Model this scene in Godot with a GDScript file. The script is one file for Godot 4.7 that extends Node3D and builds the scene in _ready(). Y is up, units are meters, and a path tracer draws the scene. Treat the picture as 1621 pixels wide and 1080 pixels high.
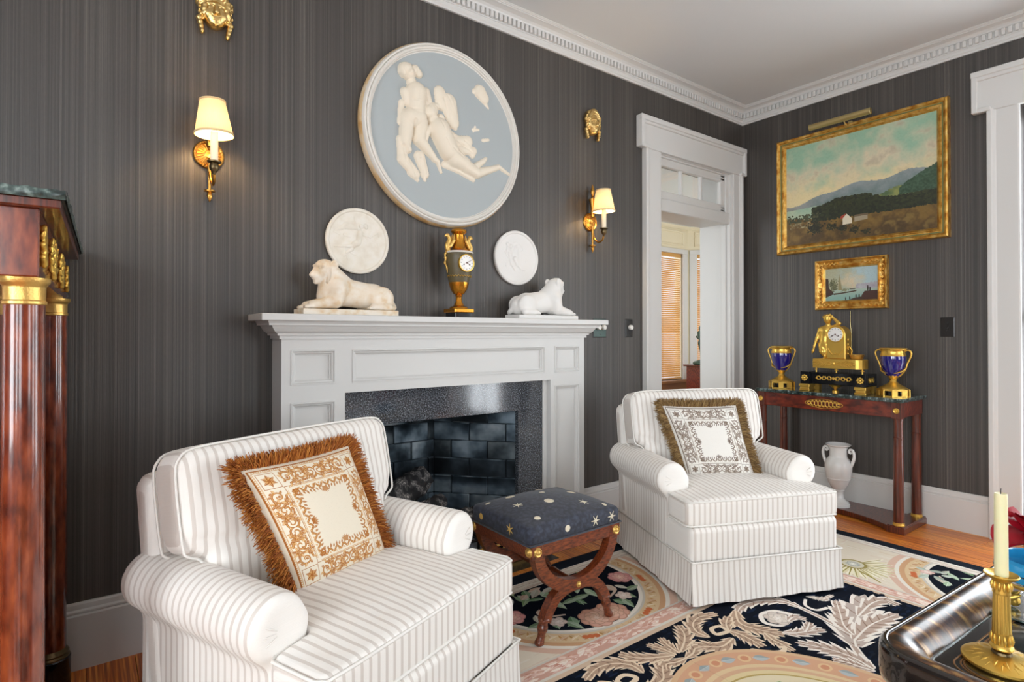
extends Node3D
# A sitting room with a fireplace wall (north, z = 0) and a picture wall (east, x = 0); metres, y up.

const FOCAL := 902.0246
const YAW := 0.643969
const PITCH := 0.007782
var eye := Vector3(-4.4637, 1.25, 2.6897)
var taken := {}
var M := {}

func _ready() -> void:
	set_view_and_light()
	make_materials()
	build_shell()
	build_next_room()
	build_fireplace()
	build_wall_things()
	build_mantel_things()
	build_east_wall_things()
	build_console()
	build_rug()
	build_chairs()
	build_stool()
	build_cabinet()
	build_coffee_table()

func set_view_and_light() -> void:
	var cam := Camera3D.new()
	cam.name = "camera"
	cam.projection = Camera3D.PROJECTION_FRUSTUM
	cam.near = 0.05
	cam.far = 60.0
	cam.size = 0.05 * 1080.0 / FOCAL
	cam.frustum_offset = Vector2(0.0, -18.15 / FOCAL * 0.05)
	add_child(cam)
	cam.position = eye
	cam.basis = Basis(Vector3.UP, -YAW) * Basis(Vector3.RIGHT, PITCH)
	cam.current = true
	var env := Environment.new()
	env.background_mode = Environment.BG_COLOR
	env.background_color = Color(0.93, 0.96, 1.0)
	env.background_energy_multiplier = 1.0
	env.ambient_light_source = Environment.AMBIENT_SOURCE_DISABLED
	env.tonemap_mode = Environment.TONE_MAPPER_LINEAR
	env.tonemap_exposure = 1.27
	env.sdfgi_enabled = true
	env.ssao_enabled = true
	env.ssil_enabled = true
	var we := WorldEnvironment.new()
	we.name = "surroundings"
	we.environment = env
	add_child(we)
	var day := Color(0.955, 0.98, 1.0)
	# daylight from out-of-view windows in the east, south and west walls, then the bay room lights
	daylight("unseen_window_daylight", Vector3(0.30, 1.40, 2.36), Vector3(-1, 0, 0), Vector2(1.3, 2.6), 8.0, day)
	daylight("unseen_window_daylight", Vector3(0.30, 1.40, 4.3), Vector3(-1, 0, 0), Vector2(1.3, 2.6), 8.0, day)  # unseen farther east window, gives the sheen on the north wall
	for x in [-1.4, -5.85]:
		daylight("unseen_window_daylight", Vector3(x, 1.6, 5.95), Vector3(0, 0, -1), Vector2(1.4, 2.2), 8.0, day)  # unseen south windows behind the camera, light the room from the front
	for z in [2.3, 4.3]:
		daylight("unseen_window_daylight", Vector3(-6.90, 1.6, z), Vector3(1, 0, 0), Vector2(1.4, 2.2), 12.5, day)  # unseen west windows, placed to light the right armchair and door jamb
	daylight("bay_and_fill_light", Vector3(2.7, 1.55, -3.95), Vector3(0, 0, 1), Vector2(3.4, 2.6), 5.0, day)
	daylight("bay_and_fill_light", Vector3(5.15, 1.55, -3.1), Vector3(-0.707, 0, 0.707), Vector2(2.2, 2.6), 4.0, day)
	daylight("bay_and_fill_light", Vector3(-2.72, 1.6, -2.2), Vector3(1, 0, 0), Vector2(1.4, 2.2), 4.0, day)  # added fill light for the bay room, no window known here
	daylight("bay_and_fill_light", Vector3(3.0, 1.6, -0.20), Vector3(0, 0, -1), Vector2(1.6, 2.0), 3.5, day)  # second added fill, brightens the bay walls from the front

func daylight(called: String, at: Vector3, towards: Vector3, size: Vector2, energy: float, colour: Color) -> void:
	var l := AreaLight3D.new()
	l.name = called
	l.area_size = size
	l.light_energy = energy
	l.light_color = colour
	l.shadow_enabled = true
	l.area_range = 14.0
	l.area_attenuation = 2.0
	add_child(l, true)
	l.look_at_from_position(at, at + towards, Vector3.UP)

# ---------------------------------------------------------------- photo pixels to points
func ray(px: float, py: float) -> Vector3:
	var f := Vector3(sin(YAW) * cos(PITCH), sin(PITCH), -cos(YAW) * cos(PITCH))
	var r := Vector3(cos(YAW), 0, sin(YAW))
	return f + r * ((px - 810.5) / FOCAL) - r.cross(f) * ((py - 521.85) / FOCAL)

func on_x(px: float, py: float, x: float) -> Vector3:
	var d := ray(px, py)
	return eye + d * ((x - eye.x) / d.x)

func on_y(px: float, py: float, y: float) -> Vector3:
	var d := ray(px, py)
	return eye + d * ((y - eye.y) / d.y)

func on_z(px: float, py: float, z: float) -> Vector3:
	var d := ray(px, py)
	return eye + d * ((z - eye.z) / d.z)

# ---------------------------------------------------------------- naming
func numbered(called: String) -> String:
	if not taken.has(called):
		taken[called] = 0
		return called
	taken[called] += 1
	return "%s_%03d" % [called, taken[called]]

func tag(o: Node3D, label: String, category: String, group := "") -> Node3D:
	o.set_meta("label", label)
	o.set_meta("category", category)
	if group:
		o.set_meta("group", group)
	return o

func thing(called: String, label: String, category: String, at := Vector3.ZERO, turn := 0.0, group := "") -> Node3D:
	var o := Node3D.new()
	o.name = numbered(called)
	add_child(o)
	o.position = at
	o.rotation.y = turn
	return tag(o, label, category, group)

func part(called: String, mesh: Mesh, material: Material, parent: Node3D, at := Vector3.ZERO, turn := 0.0) -> MeshInstance3D:
	var o := MeshInstance3D.new()
	o.name = called if parent != self else numbered(called)
	o.mesh = mesh
	o.material_override = material
	parent.add_child(o, true)
	o.position = at
	o.rotation.y = turn
	return o

func struct_node(called: String) -> Node3D:
	var o := Node3D.new()
	o.name = numbered(called)
	add_child(o)
	o.set_meta("kind", "structure")
	return o

func struct_mesh(called: String, mesh: Mesh, material: Material) -> MeshInstance3D:
	var o := part(called, mesh, material, self)
	o.set_meta("kind", "structure")
	return o

func copy_of(o: Node3D, at: Vector3, turn: float, label := "") -> Node3D:
	var c: Node3D = o.duplicate()
	c.name = numbered(String(o.name))
	add_child(c)
	c.position = at
	c.rotation.y = turn
	if label:
		c.set_meta("label", label)
	return c

# ---------------------------------------------------------------- mesh builder
class B:
	var v := PackedVector3Array()
	var uv := PackedVector2Array()
	var idx := PackedInt32Array()

	func tri(a: Vector3, b: Vector3, c: Vector3) -> void:
		var n := v.size()
		v.append(a); v.append(b); v.append(c)
		uv.append(Vector2.ZERO); uv.append(Vector2.ZERO); uv.append(Vector2.ZERO)
		idx.append(n); idx.append(n + 1); idx.append(n + 2)

	func quad(a: Vector3, b: Vector3, c: Vector3, d: Vector3, u := [Vector2(0, 0), Vector2(1, 0), Vector2(1, 1), Vector2(0, 1)]) -> void:
		var n := v.size()
		v.append(a); v.append(b); v.append(c); v.append(d)
		for k in 4:
			uv.append(u[k])
		for k in [0, 1, 2, 0, 2, 3]:
			idx.append(n + k)

	# rows of points joined into a smooth sheet; closed joins each row's end to its start
	func sheet(rows: Array, closed := false, uvs: Array = []) -> void:
		var n := v.size()
		var w: int = rows[0].size()
		for i in rows.size():
			for j in w:
				v.append(rows[i][j])
				uv.append(uvs[i][j] if uvs.size() else Vector2(float(j) / maxf(1, w - 1), float(i) / maxf(1, rows.size() - 1)))
		for i in rows.size() - 1:
			for j in (w if closed else w - 1):
				var a := n + i * w + j
				var b := n + i * w + (j + 1) % w
				for k in [a, b, b + w, a, b + w, a + w]:
					idx.append(k)

	func fan(ring: Array, centre: Vector3, flip := false) -> void:
		for j in ring.size():
			var a: Vector3 = ring[j]
			var b: Vector3 = ring[(j + 1) % ring.size()]
			if flip:
				tri(centre, b, a)
			else:
				tri(centre, a, b)

	# profile of Vector2(radius, height), creased where it bends sharply
	func lathe(profile: Array, segs := 24, at := Vector3.ZERO, basis := Basis.IDENTITY, ripple := 0, depth := 0.0) -> void:
		var pr := []
		for i in profile.size():
			pr.append(profile[i])
			if i > 0 and i < profile.size() - 1:
				var a: Vector2 = profile[i] - profile[i - 1]
				var b: Vector2 = profile[i + 1] - profile[i]
				if a.length() > 1e-6 and b.length() > 1e-6 and absf(a.angle_to(b)) > 0.6:
					pr.append(profile[i])
		var rows := []
		for q in pr:
			var row := []
			for s in segs:
				var t := TAU * s / segs
				var r: float = q.x
				if ripple:
					r *= 1.0 - depth * (0.5 + 0.5 * cos(t * ripple))
				row.append(at + basis * Vector3(cos(t) * r, q.y, sin(t) * r))
			rows.append(row)
		sheet(rows, true)

	# a tube along points; radius is a number or an array
	func tube(pts: Array, radius, segs := 8, cap := true, flat := 1.0) -> void:
		var rows := []
		var up := Vector3.UP
		for i in pts.size():
			var t: Vector3 = (pts[mini(i + 1, pts.size() - 1)] - pts[maxi(i - 1, 0)]).normalized()
			if absf(t.dot(up)) > 0.98:
				up = Vector3.RIGHT if absf(t.x) < 0.9 else Vector3.BACK
			var side := t.cross(up).normalized()
			up = side.cross(t).normalized()
			var r: float = radius[i] if radius is Array else radius
			var row := []
			for s in segs:
				var a := TAU * s / segs
				row.append(pts[i] + side * (cos(a) * r) + up * (sin(a) * r * flat))
			rows.append(row)
		sheet(rows, true)
		if cap:
			fan(rows[0], pts[0])
			fan(rows[-1], pts[-1], true)

	# box with chamfered edges
	func box(c: Vector3, s: Vector3, bevel := 0.0, basis := Basis.IDENTITY) -> void:
		var h := s * 0.5
		var b := minf(bevel, minf(h.x, minf(h.y, h.z)) * 0.98)
		if b <= 0.0:
			for ax in 3:
				for sg in [-1.0, 1.0]:
					var n := Vector3.ZERO; n[ax] = sg
					var u := Vector3.ZERO; u[(ax + 1) % 3] = 1.0
					var w := n.cross(u)
					var o := n * h
					quad(c + basis * (o - u * h - w * h), c + basis * (o - u * h + w * h), c + basis * (o + u * h + w * h), c + basis * (o + u * h - w * h))
			return
		var cn := {}
		for ax in 3:
			for sg in [-1.0, 1.0]:
				var n := Vector3.ZERO; n[ax] = sg
				var u := Vector3.ZERO; u[(ax + 1) % 3] = 1.0
				var w := n.cross(u)
				var o := n * h
				var iu := u * (h - Vector3(b, b, b))
				var iw := w * (h - Vector3(b, b, b))
				quad(c + basis * (o - iu - iw), c + basis * (o - iu + iw), c + basis * (o + iu + iw), c + basis * (o + iu - iw))
		for ax in 3:
			var u := Vector3.ZERO; u[ax] = 1.0
			var p := Vector3.ZERO; p[(ax + 1) % 3] = 1.0
			var q := Vector3.ZERO; q[(ax + 2) % 3] = 1.0
			var iu := u * (h - Vector3(b, b, b))
			for sp in [-1.0, 1.0]:
				for sq in [-1.0, 1.0]:
					var e1: Vector3 = p * sp * h + q * sq * (h - Vector3(b, b, b))
					var e2: Vector3 = p * sp * (h - Vector3(b, b, b)) + q * sq * h
					if sp * sq > 0:
						quad(c + basis * (e1 - iu), c + basis * (e1 + iu), c + basis * (e2 + iu), c + basis * (e2 - iu))
					else:
						quad(c + basis * (e1 + iu), c + basis * (e1 - iu), c + basis * (e2 - iu), c + basis * (e2 + iu))
		for sx in [-1.0, 1.0]:
			for sy in [-1.0, 1.0]:
				for sz in [-1.0, 1.0]:
					var k := Vector3(sx, sy, sz)
					var i := h - Vector3(b, b, b)
					var a1 := Vector3(h.x, i.y, i.z) * k
					var a2 := Vector3(i.x, h.y, i.z) * k
					var a3 := Vector3(i.x, i.y, h.z) * k
					if sx * sy * sz > 0:
						tri(c + basis * a1, c + basis * a3, c + basis * a2)
					else:
						tri(c + basis * a1, c + basis * a2, c + basis * a3)

	func bar(a: Vector3, b: Vector3, bevel := 0.0) -> void:
		box((a + b) * 0.5, (b - a).abs(), bevel)

	# flat outline (x, y) pushed along z from z0 to z1, the z1 face chamfered
	func slab(outline: PackedVector2Array, z0: float, z1: float, bevel := 0.0, t := Transform3D.IDENTITY) -> void:
		var o := outline
		if Geometry2D.is_polygon_clockwise(o):
			o = o.duplicate()
			o.reverse()
		var top := o
		var zt := z1 - bevel * signf(z1 - z0)
		if bevel > 0.0:
			var ins := PackedVector2Array()
			for i in o.size():
				var e1 := (o[i] - o[i - 1]).normalized()
				var e2 := (o[(i + 1) % o.size()] - o[i]).normalized()
				var n := Vector2(-e1.y - e2.y, e1.x + e2.x)
				n = n.normalized() * (bevel / maxf(0.45, absf(n.normalized().dot(Vector2(-e1.y, e1.x)))))
				ins.append(o[i] + n)
			top = ins
		var a := []
		var b := []
		var cc := []
		for i in o.size():
			a.append(t * Vector3(o[i].x, o[i].y, z0))
			b.append(t * Vector3(o[i].x, o[i].y, zt))
			cc.append(t * Vector3(top[i].x, top[i].y, z1))
		for i in o.size():
			var j := (i + 1) % o.size()
			quad(a[i], b[i], b[j], a[j])
			if bevel > 0.0:
				quad(b[i], cc[i], cc[j], b[j])
		for pair in [[o, z0, false], [top, z1, true]]:
			var ids := Geometry2D.triangulate_polygon(pair[0])
			for k in range(0, ids.size(), 3):
				var p := []
				for m in 3:
					var q: Vector2 = pair[0][ids[k + m]]
					p.append(t * Vector3(q.x, q.y, pair[1]))
				if pair[2]:
					tri(p[0], p[2], p[1])
				else:
					tri(p[0], p[1], p[2])

	# a moulding: profile (out, up) carried along stations [point, out direction, up direction]
	func mould(stations: Array, profile: Array, closed := false) -> void:
		for i in profile.size() - 1:
			var rows := [[], []]
			var st := stations.duplicate()
			if closed:
				st.append(stations[0])
			for j in st.size() - 1:
				var s0: Array = st[j]
				var s1: Array = st[j + 1]
				var p0: Vector2 = profile[i]
				var p1: Vector2 = profile[i + 1]
				quad(s0[0] + s0[1] * p0.x + s0[2] * p0.y, s1[0] + s1[1] * p0.x + s1[2] * p0.y, s1[0] + s1[1] * p1.x + s1[2] * p1.y, s0[0] + s0[1] * p1.x + s0[2] * p1.y)

	func done(smooth_all := true) -> ArrayMesh:
		var nrm := PackedVector3Array()
		nrm.resize(v.size())
		for k in range(0, idx.size(), 3):
			var a := v[idx[k]]
			var n := (v[idx[k + 2]] - a).cross(v[idx[k + 1]] - a)
			for m in 3:
				nrm[idx[k + m]] += n
		for k in nrm.size():
			nrm[k] = nrm[k].normalized() if nrm[k].length() > 1e-12 else Vector3.UP
		var arr := []
		arr.resize(Mesh.ARRAY_MAX)
		arr[Mesh.ARRAY_VERTEX] = v
		arr[Mesh.ARRAY_NORMAL] = nrm
		arr[Mesh.ARRAY_TEX_UV] = uv
		arr[Mesh.ARRAY_INDEX] = idx
		var m := ArrayMesh.new()
		m.add_surface_from_arrays(Mesh.PRIMITIVE_TRIANGLES, arr)
		return m

# ---------------------------------------------------------------- blobs: capsules, ellipsoids and boxes joined smoothly, meshed as surface nets
class Blob:
	var lo: Vector3
	var n: Vector3i
	var h: float
	var d := PackedFloat32Array()

	func _init(a: Vector3, b: Vector3, cell: float) -> void:
		lo = a - Vector3.ONE * cell * 2.0
		h = cell
		var s := (b - a) / cell
		n = Vector3i(int(s.x) + 5, int(s.y) + 5, int(s.z) + 5)
		d.resize(n.x * n.y * n.z)
		d.fill(1.0)

	func put(a: Vector3, b: Vector3, ra: float, rb: float, k := 0.02, scale := Vector3.ONE, cut := false, basis := Basis.IDENTITY) -> void:
		# tapered capsule from a to b, squeezed by scale about a, in the axes of basis
		var inv := basis.inverse()
		var reach := (maxf(ra, rb) * maxf(scale.x, maxf(scale.y, scale.z)) + k + h * 2.0) * Vector3.ONE
		var p0 := a.min(b) - reach
		var p1 := a.max(b) + reach
		var i0 := Vector3i(((p0 - lo) / h).floor()).clamp(Vector3i.ZERO, n - Vector3i.ONE)
		var i1 := Vector3i(((p1 - lo) / h).ceil()).clamp(Vector3i.ZERO, n - Vector3i.ONE)
		var ab := inv * (b - a) / scale
		var l2 := maxf(ab.length_squared(), 1e-12)
		var ms := minf(scale.x, minf(scale.y, scale.z))
		for z in range(i0.z, i1.z + 1):
			for y in range(i0.y, i1.y + 1):
				var at := (z * n.y + y) * n.x
				for x in range(i0.x, i1.x + 1):
					var p := inv * (lo + Vector3(x, y, z) * h - a) / scale
					var t := clampf(p.dot(ab) / l2, 0.0, 1.0)
					var e := ((p - ab * t).length() - lerpf(ra, rb, t)) * ms
					if ms < 0.999:
						e *= 1.0 + (1.0 / ms - 1.0) * 0.35
					var o := d[at + x]
					if cut:
						e = -e
						var m := maxf(k - absf(o - e), 0.0) / k
						d[at + x] = maxf(o, e) + m * m * k * 0.25
					else:
						var m := maxf(k - absf(o - e), 0.0) / k
						d[at + x] = minf(o, e) - m * m * k * 0.25

	func ball(c: Vector3, r: Vector3, k := 0.02, cut := false, basis := Basis.IDENTITY) -> void:
		var m := maxf(r.x, maxf(r.y, r.z))
		put(c, c + Vector3(0, 1e-5, 0), m, m, k, r / m, cut, basis)

	# keeps only what lies above the height y (a flat foot)
	func floor_at(y: float) -> void:
		for z in n.z:
			for yy in n.y:
				var e := y - (lo.y + yy * h)
				for x in n.x:
					var at := (z * n.y + yy) * n.x + x
					d[at] = maxf(d[at], e)

	func mesh_into(b: B, t := Transform3D.IDENTITY) -> void:
		var ids := {}
		var nx := n.x
		var nxy := n.x * n.y
		var first := b.v.size()
		for z in n.z - 1:
			for y in n.y - 1:
				for x in n.x - 1:
					var at := z * nxy + y * nx + x
					var neg := 0
					var c := [d[at], d[at + 1], d[at + nx], d[at + nx + 1], d[at + nxy], d[at + nxy + 1], d[at + nxy + nx], d[at + nxy + nx + 1]]
					for k in 8:
						if c[k] < 0.0:
							neg += 1
					if neg == 0 or neg == 8:
						continue
					var s := Vector3.ZERO
					var m := 0
					for e in [[0, 1], [2, 3], [4, 5], [6, 7], [0, 2], [1, 3], [4, 6], [5, 7], [0, 4], [1, 5], [2, 6], [3, 7]]:
						var p: float = c[e[0]]
						var q: float = c[e[1]]
						if (p < 0.0) != (q < 0.0):
							var f := p / (p - q)
							var u := Vector3(e[0] & 1, (e[0] >> 1) & 1, e[0] >> 2)
							var w := Vector3(e[1] & 1, (e[1] >> 1) & 1, e[1] >> 2)
							s += u.lerp(w, f)
							m += 1
					ids[at] = b.v.size()
					b.v.append(t * (lo + (Vector3(x, y, z) + s / m) * h))
					b.uv.append(Vector2.ZERO)
		var step := [1, nx, nxy]
		for at in ids:
			for ax in 3:
				var j: int = at
				var s1: int = step[(ax + 1) % 3]
				var s2: int = step[(ax + 2) % 3]
				# edge from grid corner j along axis ax, shared by four cells
				var p: float = d[j]
				var q: float = d[j + step[ax]]
				if (p < 0.0) == (q < 0.0) or not (ids.has(j - s1) and ids.has(j - s2) and ids.has(j - s1 - s2)):
					continue
				var a: int = ids[j - s1 - s2]
				var bb: int = ids[j - s2]
				var c: int = ids[j]
				var e: int = ids[j - s1]
				var order := [a, e, c, a, c, bb] if p < 0.0 else [a, bb, c, a, c, e]
				for k in order:
					b.idx.append(k)

	func mesh(t := Transform3D.IDENTITY) -> ArrayMesh:
		var b := B.new()
		mesh_into(b, t)
		return b.done()

# ---------------------------------------------------------------- curves
func spline(pts: Array, per := 6) -> Array:
	var out := []
	for i in pts.size() - 1:
		var p0 = pts[maxi(i - 1, 0)]
		var p1 = pts[i]
		var p2 = pts[i + 1]
		var p3 = pts[mini(i + 2, pts.size() - 1)]
		for k in per:
			out.append(p1.cubic_interpolate(p2, p0, p3, float(k) / per))
	out.append(pts[-1])
	return out

func prof(a: Array) -> Array:
	var out := []
	for k in range(0, a.size(), 2):
		out.append(Vector2(a[k], a[k + 1]))
	return out

func rows_tube(pts: Array, radius, segs := 8, flat := 1.0) -> ArrayMesh:
	var b := B.new()
	b.tube(pts, radius, segs, true, flat)
	return b.done()

func lathe_mesh(a: Array, segs := 28, ripple := 0, depth := 0.0) -> ArrayMesh:
	var b := B.new()
	b.lathe(prof(a), segs, Vector3.ZERO, Basis.IDENTITY, ripple, depth)
	return b.done()

func box_mesh(s: Vector3, bevel := 0.0) -> ArrayMesh:
	var b := B.new()
	b.box(Vector3.ZERO, s, bevel)
	return b.done()

func bar_mesh(a: Vector3, c: Vector3, bevel := 0.0) -> ArrayMesh:
	var b := B.new()
	b.bar(a, c, bevel)
	return b.done()

# ---------------------------------------------------------------- materials
func mat(c: Color, rough := 0.6, metal := 0.0, tex: Texture2D = null) -> StandardMaterial3D:
	var m := StandardMaterial3D.new()
	m.albedo_color = c
	m.roughness = rough
	m.metallic = metal
	if tex:
		m.albedo_texture = tex
	m.cull_mode = BaseMaterial3D.CULL_DISABLED
	return m

func tri(m: StandardMaterial3D, scale: Vector3, world := false) -> StandardMaterial3D:
	m.uv1_triplanar = true
	m.uv1_world_triplanar = world
	m.uv1_scale = scale
	m.uv1_triplanar_sharpness = 4.0
	return m

func coat(m: StandardMaterial3D, amount := 0.6, rough := 0.08) -> StandardMaterial3D:
	m.clearcoat_enabled = true
	m.clearcoat = amount
	m.clearcoat_roughness = rough
	return m

func noise_image(w: int, h: int, freq: float, seed_: int, octaves := 4, kind := FastNoiseLite.TYPE_SIMPLEX_SMOOTH) -> Image:
	var n := FastNoiseLite.new()
	n.seed = seed_
	n.frequency = freq
	n.noise_type = kind
	n.fractal_octaves = octaves
	var im := n.get_seamless_image(w, h)
	im.convert(Image.FORMAT_L8)
	return im

# a grey image turned into colours by a list of [position, colour]
func ramped(im: Image, stops: Array) -> Image:
	var g := Gradient.new()
	g.offsets = PackedFloat32Array(stops.map(func(s): return s[0]))
	g.colors = PackedColorArray(stops.map(func(s): return s[1]))
	var lut := []
	for k in 256:
		var c := g.sample(k / 255.0)
		lut.append([c.r8, c.g8, c.b8])
	var src := im.get_data()
	var out := PackedByteArray()
	out.resize(src.size() * 3)
	for k in src.size():
		var c: Array = lut[src[k]]
		out[k * 3] = c[0]
		out[k * 3 + 1] = c[1]
		out[k * 3 + 2] = c[2]
	return Image.create_from_data(im.get_width(), im.get_height(), false, Image.FORMAT_RGB8, out)

func tx(im: Image) -> ImageTexture:
	return ImageTexture.create_from_image(im)

func relief(m: StandardMaterial3D, im: Image, cm: float) -> StandardMaterial3D:
	m.heightmap_enabled = true
	m.heightmap_texture = tx(im)
	m.heightmap_scale = cm
	return m

func hexc(s: String) -> Color:
	return Color.html(s)

func wallpaper_images() -> Array:
	var w := 1024
	var h := 512
	var rng := RandomNumberGenerator.new()
	rng.seed = 7
	var col := PackedFloat32Array()
	col.resize(w)
	for wide in [[1, 0.34], [2, 0.38], [5, 0.28], [14, 0.12], [60, 0.06]]:
		var raw := []
		for k in w / wide[0] + 1:
			raw.append(rng.randf_range(-1, 1))
		raw[w / wide[0]] = raw[0]
		for x in w:
			var t: float = float(x) / wide[0]
			var i := int(t) % raw.size()
			col[x] += lerpf(raw[i], raw[(i + 1) % raw.size()], t - int(t)) * wide[1]
	var slow := noise_image(w, h, 0.012, 3, 3).get_data()
	var fine := noise_image(w, h, 0.25, 5, 2).get_data()
	var grey := PackedByteArray()
	grey.resize(w * h)
	for y in h:
		for x in w:
			var s := (slow[y * w + x] / 255.0 - 0.5) * 0.35
			var f := (fine[y * w + x] / 255.0 - 0.5) * 0.30
			grey[y * w + x] = clampi(int((0.5 + col[x] * 0.62 + s * col[x] + f * 0.5) * 255.0), 0, 255)
	var g := Image.create_from_data(w, h, false, Image.FORMAT_L8, grey)
	return [ramped(g, [[0.0, hexc("2a2623")], [0.45, hexc("3c3733")], [0.75, hexc("4b4641")], [1.0, hexc("605a54")]]), g]

func make_materials() -> void:
	var wp := wallpaper_images()
	M.wall = tri(mat(Color.WHITE, 0.52, 0.0, tx(wp[0])), Vector3(0.9, 0.3, 0.9), true)
	M.wall.metallic_specular = 0.62
	relief(M.wall, wp[1], 0.06)
	var speck := noise_image(256, 256, 0.09, 11, 3)
	var fine := noise_image(256, 256, 0.22, 12, 3)
	M.white = mat(hexc("d3d2cf"), 0.38)
	M.mantel = mat(hexc("cecdca"), 0.42)
	M.ceiling = mat(hexc("d6d8d8"), 0.9)
	M.cream_wall = mat(hexc("e6dbbf"), 0.8)
	# wood
	var grain := noise_image(512, 128, 0.035, 21, 5)
	M.plank = []
	for k in 5:
		var g2 := noise_image(512, 96, 0.03, 30 + k, 5)
		var dark: Color = [hexc("bb5c18"), hexc("c5661b"), hexc("b25513"), hexc("cd701f"), hexc("b65f1b")][k]
		var light: Color = [hexc("ea993f"), hexc("eea247"), hexc("e28e34"), hexc("f0a84c"), hexc("e5943c")][k]
		var m := tri(mat(Color.WHITE, 0.33, 0.0, tx(ramped(g2, [[0.1, dark.darkened(0.25)], [0.4, dark], [0.75, light]]))), Vector3(9.0, 2.4, 0.8), true)
		# grain runs along z: the top face reads (x, z)
		m.uv1_scale = Vector3(6.0, 6.0, 0.7)
		M.plank.append(coat(m, 0.12, 0.2))
	var mg := ramped(noise_image(512, 128, 0.03, 41, 5), [[0.15, hexc("3a160c")], [0.5, hexc("5a2412")], [0.85, hexc("733119")]])
	M.mahogany = coat(tri(mat(Color.WHITE, 0.32, 0.0, tx(mg)), Vector3(6.0, 0.8, 6.0)), 0.5, 0.1)
	var mg2 := ramped(noise_image(256, 512, 0.022, 42, 5), [[0.2, hexc("481a0d")], [0.5, hexc("702e17")], [0.85, hexc("8f4424")]])
	M.column_wood = coat(tri(mat(Color.WHITE, 0.25, 0.0, tx(mg2)), Vector3(5.0, 0.7, 5.0)), 0.8, 0.07)
	var cw := ramped(noise_image(512, 128, 0.025, 43, 4), [[0.2, hexc("46160b")], [0.5, hexc("6a2413")], [0.85, hexc("83341b")]])
	M.console_wood = coat(tri(mat(Color.WHITE, 0.34, 0.0, tx(cw)), Vector3(0.8, 6.0, 6.0)), 0.4, 0.15)
	var sw := ramped(noise_image(256, 256, 0.03, 44, 5), [[0.2, hexc("4a1e0d")], [0.5, hexc("6d3016")], [0.85, hexc("85431f")]])
	M.stool_wood = coat(tri(mat(Color.WHITE, 0.35, 0.0, tx(sw)), Vector3(3.0, 12.0, 12.0)), 0.6, 0.12)
	M.blind = mat(hexc("cba566"), 0.5)
	M.blind.backlight_enabled = true
	M.blind.backlight = hexc("d9b47c")
	M.sill = mat(hexc("9c6a3c"), 0.45)
	M.bounce_floor = mat(hexc("c9c3b8"), 0.95)  # pale bay room floor colour, chosen to bounce neutral light upward
	# metals
	M.gold = mat(hexc("e6bd5c"), 0.32, 0.85)
	relief(tri(M.gold, Vector3(12, 12, 12)), speck, 0.012)
	M.gold_leaf = mat(hexc("dcb466"), 0.38, 0.85)
	relief(tri(M.gold_leaf, Vector3(7, 7, 7)), speck, 0.04)
	M.mask_gold = mat(hexc("d9b878"), 0.34, 1.0)
	M.pale_brass = mat(hexc("cdbb86"), 0.36, 1.0)
	M.sconce_brass = mat(hexc("c99548"), 0.3, 1.0)
	M.dark_brass = mat(hexc("6f6045"), 0.38, 1.0)
	M.frame_gold = tri(mat(Color.WHITE, 0.36, 0.8, tx(ramped(noise_image(256, 256, 0.02, 51, 4), [[0.2, hexc("b0762e")], [0.42, hexc("d09d48")], [0.7, hexc("e2b866")], [0.95, hexc("edd292")]]))), Vector3(3, 3, 3))
	M.bronze = mat(hexc("4a5a4e"), 0.45, 0.7)
	M.black_metal = mat(hexc("24211f"), 0.4, 0.5)
	# stone, plaster, ceramics
	M.alabaster = tri(mat(Color.WHITE, 0.5, 0.0, tx(ramped(noise_image(256, 256, 0.016, 61, 4), [[0.15, hexc("d9bf9b")], [0.42, hexc("e2d3bd")], [0.8, hexc("e9e0d2")]]))), Vector3(3.4, 3.4, 3.4))
	M.plaster = mat(hexc("e3e1dd"), 0.7)
	M.bisque = tri(mat(Color.WHITE, 0.62, 0.0, tx(ramped(noise_image(256, 256, 0.02, 63, 3), [[0.2, hexc("dad2c3")], [0.6, hexc("e2dccf")], [0.9, hexc("e5e0d6")]]))), Vector3(3, 3, 3))
	M.white_glaze = coat(mat(hexc("e4e4e2"), 0.25), 0.6, 0.05)
	M.jasper = mat(hexc("a6adae"), 0.6)
	M.relief_cream = mat(hexc("e4d9c6"), 0.55)
	M.rim_white = mat(hexc("dcd8d0"), 0.5)
	M.rim_gilt = tri(mat(Color.WHITE, 0.45, 0.0, tx(ramped(noise_image(256, 256, 0.015, 64, 4), [[0.25, hexc("c0955c")], [0.5, hexc("d3b486")], [0.8, hexc("dccbb0")]]))), Vector3(2, 2, 2))
	var gr := ramped(noise_image(512, 512, 0.28, 65, 3), [[0.3, hexc("15181c")], [0.5, hexc("33373d")], [0.62, hexc("5a5f66")], [0.8, hexc("8f949a")]])
	M.granite = tri(mat(Color.WHITE, 0.09, 0.0, tx(gr)), Vector3(1.0, 1.0, 1.0), true)
	M.granite.metallic_specular = 0.7
	M.slate = mat(hexc("24272b"), 0.22)
	var gm := ramped(noise_image(512, 512, 0.02, 66, 6), [[0.15, hexc("1b2624")], [0.45, hexc("31423f")], [0.6, hexc("4a5c5b")], [0.66, hexc("b9c2c1")], [0.7, hexc("3e5250")], [0.9, hexc("8b9a99")]])
	M.green_marble = coat(tri(mat(Color.WHITE, 0.15, 0.0, tx(gm)), Vector3(2.4, 2.4, 2.4)), 0.7, 0.03)
	M.dark_marble = tri(mat(Color.WHITE, 0.3, 0.0, tx(ramped(noise_image(256, 256, 0.03, 67, 5), [[0.2, hexc("1d2725")], [0.6, hexc("41504c")], [0.9, hexc("77857f")]]))), Vector3(5, 5, 5))
	M.black_marble = mat(hexc("131417"), 0.08)
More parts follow.
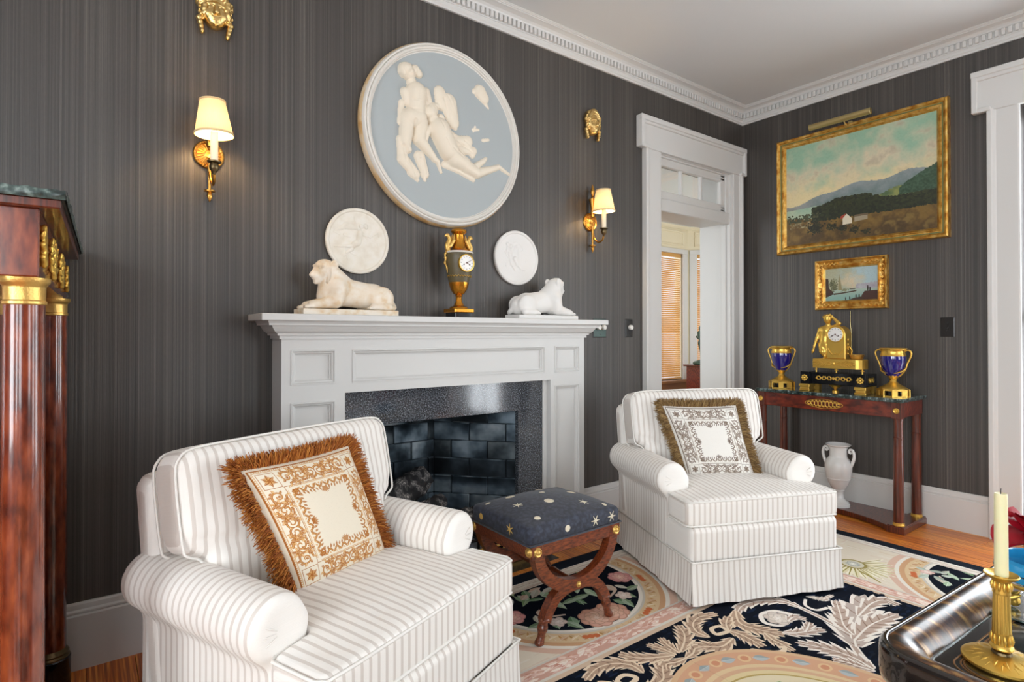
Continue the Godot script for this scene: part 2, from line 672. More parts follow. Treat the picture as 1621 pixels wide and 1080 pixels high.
	M.cobalt = coat(mat(hexc("1b1570"), 0.12), 1.0, 0.02)
	M.olive_tole = mat(hexc("5a5138"), 0.42)
	M.vase_gilt = mat(hexc("c8892f"), 0.24, 0.9)
	M.dial = mat(hexc("eeedea"), 0.25)
	M.ink = mat(hexc("2a2622"), 0.5)
	M.red_ink = mat(hexc("6b2d22"), 0.5)
	# hearth
	var soot := ramped(noise_image(256, 256, 0.008, 71, 5), [[0.2, hexc("15181b")], [0.42, hexc("2a3137")], [0.58, hexc("424d55")], [0.72, hexc("74828b")], [0.9, hexc("aab5bc")]])
	M.brick = []
	for k in 3:
		var m := tri(mat([Color(1, 1, 1), Color(0.9, 0.92, 0.94), Color(0.84, 0.82, 0.80)][k], 0.85, 0.0, tx(soot)), Vector3(1.3, 1.1, 1.3), true)
		m.uv1_offset = Vector3(k * 0.05, k * 0.03, 0)
		m.metallic_specular = 0.12
		M.brick.append(m)
	M.mortar = mat(hexc("272c30"), 0.95)
	M.mortar.metallic_specular = 0.1
	M.soot = mat(hexc("1a1b1c"), 0.95)
	M.char = tri(mat(Color.WHITE, 0.8, 0.0, tx(ramped(noise_image(256, 64, 0.03, 72, 4), [[0.3, hexc("121214")], [0.56, hexc("232225")], [0.64, hexc("a39d97")], [0.7, hexc("2a292c")], [0.9, hexc("c4beb6")]]))), Vector3(1.6, 7.0, 7.0))
	M.ash = relief(tri(mat(hexc("8f9499"), 0.95), Vector3(8, 8, 8)), speck, 0.6)
	# cloth
	M.fabric = mat(Color.WHITE, 0.62, 0.0, tx(stripe_image()))
	M.fabric.texture_repeat = true
	M.fabric.rim_enabled = true
	M.fabric.rim = 0.25
	M.piping = mat(hexc("e6e3dd"), 0.6)
	M.velvet = tri(mat(Color.WHITE, 0.75, 0.0, tx(ramped(noise_image(256, 256, 0.03, 81, 5), [[0.2, hexc("1b1f2b")], [0.5, hexc("272c3b")], [0.85, hexc("383d4d")]]))), Vector3(5, 5, 5))
	M.velvet.rim_enabled = true
	M.velvet.rim = 0.25
	M.thread = mat(hexc("d8cfb8"), 0.6)
	M.thread_gold = mat(hexc("c9a559"), 0.5)
	M.wax = mat(hexc("e3dfb2"), 0.42)
	M.wax.subsurf_scatter_enabled = true
	M.wax.subsurf_scatter_strength = 0.3
	M.shade = mat(hexc("e8d6ad"), 0.8)
	M.shade.backlight_enabled = true
	M.shade.backlight = hexc("5c4e34")
	M.shade_trim = mat(hexc("d8bf8e"), 0.7)
	M.candle_sleeve = mat(hexc("efe6cf"), 0.5)
	M.petal = mat(hexc("a3041f"), 0.55)
	M.petal.backlight_enabled = true
	M.petal.backlight = hexc("5a0412")
	M.leaf = mat(hexc("3f6b34"), 0.5)
	M.blue_glass = coat(mat(hexc("2f9fd6"), 0.15), 0.8, 0.03)
	var lq := ramped(noise_image(512, 256, 0.02, 91, 5), [[0.2, hexc("1c100a")], [0.45, hexc("3d2313")], [0.6, hexc("6b4322")], [0.75, hexc("a07a45")], [0.92, hexc("c9a868")]])
	M.lacquer_rim = coat(tri(mat(Color.WHITE, 0.30, 0.15, tx(lq)), Vector3(2.2, 2.2, 2.2)), 0.5, 0.2)
	M.lacquer = coat(mat(hexc("17100c"), 0.22), 0.9, 0.04)
	M.lacquer_gold = mat(hexc("8a5d26"), 0.3, 0.6)
	M.glass = mat(Color(0.95, 0.97, 0.97, 0.1), 0.02)
	M.glass.transparency = BaseMaterial3D.TRANSPARENCY_ALPHA
	M.glass.metallic_specular = 0.5
	M.bulb = mat(hexc("fff1cf"), 0.4)
	M.bulb.emission_enabled = true
	M.bulb.emission = hexc("ffdf9e")
	M.bulb.emission_energy_multiplier = 1.2
	M.switch_black = coat(mat(hexc("191817"), 0.3), 0.5, 0.1)
	M.switch_green = mat(hexc("33524a"), 0.35)
	M.knob = mat(hexc("ece9e2"), 0.3)

# woven stripes, one repeat across u
func stripe_image() -> Image:
	var w := 128
	var im := Image.create(w, 64, false, Image.FORMAT_RGB8)
	var rng := RandomNumberGenerator.new()
	rng.seed = 5
	var light := hexc("ece8e2")
	var dark := hexc("d2cac2")
	for x in w:
		var u := float(x) / w
		var t := smoothstep(0.04, 0.07, u) * (1.0 - smoothstep(0.38, 0.41, u))
		for y in 64:
			var c := light.lerp(dark, t)
			var n := rng.randf_range(-0.018, 0.018)
			im.set_pixel(x, y, Color(c.r + n, c.g + n, c.b + n))
	return im

# ---------------------------------------------------------------- the room
const CEIL := 3.145
const CROWN := 3.016
const BASE := 0.245

func wall_with_holes(a0: float, a1: float, h: float, holes: Array) -> Array:
	# rectangles [s0, s1, y0, y1] that leave the holes [s0, s1, y0, y1] free
	var cuts := [a0, a1]
	for o in holes:
		cuts.append(o[0]); cuts.append(o[1])
	cuts.sort()
	var out := []
	for i in cuts.size() - 1:
		if cuts[i + 1] - cuts[i] < 1e-4:
			continue
		var mid: float = (cuts[i] + cuts[i + 1]) * 0.5
		var y := 0.0
		var hs := holes.filter(func(o): return o[0] < mid and o[1] > mid)
		hs.sort_custom(func(p, q): return p[2] < q[2])
		for o in hs:
			if o[2] - y > 1e-4:
				out.append([cuts[i], cuts[i + 1], y, o[2]])
			y = o[3]
		if h - y > 1e-4:
			out.append([cuts[i], cuts[i + 1], y, h])
	return out

func build_shell() -> void:
	# floor: boards along z
	var fl := struct_node("floor")
	part("subfloor", bar_mesh(Vector3(-6.8, -0.12, -0.3), Vector3(0.3, -0.022, 5.9)), M.soot, fl)
	var rng := RandomNumberGenerator.new()
	rng.seed = 3
	var x := -0.348 + 0.152 * 3
	while x > -6.7:
		var x0 := x - 0.152
		var z := -0.02 - rng.randf() * 1.4
		if absf(x + 0.348) < 0.01:
			z = 1.428 - 2.2
		while z < 5.65:
			var len := rng.randf_range(1.6, 2.9)
			if absf(x + 0.348) < 0.01 and z < 0:
				len = 2.2
			var za := maxf(z, -0.29)
			var zb := minf(z + len, 5.65)
			z += len
			if zb - za < 0.05:
				continue
			part("plank", box_mesh(Vector3(0.1505, 0.022, zb - za - 0.0015), 0.0012), M.plank[rng.randi() % 5], fl, Vector3((x + x0) * 0.5, -0.011, (za + zb) * 0.5))
		x -= 0.152
	# walls
	var north := B.new()
	for r in wall_with_holes(-6.6, 0.25, CEIL + 0.1, [[-1.095, -0.165, 0.0, 2.60], [-3.52, -2.27, 0.0, 0.98]]):
		north.bar(Vector3(r[0], r[2], -0.28), Vector3(r[1], r[3], 0.0))
	struct_mesh("wall_north", north.done(), M.wall)
	var east := B.new()
	for r in wall_with_holes(-0.0, 5.65, CEIL + 0.1, [[1.80, 2.92, 0.08, 2.62], [3.74, 4.86, 0.08, 2.62]]):
		east.bar(Vector3(0.0, r[2], r[0]), Vector3(0.25, r[3], r[1]))
	struct_mesh("wall_east", east.done(), M.wall)
	var south := B.new()
	for r in wall_with_holes(-6.6, 0.25, CEIL + 0.1, [[-2.0, -0.8, 0.6, 2.6], [-6.45, -5.25, 0.6, 2.6]]):
		south.bar(Vector3(r[0], r[2], 5.65), Vector3(r[1], r[3], 5.9))
	struct_mesh("wall_south", south.done(), M.wall)
	var west := B.new()
	for r in wall_with_holes(-0.28, 5.9, CEIL + 0.1, [[1.7, 2.9, 0.6, 2.6], [3.7, 4.9, 0.6, 2.6]]):
		west.bar(Vector3(-6.85, r[2], r[0]), Vector3(-6.6, r[3], r[1]))
	struct_mesh("wall_west", west.done(), M.wall)
	struct_mesh("ceiling", bar_mesh(Vector3(-6.6, CEIL, 0.0), Vector3(0.0, CEIL + 0.1, 5.65)), M.ceiling)
	# crown moulding with dentils
	var crown := prof([0.0, 0.0, 0.012, 0.0, 0.012, 0.010, 0.018, 0.016, 0.018, 0.036, 0.022, 0.036, 0.022, 0.082, 0.030, 0.086, 0.034, 0.094, 0.046, 0.104, 0.066, 0.110, 0.078, 0.112, 0.078, 0.117, 0.084, 0.119, 0.084, 0.123, 0.090, 0.126, 0.090, 0.129])
	var corners := [Vector3(0, CROWN, 0), Vector3(0, CROWN, 5.65), Vector3(-6.6, CROWN, 5.65), Vector3(-6.6, CROWN, 0)]
	var inward := [Vector3(-1, 0, 1), Vector3(-1, 0, -1), Vector3(1, 0, -1), Vector3(1, 0, 1)]
	var dent := box_mesh(Vector3(0.019, 0.038, 0.017), 0.002)
	for k in 4:
		var j := (k + 1) % 4
		var cr := struct_node("trim_%d" % (k + 1))
		var b := B.new()
		b.mould([[corners[k], inward[k], Vector3.UP], [corners[j], inward[j], Vector3.UP]], crown)
		part("cornice", b.done(), M.white, cr)
		var dir: Vector3 = (corners[j] - corners[k]).normalized()
		var inn: Vector3 = Vector3(-dir.z, 0, dir.x)
		if inn.dot(inward[k]) < 0:
			inn = -inn
		var len: float = (corners[j] - corners[k]).length()
		if k == 0 or k == 3:
			var s := 0.045
			while s < len - 0.04:
				var p: Vector3 = corners[k] + dir * s + inn * 0.030 + Vector3.UP * 0.062
				part("dentil", dent, M.white, cr, p, 0.0 if absf(dir.x) > 0.5 else PI / 2)
				s += 0.0318
	# baseboards
	var bp := prof([0.0, BASE, 0.008, BASE, 0.012, BASE - 0.006, 0.013, BASE - 0.024, 0.019, BASE - 0.030, 0.019, BASE - 0.036, 0.016, BASE - 0.040, 0.022, BASE - 0.046, 0.022, 0.0])
	var runs := [["north", Vector3(-6.6, 0, 0), Vector3(-3.80, 0, 0), Vector3(0, 0, 1)], ["north", Vector3(-1.98, 0, 0), Vector3(-1.283, 0, 0), Vector3(0, 0, 1)],
		["east", Vector3(0, 0, 0), Vector3(0, 0, 1.648), Vector3(-1, 0, 0)], ["east", Vector3(0, 0, 3.07), Vector3(0, 0, 3.59), Vector3(-1, 0, 0)],
		["south", Vector3(-6.6, 0, 5.65), Vector3(0, 0, 5.65), Vector3(0, 0, -1)], ["west", Vector3(-6.6, 0, 0), Vector3(-6.6, 0, 5.65), Vector3(1, 0, 0)]]
	for r in runs:
		var b := B.new()
		b.mould([[r[1], r[3], Vector3.UP], [r[2], r[3], Vector3.UP]], bp)
		struct_mesh("baseboard_" + r[0], b.done(), M.white)
	build_doorway()
	for zz in [1.80, 3.74]:  # the second one is out of view and lights the north wall
		tall_window(zz)
	unseen_sash_window(4, Transform3D(Basis.IDENTITY, Vector3(-2.0, 0, 5.65)))
	unseen_sash_window(5, Transform3D(Basis.IDENTITY, Vector3(-6.45, 0, 5.65)))
	unseen_sash_window(6, Transform3D(Basis(Vector3.UP, -PI / 2), Vector3(-6.6, 0, 1.7)))
	unseen_sash_window(7, Transform3D(Basis(Vector3.UP, -PI / 2), Vector3(-6.6, 0, 3.7)))

# casing profile across its width: (out from the wall, across from the outer edge)
func casing_profile(w: float) -> Array:
	return prof([0.0, 0.0, 0.040, 0.0, 0.043, 0.004, 0.043, 0.022, 0.036, 0.028, 0.030, 0.040, 0.026, 0.044, 0.026, w - 0.008, 0.022, w, 0.0, w])

func build_doorway() -> void:
	var d := struct_node("door_1")
	var x0 := -1.095
	var x1 := -0.165
	var b := B.new()
	# side casings run up to the eared head
	var pr := casing_profile(0.185)
	b.mould([[Vector3(-1.283, 0, 0), Vector3(0, 0, 1), Vector3.RIGHT], [Vector3(-1.283, 2.60, 0), Vector3(0, 0, 1), Vector3.RIGHT]], pr)
	part("casing", b.done(), M.white, d)
	b = B.new()
	b.mould([[Vector3(-0.045, 0, 0), Vector3(0, 0, 1), Vector3.LEFT], [Vector3(-0.045, 2.60, 0), Vector3(0, 0, 1), Vector3.LEFT]], casing_profile(0.125))
	part("casing", b.done(), M.white, d)
	# head with ears: stepped boards
	b = B.new()
	b.bar(Vector3(-1.345, 2.575, 0), Vector3(-0.012, 2.80, 0.034), 0.003)
	b.bar(Vector3(-1.347, 2.765, 0.028), Vector3(-0.010, 2.802, 0.056), 0.004)
	b.bar(Vector3(-1.343, 2.745, 0.028), Vector3(-0.014, 2.768, 0.046), 0.004)
	for sx in [[-1.345, -1.31], [-0.047, -0.012]]:
		b.bar(Vector3(sx[0] + 0.001, 2.573, 0.028), Vector3(sx[1] - 0.001, 2.768, 0.055), 0.004)
	b.bar(Vector3(-1.343, 2.572, 0.028), Vector3(-1.262, 2.598, 0.052), 0.004)
	b.bar(Vector3(-0.095, 2.572, 0.028), Vector3(-0.014, 2.598, 0.052), 0.004)
	part("head", b.done(), M.white, d)
	# jambs and soffit through the thickness of the wall
	for s in [[x0, x0 + 0.018], [x1 - 0.018, x1]]:
		part("jamb", bar_mesh(Vector3(s[0], 0, -0.29), Vector3(s[1], 2.60, 0.002), 0.001), M.white, d)
	part("stop", bar_mesh(Vector3(x1 - 0.030, 0, -0.08), Vector3(x1 - 0.017, 2.16, -0.035), 0.003), M.white, d)
	part("soffit", bar_mesh(Vector3(x0, 2.17, -0.28), Vector3(x1, 2.20, -0.03), 0.002), M.white, d)
	part("transom_bar", bar_mesh(Vector3(x0, 2.16, -0.06), Vector3(x1, 2.255, -0.004), 0.006), M.white, d)
	# transom light of four panes
	var w := struct_node("window_1")
	b = B.new()
	b.bar(Vector3(x0, 2.56, -0.06), Vector3(x1, 2.60, -0.01), 0.003)
	b.bar(Vector3(x0, 2.572, -0.012), Vector3(x1, 2.60, 0.004), 0.003)
	b.bar(Vector3(x0, 2.60 - 0.095, -0.06), Vector3(x1, 2.565, -0.026), 0.004)
	b.bar(Vector3(x0, 2.25, -0.06), Vector3(x1, 2.318, -0.026), 0.004)
	for s in [[x0, x0 + 0.055], [x1 - 0.11, x1]]:
		b.bar(Vector3(s[0], 2.25, -0.06), Vector3(s[1], 2.56, -0.026), 0.004)
	b.bar(Vector3(x1 - 0.06, 2.25, -0.03), Vector3(x1, 2.60, -0.012), 0.006)
	part("sash", b.done(), M.white, w)
	var px0 := x0 + 0.055
	var px1 := x1 - 0.11
	for k in 3:
		var a := px0 + (px1 - px0) * k / 3.0
		var c := px0 + (px1 - px0) * (k + 1) / 3.0
		part("pane", bar_mesh(Vector3(a + 0.002, 2.318, -0.047), Vector3(c - 0.002, 2.505, -0.044)), M.glass, w)
		if k:
			part("glazing_bar", bar_mesh(Vector3(a - 0.011, 2.30, -0.06), Vector3(a + 0.011, 2.51, -0.03), 0.004), M.white, w)

func tall_window(z0: float) -> void:
	var z1 := z0 + 1.12
	var w := struct_node("window_2" if z0 < 2 else "window_3")
	for s in [[z0 - 0.152, Vector3(0, 0, 1)], [z1 + 0.152, Vector3(0, 0, -1)]]:
		var b := B.new()
		b.mould([[Vector3(0, 0, s[0]), Vector3.LEFT, s[1]], [Vector3(0, 2.63, s[0]), Vector3.LEFT, s[1]]], casing_profile(0.152))
		part("casing", b.done(), M.white, w)
	var b := B.new()
	b.bar(Vector3(-0.034, 2.62, z0 - 0.225), Vector3(0, 2.872, z1 + 0.225), 0.003)
	b.bar(Vector3(-0.056, 2.838, z0 - 0.227), Vector3(-0.028, 2.874, z1 + 0.227), 0.004)
	b.bar(Vector3(-0.046, 2.815, z0 - 0.223), Vector3(-0.028, 2.842, z1 + 0.223), 0.004)
	for s in [[z0 - 0.225, z0 - 0.193], [z1 + 0.193, z1 + 0.225]]:
		b.bar(Vector3(-0.055, 2.618, s[0] + 0.001), Vector3(-0.028, 2.842, s[1] - 0.001), 0.004)
	b.bar(Vector3(-0.052, 2.617, z0 - 0.223), Vector3(-0.028, 2.645, z0 - 0.13), 0.004)
	b.bar(Vector3(-0.052, 2.617, z1 + 0.13), Vector3(-0.028, 2.645, z1 + 0.223), 0.004)
	part("head", b.done(), M.white, w)
	part("sill", bar_mesh(Vector3(-0.03, 0.05, z0 - 0.02), Vector3(0.25, 0.08, z1 + 0.02), 0.004), M.white, w)
	b = B.new()
	for s in [[z0, z0 + 0.05], [z1 - 0.05, z1]]:
		b.bar(Vector3(0.12, 0.08, s[0]), Vector3(0.16, 2.62, s[1]), 0.004)
	for y in [0.08, 1.32, 2.56]:
		b.bar(Vector3(0.12, y, z0), Vector3(0.16, y + 0.06, z1), 0.004)
	b.bar(Vector3(0.125, 0.1, (z0 + z1) * 0.5 - 0.012), Vector3(0.155, 2.6, (z0 + z1) * 0.5 + 0.012), 0.004)
	part("sash", b.done(), M.white, w)
	for y in [[0.14, 1.32], [1.38, 2.56]]:
		for s in [[z0 + 0.05, (z0 + z1) * 0.5 - 0.012], [(z0 + z1) * 0.5 + 0.012, z1 - 0.05]]:
			part("pane", bar_mesh(Vector3(0.138, y[0], s[0]), Vector3(0.142, y[1], s[1])), M.glass, w)

# an out-of-view sash window 1.2 wide, letting light into the room; local x runs along the wall from its edge, local z out of the room
func unseen_sash_window(number: int, t: Transform3D) -> void:
	var x0 := 0.0
	var x1 := 1.2
	var w := struct_node("window_%d" % number)
	w.transform = t
	for s in [[x0 - 0.14, Vector3.RIGHT], [x1 + 0.14, Vector3.LEFT]]:
		var b := B.new()
		b.mould([[Vector3(s[0], 0.6, 0.000), Vector3(0, 0, -1), s[1]], [Vector3(s[0], 2.6, 0.000), Vector3(0, 0, -1), s[1]]], casing_profile(0.14))
		part("casing", b.done(), M.white, w)
	part("head", bar_mesh(Vector3(x0 - 0.2, 2.6, -0.040), Vector3(x1 + 0.2, 2.82, 0.000), 0.004), M.white, w)
	part("sill", bar_mesh(Vector3(x0 - 0.18, 0.56, -0.070), Vector3(x1 + 0.18, 0.6, 0.250), 0.004), M.white, w)
	var b := B.new()
	for s in [[x0, x0 + 0.05], [x1 - 0.05, x1]]:
		b.bar(Vector3(s[0], 0.6, 0.100), Vector3(s[1], 2.6, 0.140), 0.004)
	for y in [0.6, 1.58, 2.54]:
		b.bar(Vector3(x0, y, 0.100), Vector3(x1, y + 0.06, 0.140), 0.004)
	b.bar(Vector3((x0 + x1) * 0.5 - 0.012, 0.62, 0.105), Vector3((x0 + x1) * 0.5 + 0.012, 2.58, 0.135), 0.004)
	part("sash", b.done(), M.white, w)
	for y in [[0.66, 1.58], [1.64, 2.54]]:
		for s in [[x0 + 0.05, (x0 + x1) * 0.5 - 0.012], [(x0 + x1) * 0.5 + 0.012, x1 - 0.05]]:
			part("pane", bar_mesh(Vector3(s[0], y[0], 0.118), Vector3(s[1], y[1], 0.122)), M.glass, w)

# ---------------------------------------------------------------- the bay seen through the doorway
func build_next_room() -> void:
	var fl := struct_mesh("floor_bay_room", bar_mesh(Vector3(-2.5, -0.1, -4.6), Vector3(6.5, 0.0, -0.28)), M.bounce_floor)
	struct_mesh("ceiling_bay_room", bar_mesh(Vector3(-2.5, CEIL, -4.6), Vector3(6.5, CEIL + 0.1, -0.28)), M.ceiling)
	var bw := B.new()
	for r in wall_with_holes(-4.6, -0.28, CEIL, [[-2.9, -1.5, 0.6, 2.6]]):  # opening added to let the fill light in from the west
		bw.bar(Vector3(-2.6, r[2], r[0]), Vector3(-2.5, r[3], r[1]))
	struct_mesh("wall_bay_room_west", bw.done(), M.cream_wall)
	bw = B.new()
	for r in wall_with_holes(0.25, 6.5, CEIL, [[2.2, 3.8, 0.6, 2.6]]):  # hole made for the added fill light facing the bay
		bw.bar(Vector3(r[0], r[2], -0.4), Vector3(r[1], r[3], -0.28))
	struct_mesh("wall_bay_room_south", bw.done(), M.cream_wall)
	# the bay: a straight wall with its window and a canted wall with another
	var walls := [["wall_bay_north", Vector3(4.14, 0, -3.55), PI, 6.6, [[0.14, 2.6]], 7], ["wall_bay_east", Vector3(5.6, 0, -2.09), PI * 0.75, 2.06, [[0.5, 1.9]], 8]]
	# local x runs from the shared corner, local z points into the room
	var frames := [Transform3D(Basis(Vector3.LEFT, Vector3.UP, Vector3(0, 0, 1)), Vector3(4.14, 0, -3.55)), Transform3D(Basis(Vector3(0.707, 0, 0.707), Vector3.UP, Vector3(-0.707, 0, 0.707)), Vector3(4.14, 0, -3.55))]
	for k in 2:
		var t: Transform3D = frames[k]
		var len := 6.6 if k == 0 else 2.2
		var a := 0.16
		var c := 2.7 if k == 0 else 1.6
		var s := Node3D.new()
		s.name = "wall_bay_north" if k == 0 else "wall_bay_east"
		s.set_meta("kind", "structure")
		add_child(s)
		s.transform = t
		var b := B.new()
		for r in wall_with_holes(0.0, len, CEIL, [[a, c, 0.45, 2.66]]):
			b.bar(Vector3(r[0], r[2], -0.16), Vector3(r[1], r[3], 0.0))
		part("plaster", b.done(), M.cream_wall, s)
		# frieze panel above the window
		b = B.new()
		var st := []
		for q in [[0.12, 2.80], [c, 2.80], [c, 3.06], [0.12, 3.06]]:
			var m := Vector3(1 if q[0] < 1 else -1, 1 if q[1] < 2.9 else -1, 0)
			st.append([Vector3(q[0], q[1], 0.0), m, Vector3(0, 0, 1)])
		b.mould(st, prof([0.0, 0.0, 0.0, 0.02, 0.012, 0.026, 0.03, 0.016, 0.034, 0.0]), true)
		part("frieze_panel", b.done(), M.cream_wall, s)
		b = B.new()
		b.mould([[Vector3(0, CEIL, 0), Vector3(0, 0, 1), Vector3.DOWN], [Vector3(len, CEIL, 0), Vector3(0, 0, 1), Vector3.DOWN]], prof([0.06, 0, 0.055, 0.02, 0.02, 0.05, 0.0, 0.055]))
		part("cornice", b.done(), M.cream_wall, s)
		b = B.new()
		b.bar(Vector3(0.03, 0.45, -0.02), Vector3(a, 2.70, 0.025), 0.004)
		b.bar(Vector3(c, 0.45, -0.02), Vector3(c + 0.13, 2.70, 0.025), 0.004)
		b.bar(Vector3(0.03, 2.66, -0.02), Vector3(c + 0.13, 2.74, 0.03), 0.004)
		part("casing", b.done(), M.white, s)
		part("sill", bar_mesh(Vector3(0.0, 0.40, -0.14), Vector3(c + 0.16, 0.45, 0.09), 0.008), M.sill, s)
		part("apron_panel", bar_mesh(Vector3(0.02, 0.0, 0.0), Vector3(c + 0.14, 0.40, 0.02), 0.004), M.sill, s)
		part("window_pane", bar_mesh(Vector3(a, 0.45, -0.13), Vector3(c, 2.66, -0.126)), M.glass, s)
		# wooden blind of thin slats
		var bl := thing("wooden_blind", "honey wooden slat blind covering the " + ("straight" if k == 0 else "angled") + " bay window", "blind")
		bl.transform = t
		var slat := box_mesh(Vector3(c - a - 0.01, 0.003, 0.034), 0.0)
		part("head_rail", bar_mesh(Vector3(a, 2.60, -0.07), Vector3(c, 2.66, -0.02), 0.004), M.blind, bl)
		part("bottom_rail", bar_mesh(Vector3(a, 0.462, -0.06), Vector3(c, 0.49, -0.03), 0.004), M.blind, bl)
		var y := 0.52
		while y < 2.59:
			var o := part("slat", slat, M.blind, bl, Vector3((a + c) * 0.5, y, -0.045))
			o.rotation.x = 0.85
			y += 0.034
		for u in [0.2, 0.8]:
			part("tape", bar_mesh(Vector3(lerpf(a, c, u) - 0.004, 0.47, -0.024), Vector3(lerpf(a, c, u) + 0.004, 2.62, -0.022)), M.blind, bl)
	# cabinet and bronze statue in the corner of the bay
	var cx := on_z(1107, 600, -2.75).x
	var cab := thing("side_cabinet", "tall reddish mahogany cabinet standing in the bay beyond the doorway", "cabinet", Vector3(cx, 0, -2.75))
	var top := on_z(1100, 578, -2.75).y
	part("body", bar_mesh(Vector3(-0.03, 0, -0.22), Vector3(0.75, top - 0.03, 0.16), 0.004), M.console_wood, cab)
	part("top_board", bar_mesh(Vector3(-0.085, top - 0.03, -0.25), Vector3(0.8, top, 0.21), 0.008), M.mahogany, cab)
	for xx in [-0.055, 0.10]:
		part("column", lathe_mesh([0.0, 0.02, 0.028, 0.02, 0.024, 0.1, 0.02, top - 0.08, 0.03, top - 0.05, 0.03, top - 0.03]), M.mahogany, cab, Vector3(xx, 0, 0.16))
	var bx := B.new()
	bx.bar(Vector3(0.0, top - 0.42, 0.16), Vector3(0.4, top - 0.22, 0.19), 0.006)
	part("drawer", bx.done(), M.console_wood, cab)
	part("drawer", bar_mesh(Vector3(0.0, top - 0.66, 0.16), Vector3(0.4, top - 0.46, 0.19), 0.006), M.console_wood, cab)
	var st := thing("bronze_statue", "green bronze standing nude figure with an outstretched arm on the bay cabinet", "statue", Vector3(cx + 0.045, top, -2.75))
	var base := Blob.new(Vector3(-0.16, 0, -0.13), Vector3(0.16, 0.10, 0.13), 0.012)
	base.put(Vector3(-0.1, 0.025, 0), Vector3(0.1, 0.025, 0), 0.04, 0.04, 0.02, Vector3(1, 1, 2.0))
	base.put(Vector3(-0.05, 0.05, 0), Vector3(0.08, 0.055, 0), 0.03, 0.035, 0.02)
	base.floor_at(0.0)
	part("rock_base", base.mesh(), M.bronze, st)
	part("figure", statue_mesh(), M.bronze, st, Vector3(0.0, 0.075, 0))

func statue_mesh() -> ArrayMesh:
	# a standing nude 0.55 m high, left arm held out and bent up
	var s := Blob.new(Vector3(-0.28, 0, -0.1), Vector3(0.16, 0.56, 0.1), 0.007)
	var k := 0.014
	s.ball(Vector3(0.0, 0.505, 0.0), Vector3(0.030, 0.038, 0.034), 0.006)
	s.put(Vector3(0, 0.475, 0), Vector3(0, 0.45, 0), 0.016, 0.019, k)
	s.put(Vector3(-0.045, 0.435, 0), Vector3(0.045, 0.43, 0), 0.028, 0.028, k)
	s.put(Vector3(0, 0.42, 0), Vector3(0.0, 0.35, 0), 0.048, 0.038, 0.02, Vector3(1, 1, 0.7))
	s.put(Vector3(0, 0.33, 0), Vector3(0.005, 0.285, 0), 0.04, 0.048, 0.02, Vector3(1, 1, 0.8))
	s.put(Vector3(-0.024, 0.27, 0.0), Vector3(-0.012, 0.145, 0.015), 0.034, 0.023, k)
	s.put(Vector3(-0.012, 0.145, 0.015), Vector3(0.0, 0.02, 0.0), 0.023, 0.013, k)
	s.put(Vector3(0.028, 0.27, 0), Vector3(0.04, 0.145, -0.01), 0.034, 0.023, k)
	s.put(Vector3(0.04, 0.145, -0.01), Vector3(0.045, 0.02, -0.02), 0.023, 0.013, k)
	for f in [[0.0, 0.0], [0.045, -0.02]]:
		s.put(Vector3(f[0], 0.012, f[1]), Vector3(f[0] - 0.03, 0.008, f[1] + 0.03), 0.012, 0.009, 0.008)
	s.put(Vector3(-0.058, 0.432, 0), Vector3(-0.095, 0.345, 0.02), 0.021, 0.016, k)
	s.put(Vector3(-0.095, 0.345, 0.02), Vector3(-0.185, 0.365, 0.05), 0.016, 0.010, 0.008)
	s.put(Vector3(-0.185, 0.365, 0.05), Vector3(-0.215, 0.385, 0.06), 0.012, 0.006, 0.006)
	s.put(Vector3(0.058, 0.43, 0), Vector3(0.085, 0.34, -0.01), 0.021, 0.016, k)
	s.put(Vector3(0.085, 0.34, -0.01), Vector3(0.07, 0.26, 0.015), 0.016, 0.010, 0.008)
	s.put(Vector3(0.07, 0.26, 0.015), Vector3(0.06, 0.23, 0.02), 0.012, 0.008, 0.006)
	return s.mesh()

# ---------------------------------------------------------------- fireplace
func frame_mould(b: B, x0: float, x1: float, y0: float, y1: float, z: float, profile: Array) -> void:
	# rectangle on a wall facing +z; profile is (inwards from the edge, out of the wall)
	b.mould([[Vector3(x0, y0, z), Vector3(1, 1, 0), Vector3(0, 0, 1)], [Vector3(x1, y0, z), Vector3(-1, 1, 0), Vector3(0, 0, 1)], [Vector3(x1, y1, z), Vector3(-1, -1, 0), Vector3(0, 0, 1)], [Vector3(x0, y1, z), Vector3(1, -1, 0), Vector3(0, 0, 1)]], profile, true)

